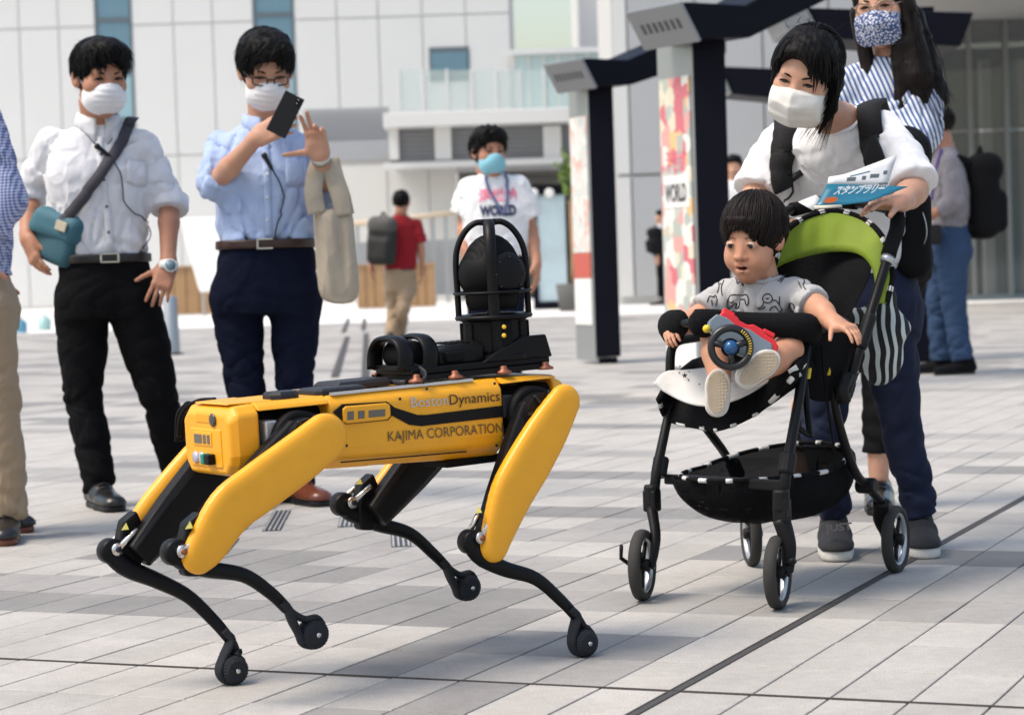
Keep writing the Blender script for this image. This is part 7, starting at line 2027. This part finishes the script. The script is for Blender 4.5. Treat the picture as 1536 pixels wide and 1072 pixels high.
# seat: pan from the front lip back to the crease, backrest, side wings
lip = catmull([SA(987, 598), SA(1002, 628), SM(1060, 640, -.06) + SF * .02, SM(1092, 640, 0) + SF * .02, SM(1140, 615, .07), SB(1185, 570), SB(1214, 535)], 6)
crease = catmull([SA(1040, 560), SM(1090, 545, -.1), SM(1130, 540), SM(1175, 530, .1), SB(1240, 520)], len(lip) // 4 + 2)
ks = np.linspace(0, len(crease) - 1, len(lip)); crease = np.stack([np.interp(ks, np.arange(len(crease)), crease[:, k]) for k in range(3)], 1)
rows = [lip * (1 - k) + crease * k + V(0, 0, .030) * (math.sin(min(1, k * 2.2) * PI / 2)) for k in np.linspace(0, 1, 8)]
mb = MB(); mb.sheet(np.array(rows), .012); mb.build('seat', M_sfab, st)
mb = MB(); mb.sheet(np.array([lip + V(0, 0, .004), lip * .6 + crease * .4 - V(0, 0, .045), crease - V(0, 0, .06)]), .008); mb.build('seat_underside', M_sfab, st)
mb = MB(); mb.tube(lip, .006, 8); mb.build('piping', M_sfab, st)
def dashes(path, m, r=.0066, n=7, duty=.32, par=st):
    L_ = len(path); dn = catmull(path, 3)
    for k in range(n):
        a = int((k + .3) / n * (len(dn) - 1)); b = int((k + .3 + duty) / n * (len(dn) - 1))
        if b - a >= 2: mb = MB(); mb.tube(dn[a:b + 1], r, 6); mb.build('piping_dash', m, par)
dashes(lip + V(0, 0, -.001), M_pip, .0070, 10, .3)
mb = MB()
bk = np.array([[P(x, y, Y) for x, y, Y in r_] for r_ in (
    [(1065, 548, 5.56), (1110, 548, 5.60), (1160, 540, 5.61), (1200, 535, 5.58), (1245, 525, 5.48)],
    [(1105, 480, 5.58), (1140, 478, 5.66), (1185, 478, 5.68), (1228, 478, 5.64), (1272, 482, 5.52)],
    [(1132, 425, 5.62), (1168, 420, 5.72), (1212, 418, 5.74), (1258, 420, 5.70), (1300, 432, 5.57)],
    [(1152, 375, 5.66), (1185, 366, 5.76), (1230, 362, 5.78), (1276, 368, 5.74), (1318, 388, 5.62)])])
mb.sheet(bk, .014); mb.build('backrest', M_sfab, st, sub=2)
for pts in ([SB(1214, 535), SB(1245, 500), SB(1300, 420), SB(1250, 500)],):
    pass
mb = MB(); sw = np.array([[P(1204, 602, 5.44), P(1238, 606, 5.47), P(1262, 600, 5.55)], [P(1206, 555, 5.40), P(1246, 560, 5.44), P(1288, 545, 5.57)], [P(1208, 503, 5.40), P(1252, 496, 5.44), P(1304, 468, 5.58)]]); mb.sheet(sw, .010); mb.build('side_wing', M_sfab, st, sub=2)
# folded canopy: green lining arched over the backrest, dashed piping along its rim
top = [(1160, 400, 5.60), (1176, 352, 5.66), (1203, 329, 5.72), (1250, 317, 5.75), (1298, 331, 5.71), (1327, 363, 5.64), (1338, 410, 5.58), (1330, 455, 5.55)]
low = [(1150, 410, 5.62), (1175, 396, 5.66), (1205, 386, 5.69), (1245, 378, 5.70), (1284, 380, 5.67), (1306, 398, 5.62), (1313, 430, 5.57), (1300, 468, 5.54)]
T_ = catmull([P(*q) for q in top], 6); L_ = catmull([P(*q) for q in low], 6)
rows = [T_ * (1 - k) + L_ * k + V(0, 0, .012) * math.sin(k * PI) for k in np.linspace(0, 1, 8)]
rows = np.array(rows); rows += (np.sin(np.arange(rows.shape[1]) * 1.3)[None, :, None] * np.sin(np.linspace(0, PI, 8))[:, None, None]) * V(0, .004, .003)
mb = MB(); mb.sheet(rows, .006); mb.build('canopy_lining', M_green, st)
mb = MB(); mb.tube(T_, .0085, 8); mb.build('canopy_rim', M_sfab, st); dashes(T_, M_pip, .0092, 9, .25)
mb = MB(); mb.tube(rows[2], .002, 5); mb.build('canopy_seam', mat('seam_olive', (.12, .17, .01), .8), st)
def zebra(name):
    m = bpy.data.materials.new(name); m.use_nodes = True; n, L = m.node_tree.nodes, m.node_tree.links; b = n['Principled BSDF']; b.inputs['Roughness'].default_value = .85
    tc = n.new('ShaderNodeTexCoord'); w_ = n.new('ShaderNodeTexWave'); w_.wave_type = 'BANDS'; w_.bands_direction = 'X'; w_.inputs['Scale'].default_value = 14; w_.inputs['Distortion'].default_value = 4.5; w_.inputs['Detail'].default_value = 1; w_.inputs['Detail Scale'].default_value = .7
    mp = n.new('ShaderNodeMapping'); mp.inputs['Location'].default_value = (-.38, .1, -.55); L.new(tc.outputs['Object'], mp.inputs['Vector']); L.new(mp.outputs[0], w_.inputs['Vector'])
    mx = n.new('ShaderNodeValToRGB'); mx.color_ramp.interpolation = 'CONSTANT'; mx.color_ramp.elements[0].color = (.010, .010, .011, 1); mx.color_ramp.elements[1].position = .62; mx.color_ramp.elements[1].color = (.55, .60, .59, 1); L.new(w_.outputs['Fac'], mx.inputs[0]); L.new(mx.outputs[0], b.inputs['Base Color'])
    return m
zc = [P(1322, 435, 5.76), P(1330, 490, 5.76), P(1326, 535, 5.76), P(1318, 560, 5.76)]
fz = union([chain(zc, [.026, .044, .044, .026], .02), chain([q - SL * .20 for q in zc], [.03, .05, .05, .03], .02), chain([zc[1], zc[1] - SL * .2], [.044, .044]), chain([zc[2], zc[2] - SL * .2], [.044, .044])], .03)
mesh_part('canopy_back', lambda p: fz(p) + .006 * np.sin(p[:, 2] * 70 + 3 * vnoise(p * 8, 2)) + .003 * vnoise(p * 20, 3), zc + [q - SL * .2 for q in zc], .09, .0055, zebra('zebra_fabric'), st)
# basket with open top
bc = S0 * V(1, 1, 0) + V(0, 0, .292) + SF * .0
frb = np.array([SL, SF, UPV])
be0 = ell(bc, (.178, .31, .13), frb); be1 = rbox(bc - V(0, 0, .03), (.33, .56, .19), .05, frb)
be = lambda p: smax(be0(p) - .01, be1(p), .03) + .012 * vnoise(p * 6, 8) + .004 * vnoise(p * 17, 9)
fb_ = keep(lambda p: np.abs(be(p)) - .0035, lambda p: p[:, 2] - bc[2] - .04 * np.clip(-((p - bc) @ SF) / .3, 0, 1), .002)
mesh_part('basket', fb_, [bc - .34, bc + V(.34, .34, .06)], .0, .0058, mat('basket_mesh', (0.007, 0.007, 0.008), .9, alpha=.82, spec=.1, bump=.4, bscale=220), st)
rim = np.array([bc + SL * .177 * math.cos(a) + SF * .302 * math.sin(a) + V(0, 0, .04 * max(0, -math.sin(a))) for a in np.linspace(0, 2 * PI, 49)])
mb = MB(); mb.tube(rim, .0055, 6); mb.build('basket_rim', M_sfab, st); dashes(rim[:-1], M_pip, .0060, 16, .28)
bl = np.array([bc + SL * .176 * .80 * math.cos(a) + SF * .302 * .80 * math.sin(a) - V(0, 0, .0765) for a in np.linspace(.2, PI - .2, 30)]); dashes(bl, M_pip, .0045, 7, .25)
# labels and straps
for x, y in ((1214, 560), (1244, 555)):
    mb = MB(); q = SB(x, y, .012); mb.box(q, (.004, .010, .026), [SL, SF, nrm(SB(1212, 500) - SB(1198, 600))]); mb.build('sticker', mat('sticker_yellow', (.62, .45, .02), .5), st)
mb = MB(); q0, q1 = SB(1198, 553, .0) + SF * .06, SB(1213, 566, .0) + SF * .06; mb.sheet(np.array([[q0, q0 + V(.02, 0, .012)], [q1 - V(.012, 0, .004), q1 + V(.01, 0, .008)]]), .001); mb.build('care_tag', M_pip, st)
mb = MB(); mb.tube(catmull([SB(1232, 520, .02), SB(1240, 600, .02), SB(1252, 680, .02)], 5), .007, 6, flat=(1.4, .4)); mb.build('harness_strap', M_sfab, st)

# ------------------------------------------------------------------ child in the seat
def pattern_sole(name):
    m = mat(name, (0.42, 0.34, 0.245), .8, vary=.1, vscale=30); n, L = m.node_tree.nodes, m.node_tree.links
    tc = n.new('ShaderNodeTexCoord'); vo = n.new('ShaderNodeTexVoronoi'); vo.feature = 'DISTANCE_TO_EDGE'; vo.inputs['Scale'].default_value = 130; vo.inputs['Randomness'].default_value = .15; L.new(tc.outputs['Object'], vo.inputs['Vector'])
    bp = n.new('ShaderNodeBump'); bp.inputs['Strength'].default_value = .9; bp.inputs['Distance'].default_value = .004; L.new(vo.outputs['Distance'], bp.inputs['Height']); L.new(bp.outputs[0], n['Principled BSDF'].inputs['Normal'])
    return m
def child():
    J = lambda x, y, Y=5.55: P(x, y, Y)
    t = thing('person', 'toddler in grey animal print shirt sitting in the stroller', 'person', SM(1130, 545))
    bf = SF; left = SL
    hc = J(1129, 358, 5.50); fr = frame(V(-.60, -1, -.24), V(.06, 0, 1)); s = .84; nb = J(1140, 415, 5.53)
    shR, shL = J(1088, 444, 5.60), J(1196, 438, 5.50)
    elR, wrR = J(1046, 478, 5.56), J(1018, 492, 5.46); elL, wrL = J(1226, 462, 5.42), J(1250, 484, 5.34)
    hR, hRp = hand_sdf(wrR, J(1003, 500, 5.40) - wrR, V(.5, .3, -.5), V(.1, -1, .3), (.5, .55, .6, .6), .58); hL, hLp = hand_sdf(wrL, J(1274, 492, 5.30) - wrL, V(-.1, .2, -1), V(-.2, -1, 0), (.35, .38, .42, .45), .60, .09)
    hpR, hpL = J(1112, 520, 5.56), J(1165, 520, 5.50)
    knR, knL = J(1072, 502, 5.36), J(1184, 524, 5.36); anR, anL = J(1080, 572, 5.30), J(1130, 562, 5.27)
    legs = [(chain([a, a * .5 + b * .5, b, b * .6 + c * .4, c], [.044, .041, .033, .035, .026], .01), [a, b, c], .06, .0045) for a, b, c in ((hpR, knR, anR), (hpL, knL, anL))]
    body_mesh(t, [head_part(hc, fr, s, nb, True, neckr=.046, mouth_open=True, h=.0024), arm_part(shR, elR, wrR, hR, hRp, (.031, .027, .025, .0195), .0035), arm_part(shL, elL, wrL, hL, hLp, (.031, .028, .026, .0195), .0035)] + legs, M_skin3)
    brow_eye(t, hc, fr, s, M_hairb, child=True)
    L3 = lambda a, b, c: hc + (V(a, b, c) * s) @ fr
    mb = MB(); mb.tube(catmull([L3(-.018, .080, -.066), L3(-.008, .0905, -.0605), L3(0, .0895, -.0615), L3(.008, .0905, -.0605), L3(.018, .080, -.066)], 4), np.interp(np.linspace(0, 1, 17), [0, .5, 1], [.001, .0034, .001]) * s, 6); mb.build('upper_lip', M_lip, t)
    mb = MB(); mb.tube(catmull([L3(-.016, .079, -.070), L3(0, .0885, -.0785), L3(.016, .079, -.070)], 5), np.interp(np.linspace(0, 1, 11), [0, .5, 1], [.001, .0046, .001]) * s, 6); mb.build('lower_lip', M_lip, t)
    mb = MB(); mb.loft([[L3(.016 * math.cos(a) * k, .078 - .004 * (1 - k), -.0685 + .0065 * math.sin(a) * k) for a in np.linspace(0, 2 * PI, 16, endpoint=False)] for k in (1, .05)]); mb.build('mouth', M_mouth, t)
    # bowl cut with a straight fringe
    op = ((-.004, .150, -.032), (.082, .105, .100))
    hair_obj(t, hc, fr, s, dict(open=op, nape=lambda p: np.where(p[:, 1] < .01, -.060, -.012 + np.clip(p[:, 1] - .01, 0, .06) * .3), vol=1.075, rough=.003, tuft=.002, crown=(0, -.05, .13), mess=.08, len=.10, fly=.004, flow=(0, .25, -.3), lock=.75, fringe=.86, h=.0032), M_hairb, 41, 1500)
    rr = np.random.RandomState(3); mb = MB()
    for k in range(230):
        th = rr.uniform(-1.1, 1.1); y0 = V(.080 * math.sin(th), -.020 + .100 * math.cos(th), .070 + .010 * math.cos(th)) * 1.03; y1 = V(.087 * math.sin(th + rr.normal() * .05), -.020 + .113 * math.cos(th), .046 + .016 * abs(th) * -1 + rr.uniform(-.008, .008))
        pts = catmull([y0, y0 * .5 + y1 * .5 + V(0, .004, .006), y1], 4); mb.tube([hc + (q * s) @ fr for q in pts], np.interp(np.linspace(0, 1, 9), [0, .6, 1], [.0022, .0018, .0004]) * s, 4, cap=False)
    mb.build('fringe', M_hairb, t)
    waist, chest = J(1135, 530, 5.58), J(1140, 474, 5.57)
    so, sv, sq = shirt(t, waist, chest, nb, (shR, shL), ([shR, shR * .55 + elR * .45, shR * .25 + elR * .75], [shL, shL * .55 + elL * .45, shL * .15 + elL * .85]), left, cloth('child_grey', (.40, .40, .405), wr=.2), [.105, .106, .105, .085], [.082, .084, .082, .060], seed=44, h=.0042, sl_r=((.036, .041, .045), (.036, .041, .046)), neck=.047, ncut=.012, neckdir=(-.15, -.40, 1), wr=.0035, yoke=.032, shoulder=.036)
    mb = MB(); th = np.linspace(0, 2 * PI, 40); nd = nrm(V(-.15, -.30, 1)); u_ = nrm(np.cross(nd, V(0, 1, 0))); v_ = np.cross(nd, u_)
    bv = bvh_of(sv, sq)
    neckband(t, bv, nb, (-.15, -.40, 1), .047, MATS['child_grey'], .0045)
    # line drawings of animals printed on the shirt: (pixel polylines)
    Q = lambda L: [(1040 + u * .3453, 270 + v * .3453) for u, v in L]
    draw = [Q([(150, 520), (165, 500), (190, 498), (215, 500), (232, 497), (240, 520), (236, 540), (228, 540), (224, 518), (205, 520), (200, 545), (192, 558), (184, 556), (188, 535), (172, 540), (160, 558), (150, 556), (145, 540), (150, 520)]), Q([(155, 525), (165, 533), (176, 524)]), Q([(160, 545), (172, 548)]),
            Q([(300, 520), (305, 502), (322, 494), (338, 502), (342, 520), (330, 532), (312, 530), (300, 520)]), Q([(305, 530), (298, 548), (282, 556), (296, 560), (312, 548)]), Q([(340, 520), (362, 524), (372, 540), (374, 505)]), Q([(372, 540), (384, 566), (372, 568), (356, 548), (340, 552), (330, 566)]), Q([(314, 512), (320, 516), (328, 511)]),
            Q([(100, 410), (112, 398), (132, 400), (138, 420), (130, 445), (122, 470), (126, 500)]), Q([(100, 410), (98, 430), (108, 440), (112, 465), (104, 490)]), Q([(108, 412), (118, 418), (126, 410)]), Q([(112, 428), (124, 432)]), Q([(116, 450), (122, 455)]),
            Q([(182, 424), (190, 436), (192, 450), (206, 440), (214, 460), (218, 445)]), Q([(366, 440), (380, 432), (388, 415), (398, 412), (392, 428), (378, 446)]),
            Q([(422, 380), (440, 390), (455, 400), (446, 412), (430, 408), (422, 380)]), Q([(440, 415), (468, 420), (482, 440), (476, 455), (488, 475)]), Q([(455, 440), (470, 470)]),
            Q([(60, 530), (70, 505), (85, 510), (96, 500), (102, 520), (96, 545)]), Q([(78, 520), (82, 545)]), Q([(410, 560), (420, 535), (436, 540), (440, 560)]), Q([(512, 540), (528, 520), (545, 512), (552, 520)]), Q([(505, 550), (520, 545), (530, 530)])]
    for L in draw:
        pa, pn = surf_path(bv, L, .0012, 3)
        if len(pa) > 2: mb = MB(); mb.tube(pa, .0013, 5); mb.build('shirt_print', mat('print_black', (.02, .02, .02), .8), t)
    # collar band
    pa, pn = surf_path(bv, [(1108, 412), (1120, 420), (1136, 423), (1152, 420), (1166, 408)], .002)
    if len(pa) > 3:
        mb = MB(); mb.tube(pa, .005, 6); mb.build('collar_band', MATS['child_grey'], t)
    # shorts
    f_s = union([chain([hpR, hpR * .55 + knR * .45], [.062, .058]), chain([hpL, hpL * .55 + knL * .45], [.062, .058]), ell((hpR + hpL) / 2, (.11, .09, .075))], .02)
    mesh_part('shorts', f_s, [hpR, hpL, knR, knL, waist], .09, .007, M_blackf, t)
    # slip-on shoes, soles towards the viewer
    M_sole = pattern_sole('shoe_sole'); M_can = mat('shoe_canvas', (.60, .58, .54), .85, bump=.15, bscale=300)
    for heel, toe, w_, Yd in (((1074, 624), (1078, 553), 21, 5.24), ((1108, 576), (1168, 530), 22, 5.22)):
        a, b = P(heel[0], heel[1], Yd), P(toe[0], toe[1], Yd - .0); d = b - a; Ls = np.linalg.norm(d); d = d / Ls
        nn = nrm(CAMP - (a + b) / 2 + V(-.2, 0, -.6)); nn = nrm(nn - d * (nn @ d)); sd = np.cross(d, nn); wr_ = w_ / px_per_m(Yd)
        prof = []
        for th in np.linspace(0, 2 * PI, 36, endpoint=False):
            c_, s_ = math.cos(th), math.sin(th); wd = wr_ * (.78 + .22 * (c_ * .5 + .5) - .10 * math.exp(-((c_ + .1) / .35) ** 2)); prof.append(((c_ * (Ls / 2)), s_ * wd))
        mid = (a + b) / 2
        mb = MB(); mb.loft([[mid + d * x * k + sd * y * k + nn * h for x, y in prof] for k, h in ((.97, .0), (1, -.003), (1, -.013), (.98, -.016))], smooth=False); so_ = mb.build('shoe', [M_can], t)
        mb = MB(); mb.loft([[mid + d * x * .90 + sd * y * .88 + nn * h for x, y in prof] for h in (-.002, .0025)], smooth=False); mb.build('sole', M_sole, so_, bevel=.001)
        f_u = keep(union([ell(mid + d * Ls * .12 - nn * .022, (Ls * .36, wr_ * .95, .030), [d, sd, nn]), cone(mid - d * Ls * .28 - nn * .02, mid - d * Ls * .15 - nn * .055, .028, .030)], .02), lambda p: (p - mid) @ nn + .012, .003)
        mesh_part('shoe_upper', f_u, [mid - .1, mid + .1], .01, .005, M_can, so_)
child()
# white star-printed sun hat lying on the seat
ht = thing('sun_hat', 'white star-printed cloth hat lying on the stroller seat under the shoes', 'hat', SM(1090, 590))
M_hat = cloth('hat_white', (.66, .66, .64), wr=.15)
hrows = []
for k in np.linspace(0, 1, 7):
    row = []
    for j in np.linspace(0, 1, 19):
        x = 1000 + 205 * j; yb = 578 + 36 * math.sin(j * PI) ** .8 - 38 * j ** 3; yt = 566 - 6 * math.sin(j * PI) - 30 * j ** 2
        y = yb * (1 - k) + yt * k
        row.append(SM(x, y, -.16 + .30 * j) + SF * (.085 - .10 * k - .02 * math.cos(j * PI * 2)) + V(0, 0, .012 + .012 * math.sin(k * PI)))
    hrows.append(row)
mb = MB(); mb.sheet(np.array(hrows), .006); ho = mb.build('brim', M_hat, ht, sub=1)
v_ = np.array([q for r_ in hrows for q in r_]).reshape(7, 19, 3)
mb = MB(); mb.tube(catmull(v_[0], 3), .004, 6); mb.build('edge', M_hat, ht)
for x, y, r in ((1027, 563, 5), (1034, 559, 4), (1019, 559, 2), (1027, 571, 2), (1033, 570, 2), (1049, 576, 2), (1009, 560, 1.5), (1107, 557, 4), (1097, 572, 2), (1020, 549, 2)):
    best = v_.reshape(-1, 3)[np.argmin([((np.array(_p) - 0) ** 2).sum() for _p in [(q - CAMP) / (q - CAMP)[1] - ray(x, y) / ray(x, y)[1] for q in v_.reshape(-1, 3)]])]
    c = P(x, y, best[1] - .012); tc_ = nrm(CAMP - c + V(0, 0, .8)); u = nrm(np.cross(V(0, 0, 1), tc_)); w_ = np.cross(tc_, u); s_ = r / px_per_m(c[1])
    mb = MB(); pts = [c + (u * math.cos(a) + w_ * math.sin(a)) * s_ * (1 if k % 2 == 0 else .42) for k, a in enumerate(np.linspace(PI / 2, PI / 2 + 2 * PI, 10, endpoint=False))]
    mb.add([c + tc_ * .001] + pts, [(0, 1 + k, 1 + (k + 1) % 10) for k in range(10)]); mb.build('star', M_txt, ht)
# toy dashboard with steering wheel
ty = thing('toy_steering_wheel', 'red and grey toy dashboard with black steering wheel hung on the padded bar', 'toy', SM(1100, 520) + SF * .2)
tY = SM(1100, 500)[1] - .22
tp = lambda x, y, d=0.0: P(x, y, tY + d)
tx_ = nrm(tp(1150, 535) - tp(1062, 490)); tn = nrm(V(-.25, -1, .45)); tn = nrm(tn - tx_ * (tn @ tx_)); tu = np.cross(tn, tx_); tu = tu if tu[2] > 0 else -tu
tc0 = tp(1108, 507)
sc_ = 1 / px_per_m(tY)
def tq(u, v, d=0.0):
    return tc0 + tx_ * u * sc_ + tu * v * sc_ + tn * d
mb = MB(); out = [(-52, 2), (-46, 16), (-30, 18), (-12, 14), (10, 18), (30, 15), (48, 14), (55, 2), (52, -14), (30, -22), (0, -24), (-30, -18), (-50, -8)]
mb.prism(out, tc0, tx_ * sc_, tu * sc_, tn, -.012, .014); mb.build('panel', mat('toy_grey', (.16, .20, .24), .4), ty, bevel=.004, seg=3, fixn=True)
mb = MB(); out = [(-44, 12), (-38, 27), (-16, 28), (-10, 24), (4, 24), (10, 29), (28, 28), (34, 24), (50, 22), (60, 16), (60, 2), (30, 4), (0, 4), (-30, 6)]
mb.prism(out, tc0 - tn * .008, tx_ * sc_, tu * sc_, tn, -.030, .016); mb.build('hood', mat('toy_red', (.62, .018, .022), .35, spec=.5), ty, bevel=.004, seg=3, fixn=True)
for u in (-30, 38):
    mb = MB(); mb.box(tq(u, 29, -.012), (.030, .012, .022), [tx_, tu, tn]); mb.build('clip', MATS['toy_red'], ty, bevel=.003)
wc_ = tp(1096, 521, -.045); wn_ = nrm(tn + V(-.1, 0, -.15)); wu = nrm(np.cross(wn_, UPV)); wv = np.cross(wu, wn_)
mb = MB(); R1 = 29 * sc_; rg = []
for a in np.linspace(0, 2 * PI, 40, endpoint=False):
    o = wu * math.cos(a) + wv * math.sin(a); rg.append([wc_ + o * R1 + (o * math.cos(b) + wn_ * math.sin(b)) * .0088 for b in np.linspace(0, 2 * PI, 10, endpoint=False)])
mb.loft(rg, closed=True); mb.build('steering_wheel', mat('toy_black', (.010, .010, .011), .3), ty)
for a in (.3, PI - .3, -PI / 2):
    mb = MB(); o = wu * math.cos(a) + wv * math.sin(a); mb.tube([wc_ - wn_ * .004, wc_ + o * R1], .008, 8); mb.build('wheel_spoke', MATS['toy_black'], ty)
mb = MB(); mb.lathe([(0, -.02), (.012, -.02), (.022, -.012), (.022, -.005), (0, .0)], wc_, wn_, 20); mb.build('wheel_hub', MATS['toy_black'], ty)
mb = MB(); mb.lathe([(.0155, -.006), (.017, .002), (.015, .010), (.009, .016), (0, .018)], wc_, wn_, 24); mb.build('dome', mat('toy_blue', (.012, .08, .22), .15, spec=.6), ty)
mb = MB(); mb.lathe([(math.sin(a) * .0095, -math.cos(a) * .0095) for a in np.linspace(.01, PI - .01, 10)], tp(1060, 493, -.02), UPV, 14); mb.build('knob', mat('toy_yellow', (.75, .50, .02), .35), ty)
for k in range(11):
    a = 2.2 + k * .13; o = wu * math.cos(a) + wv * math.sin(a); mb = MB(); mb.box(wc_ + o * R1 + wn_ * .0085, (.0022, .007, .0012), [np.cross(wn_, o), o, wn_]); mb.build('wheel_mark', MATS['toy_yellow'], ty)
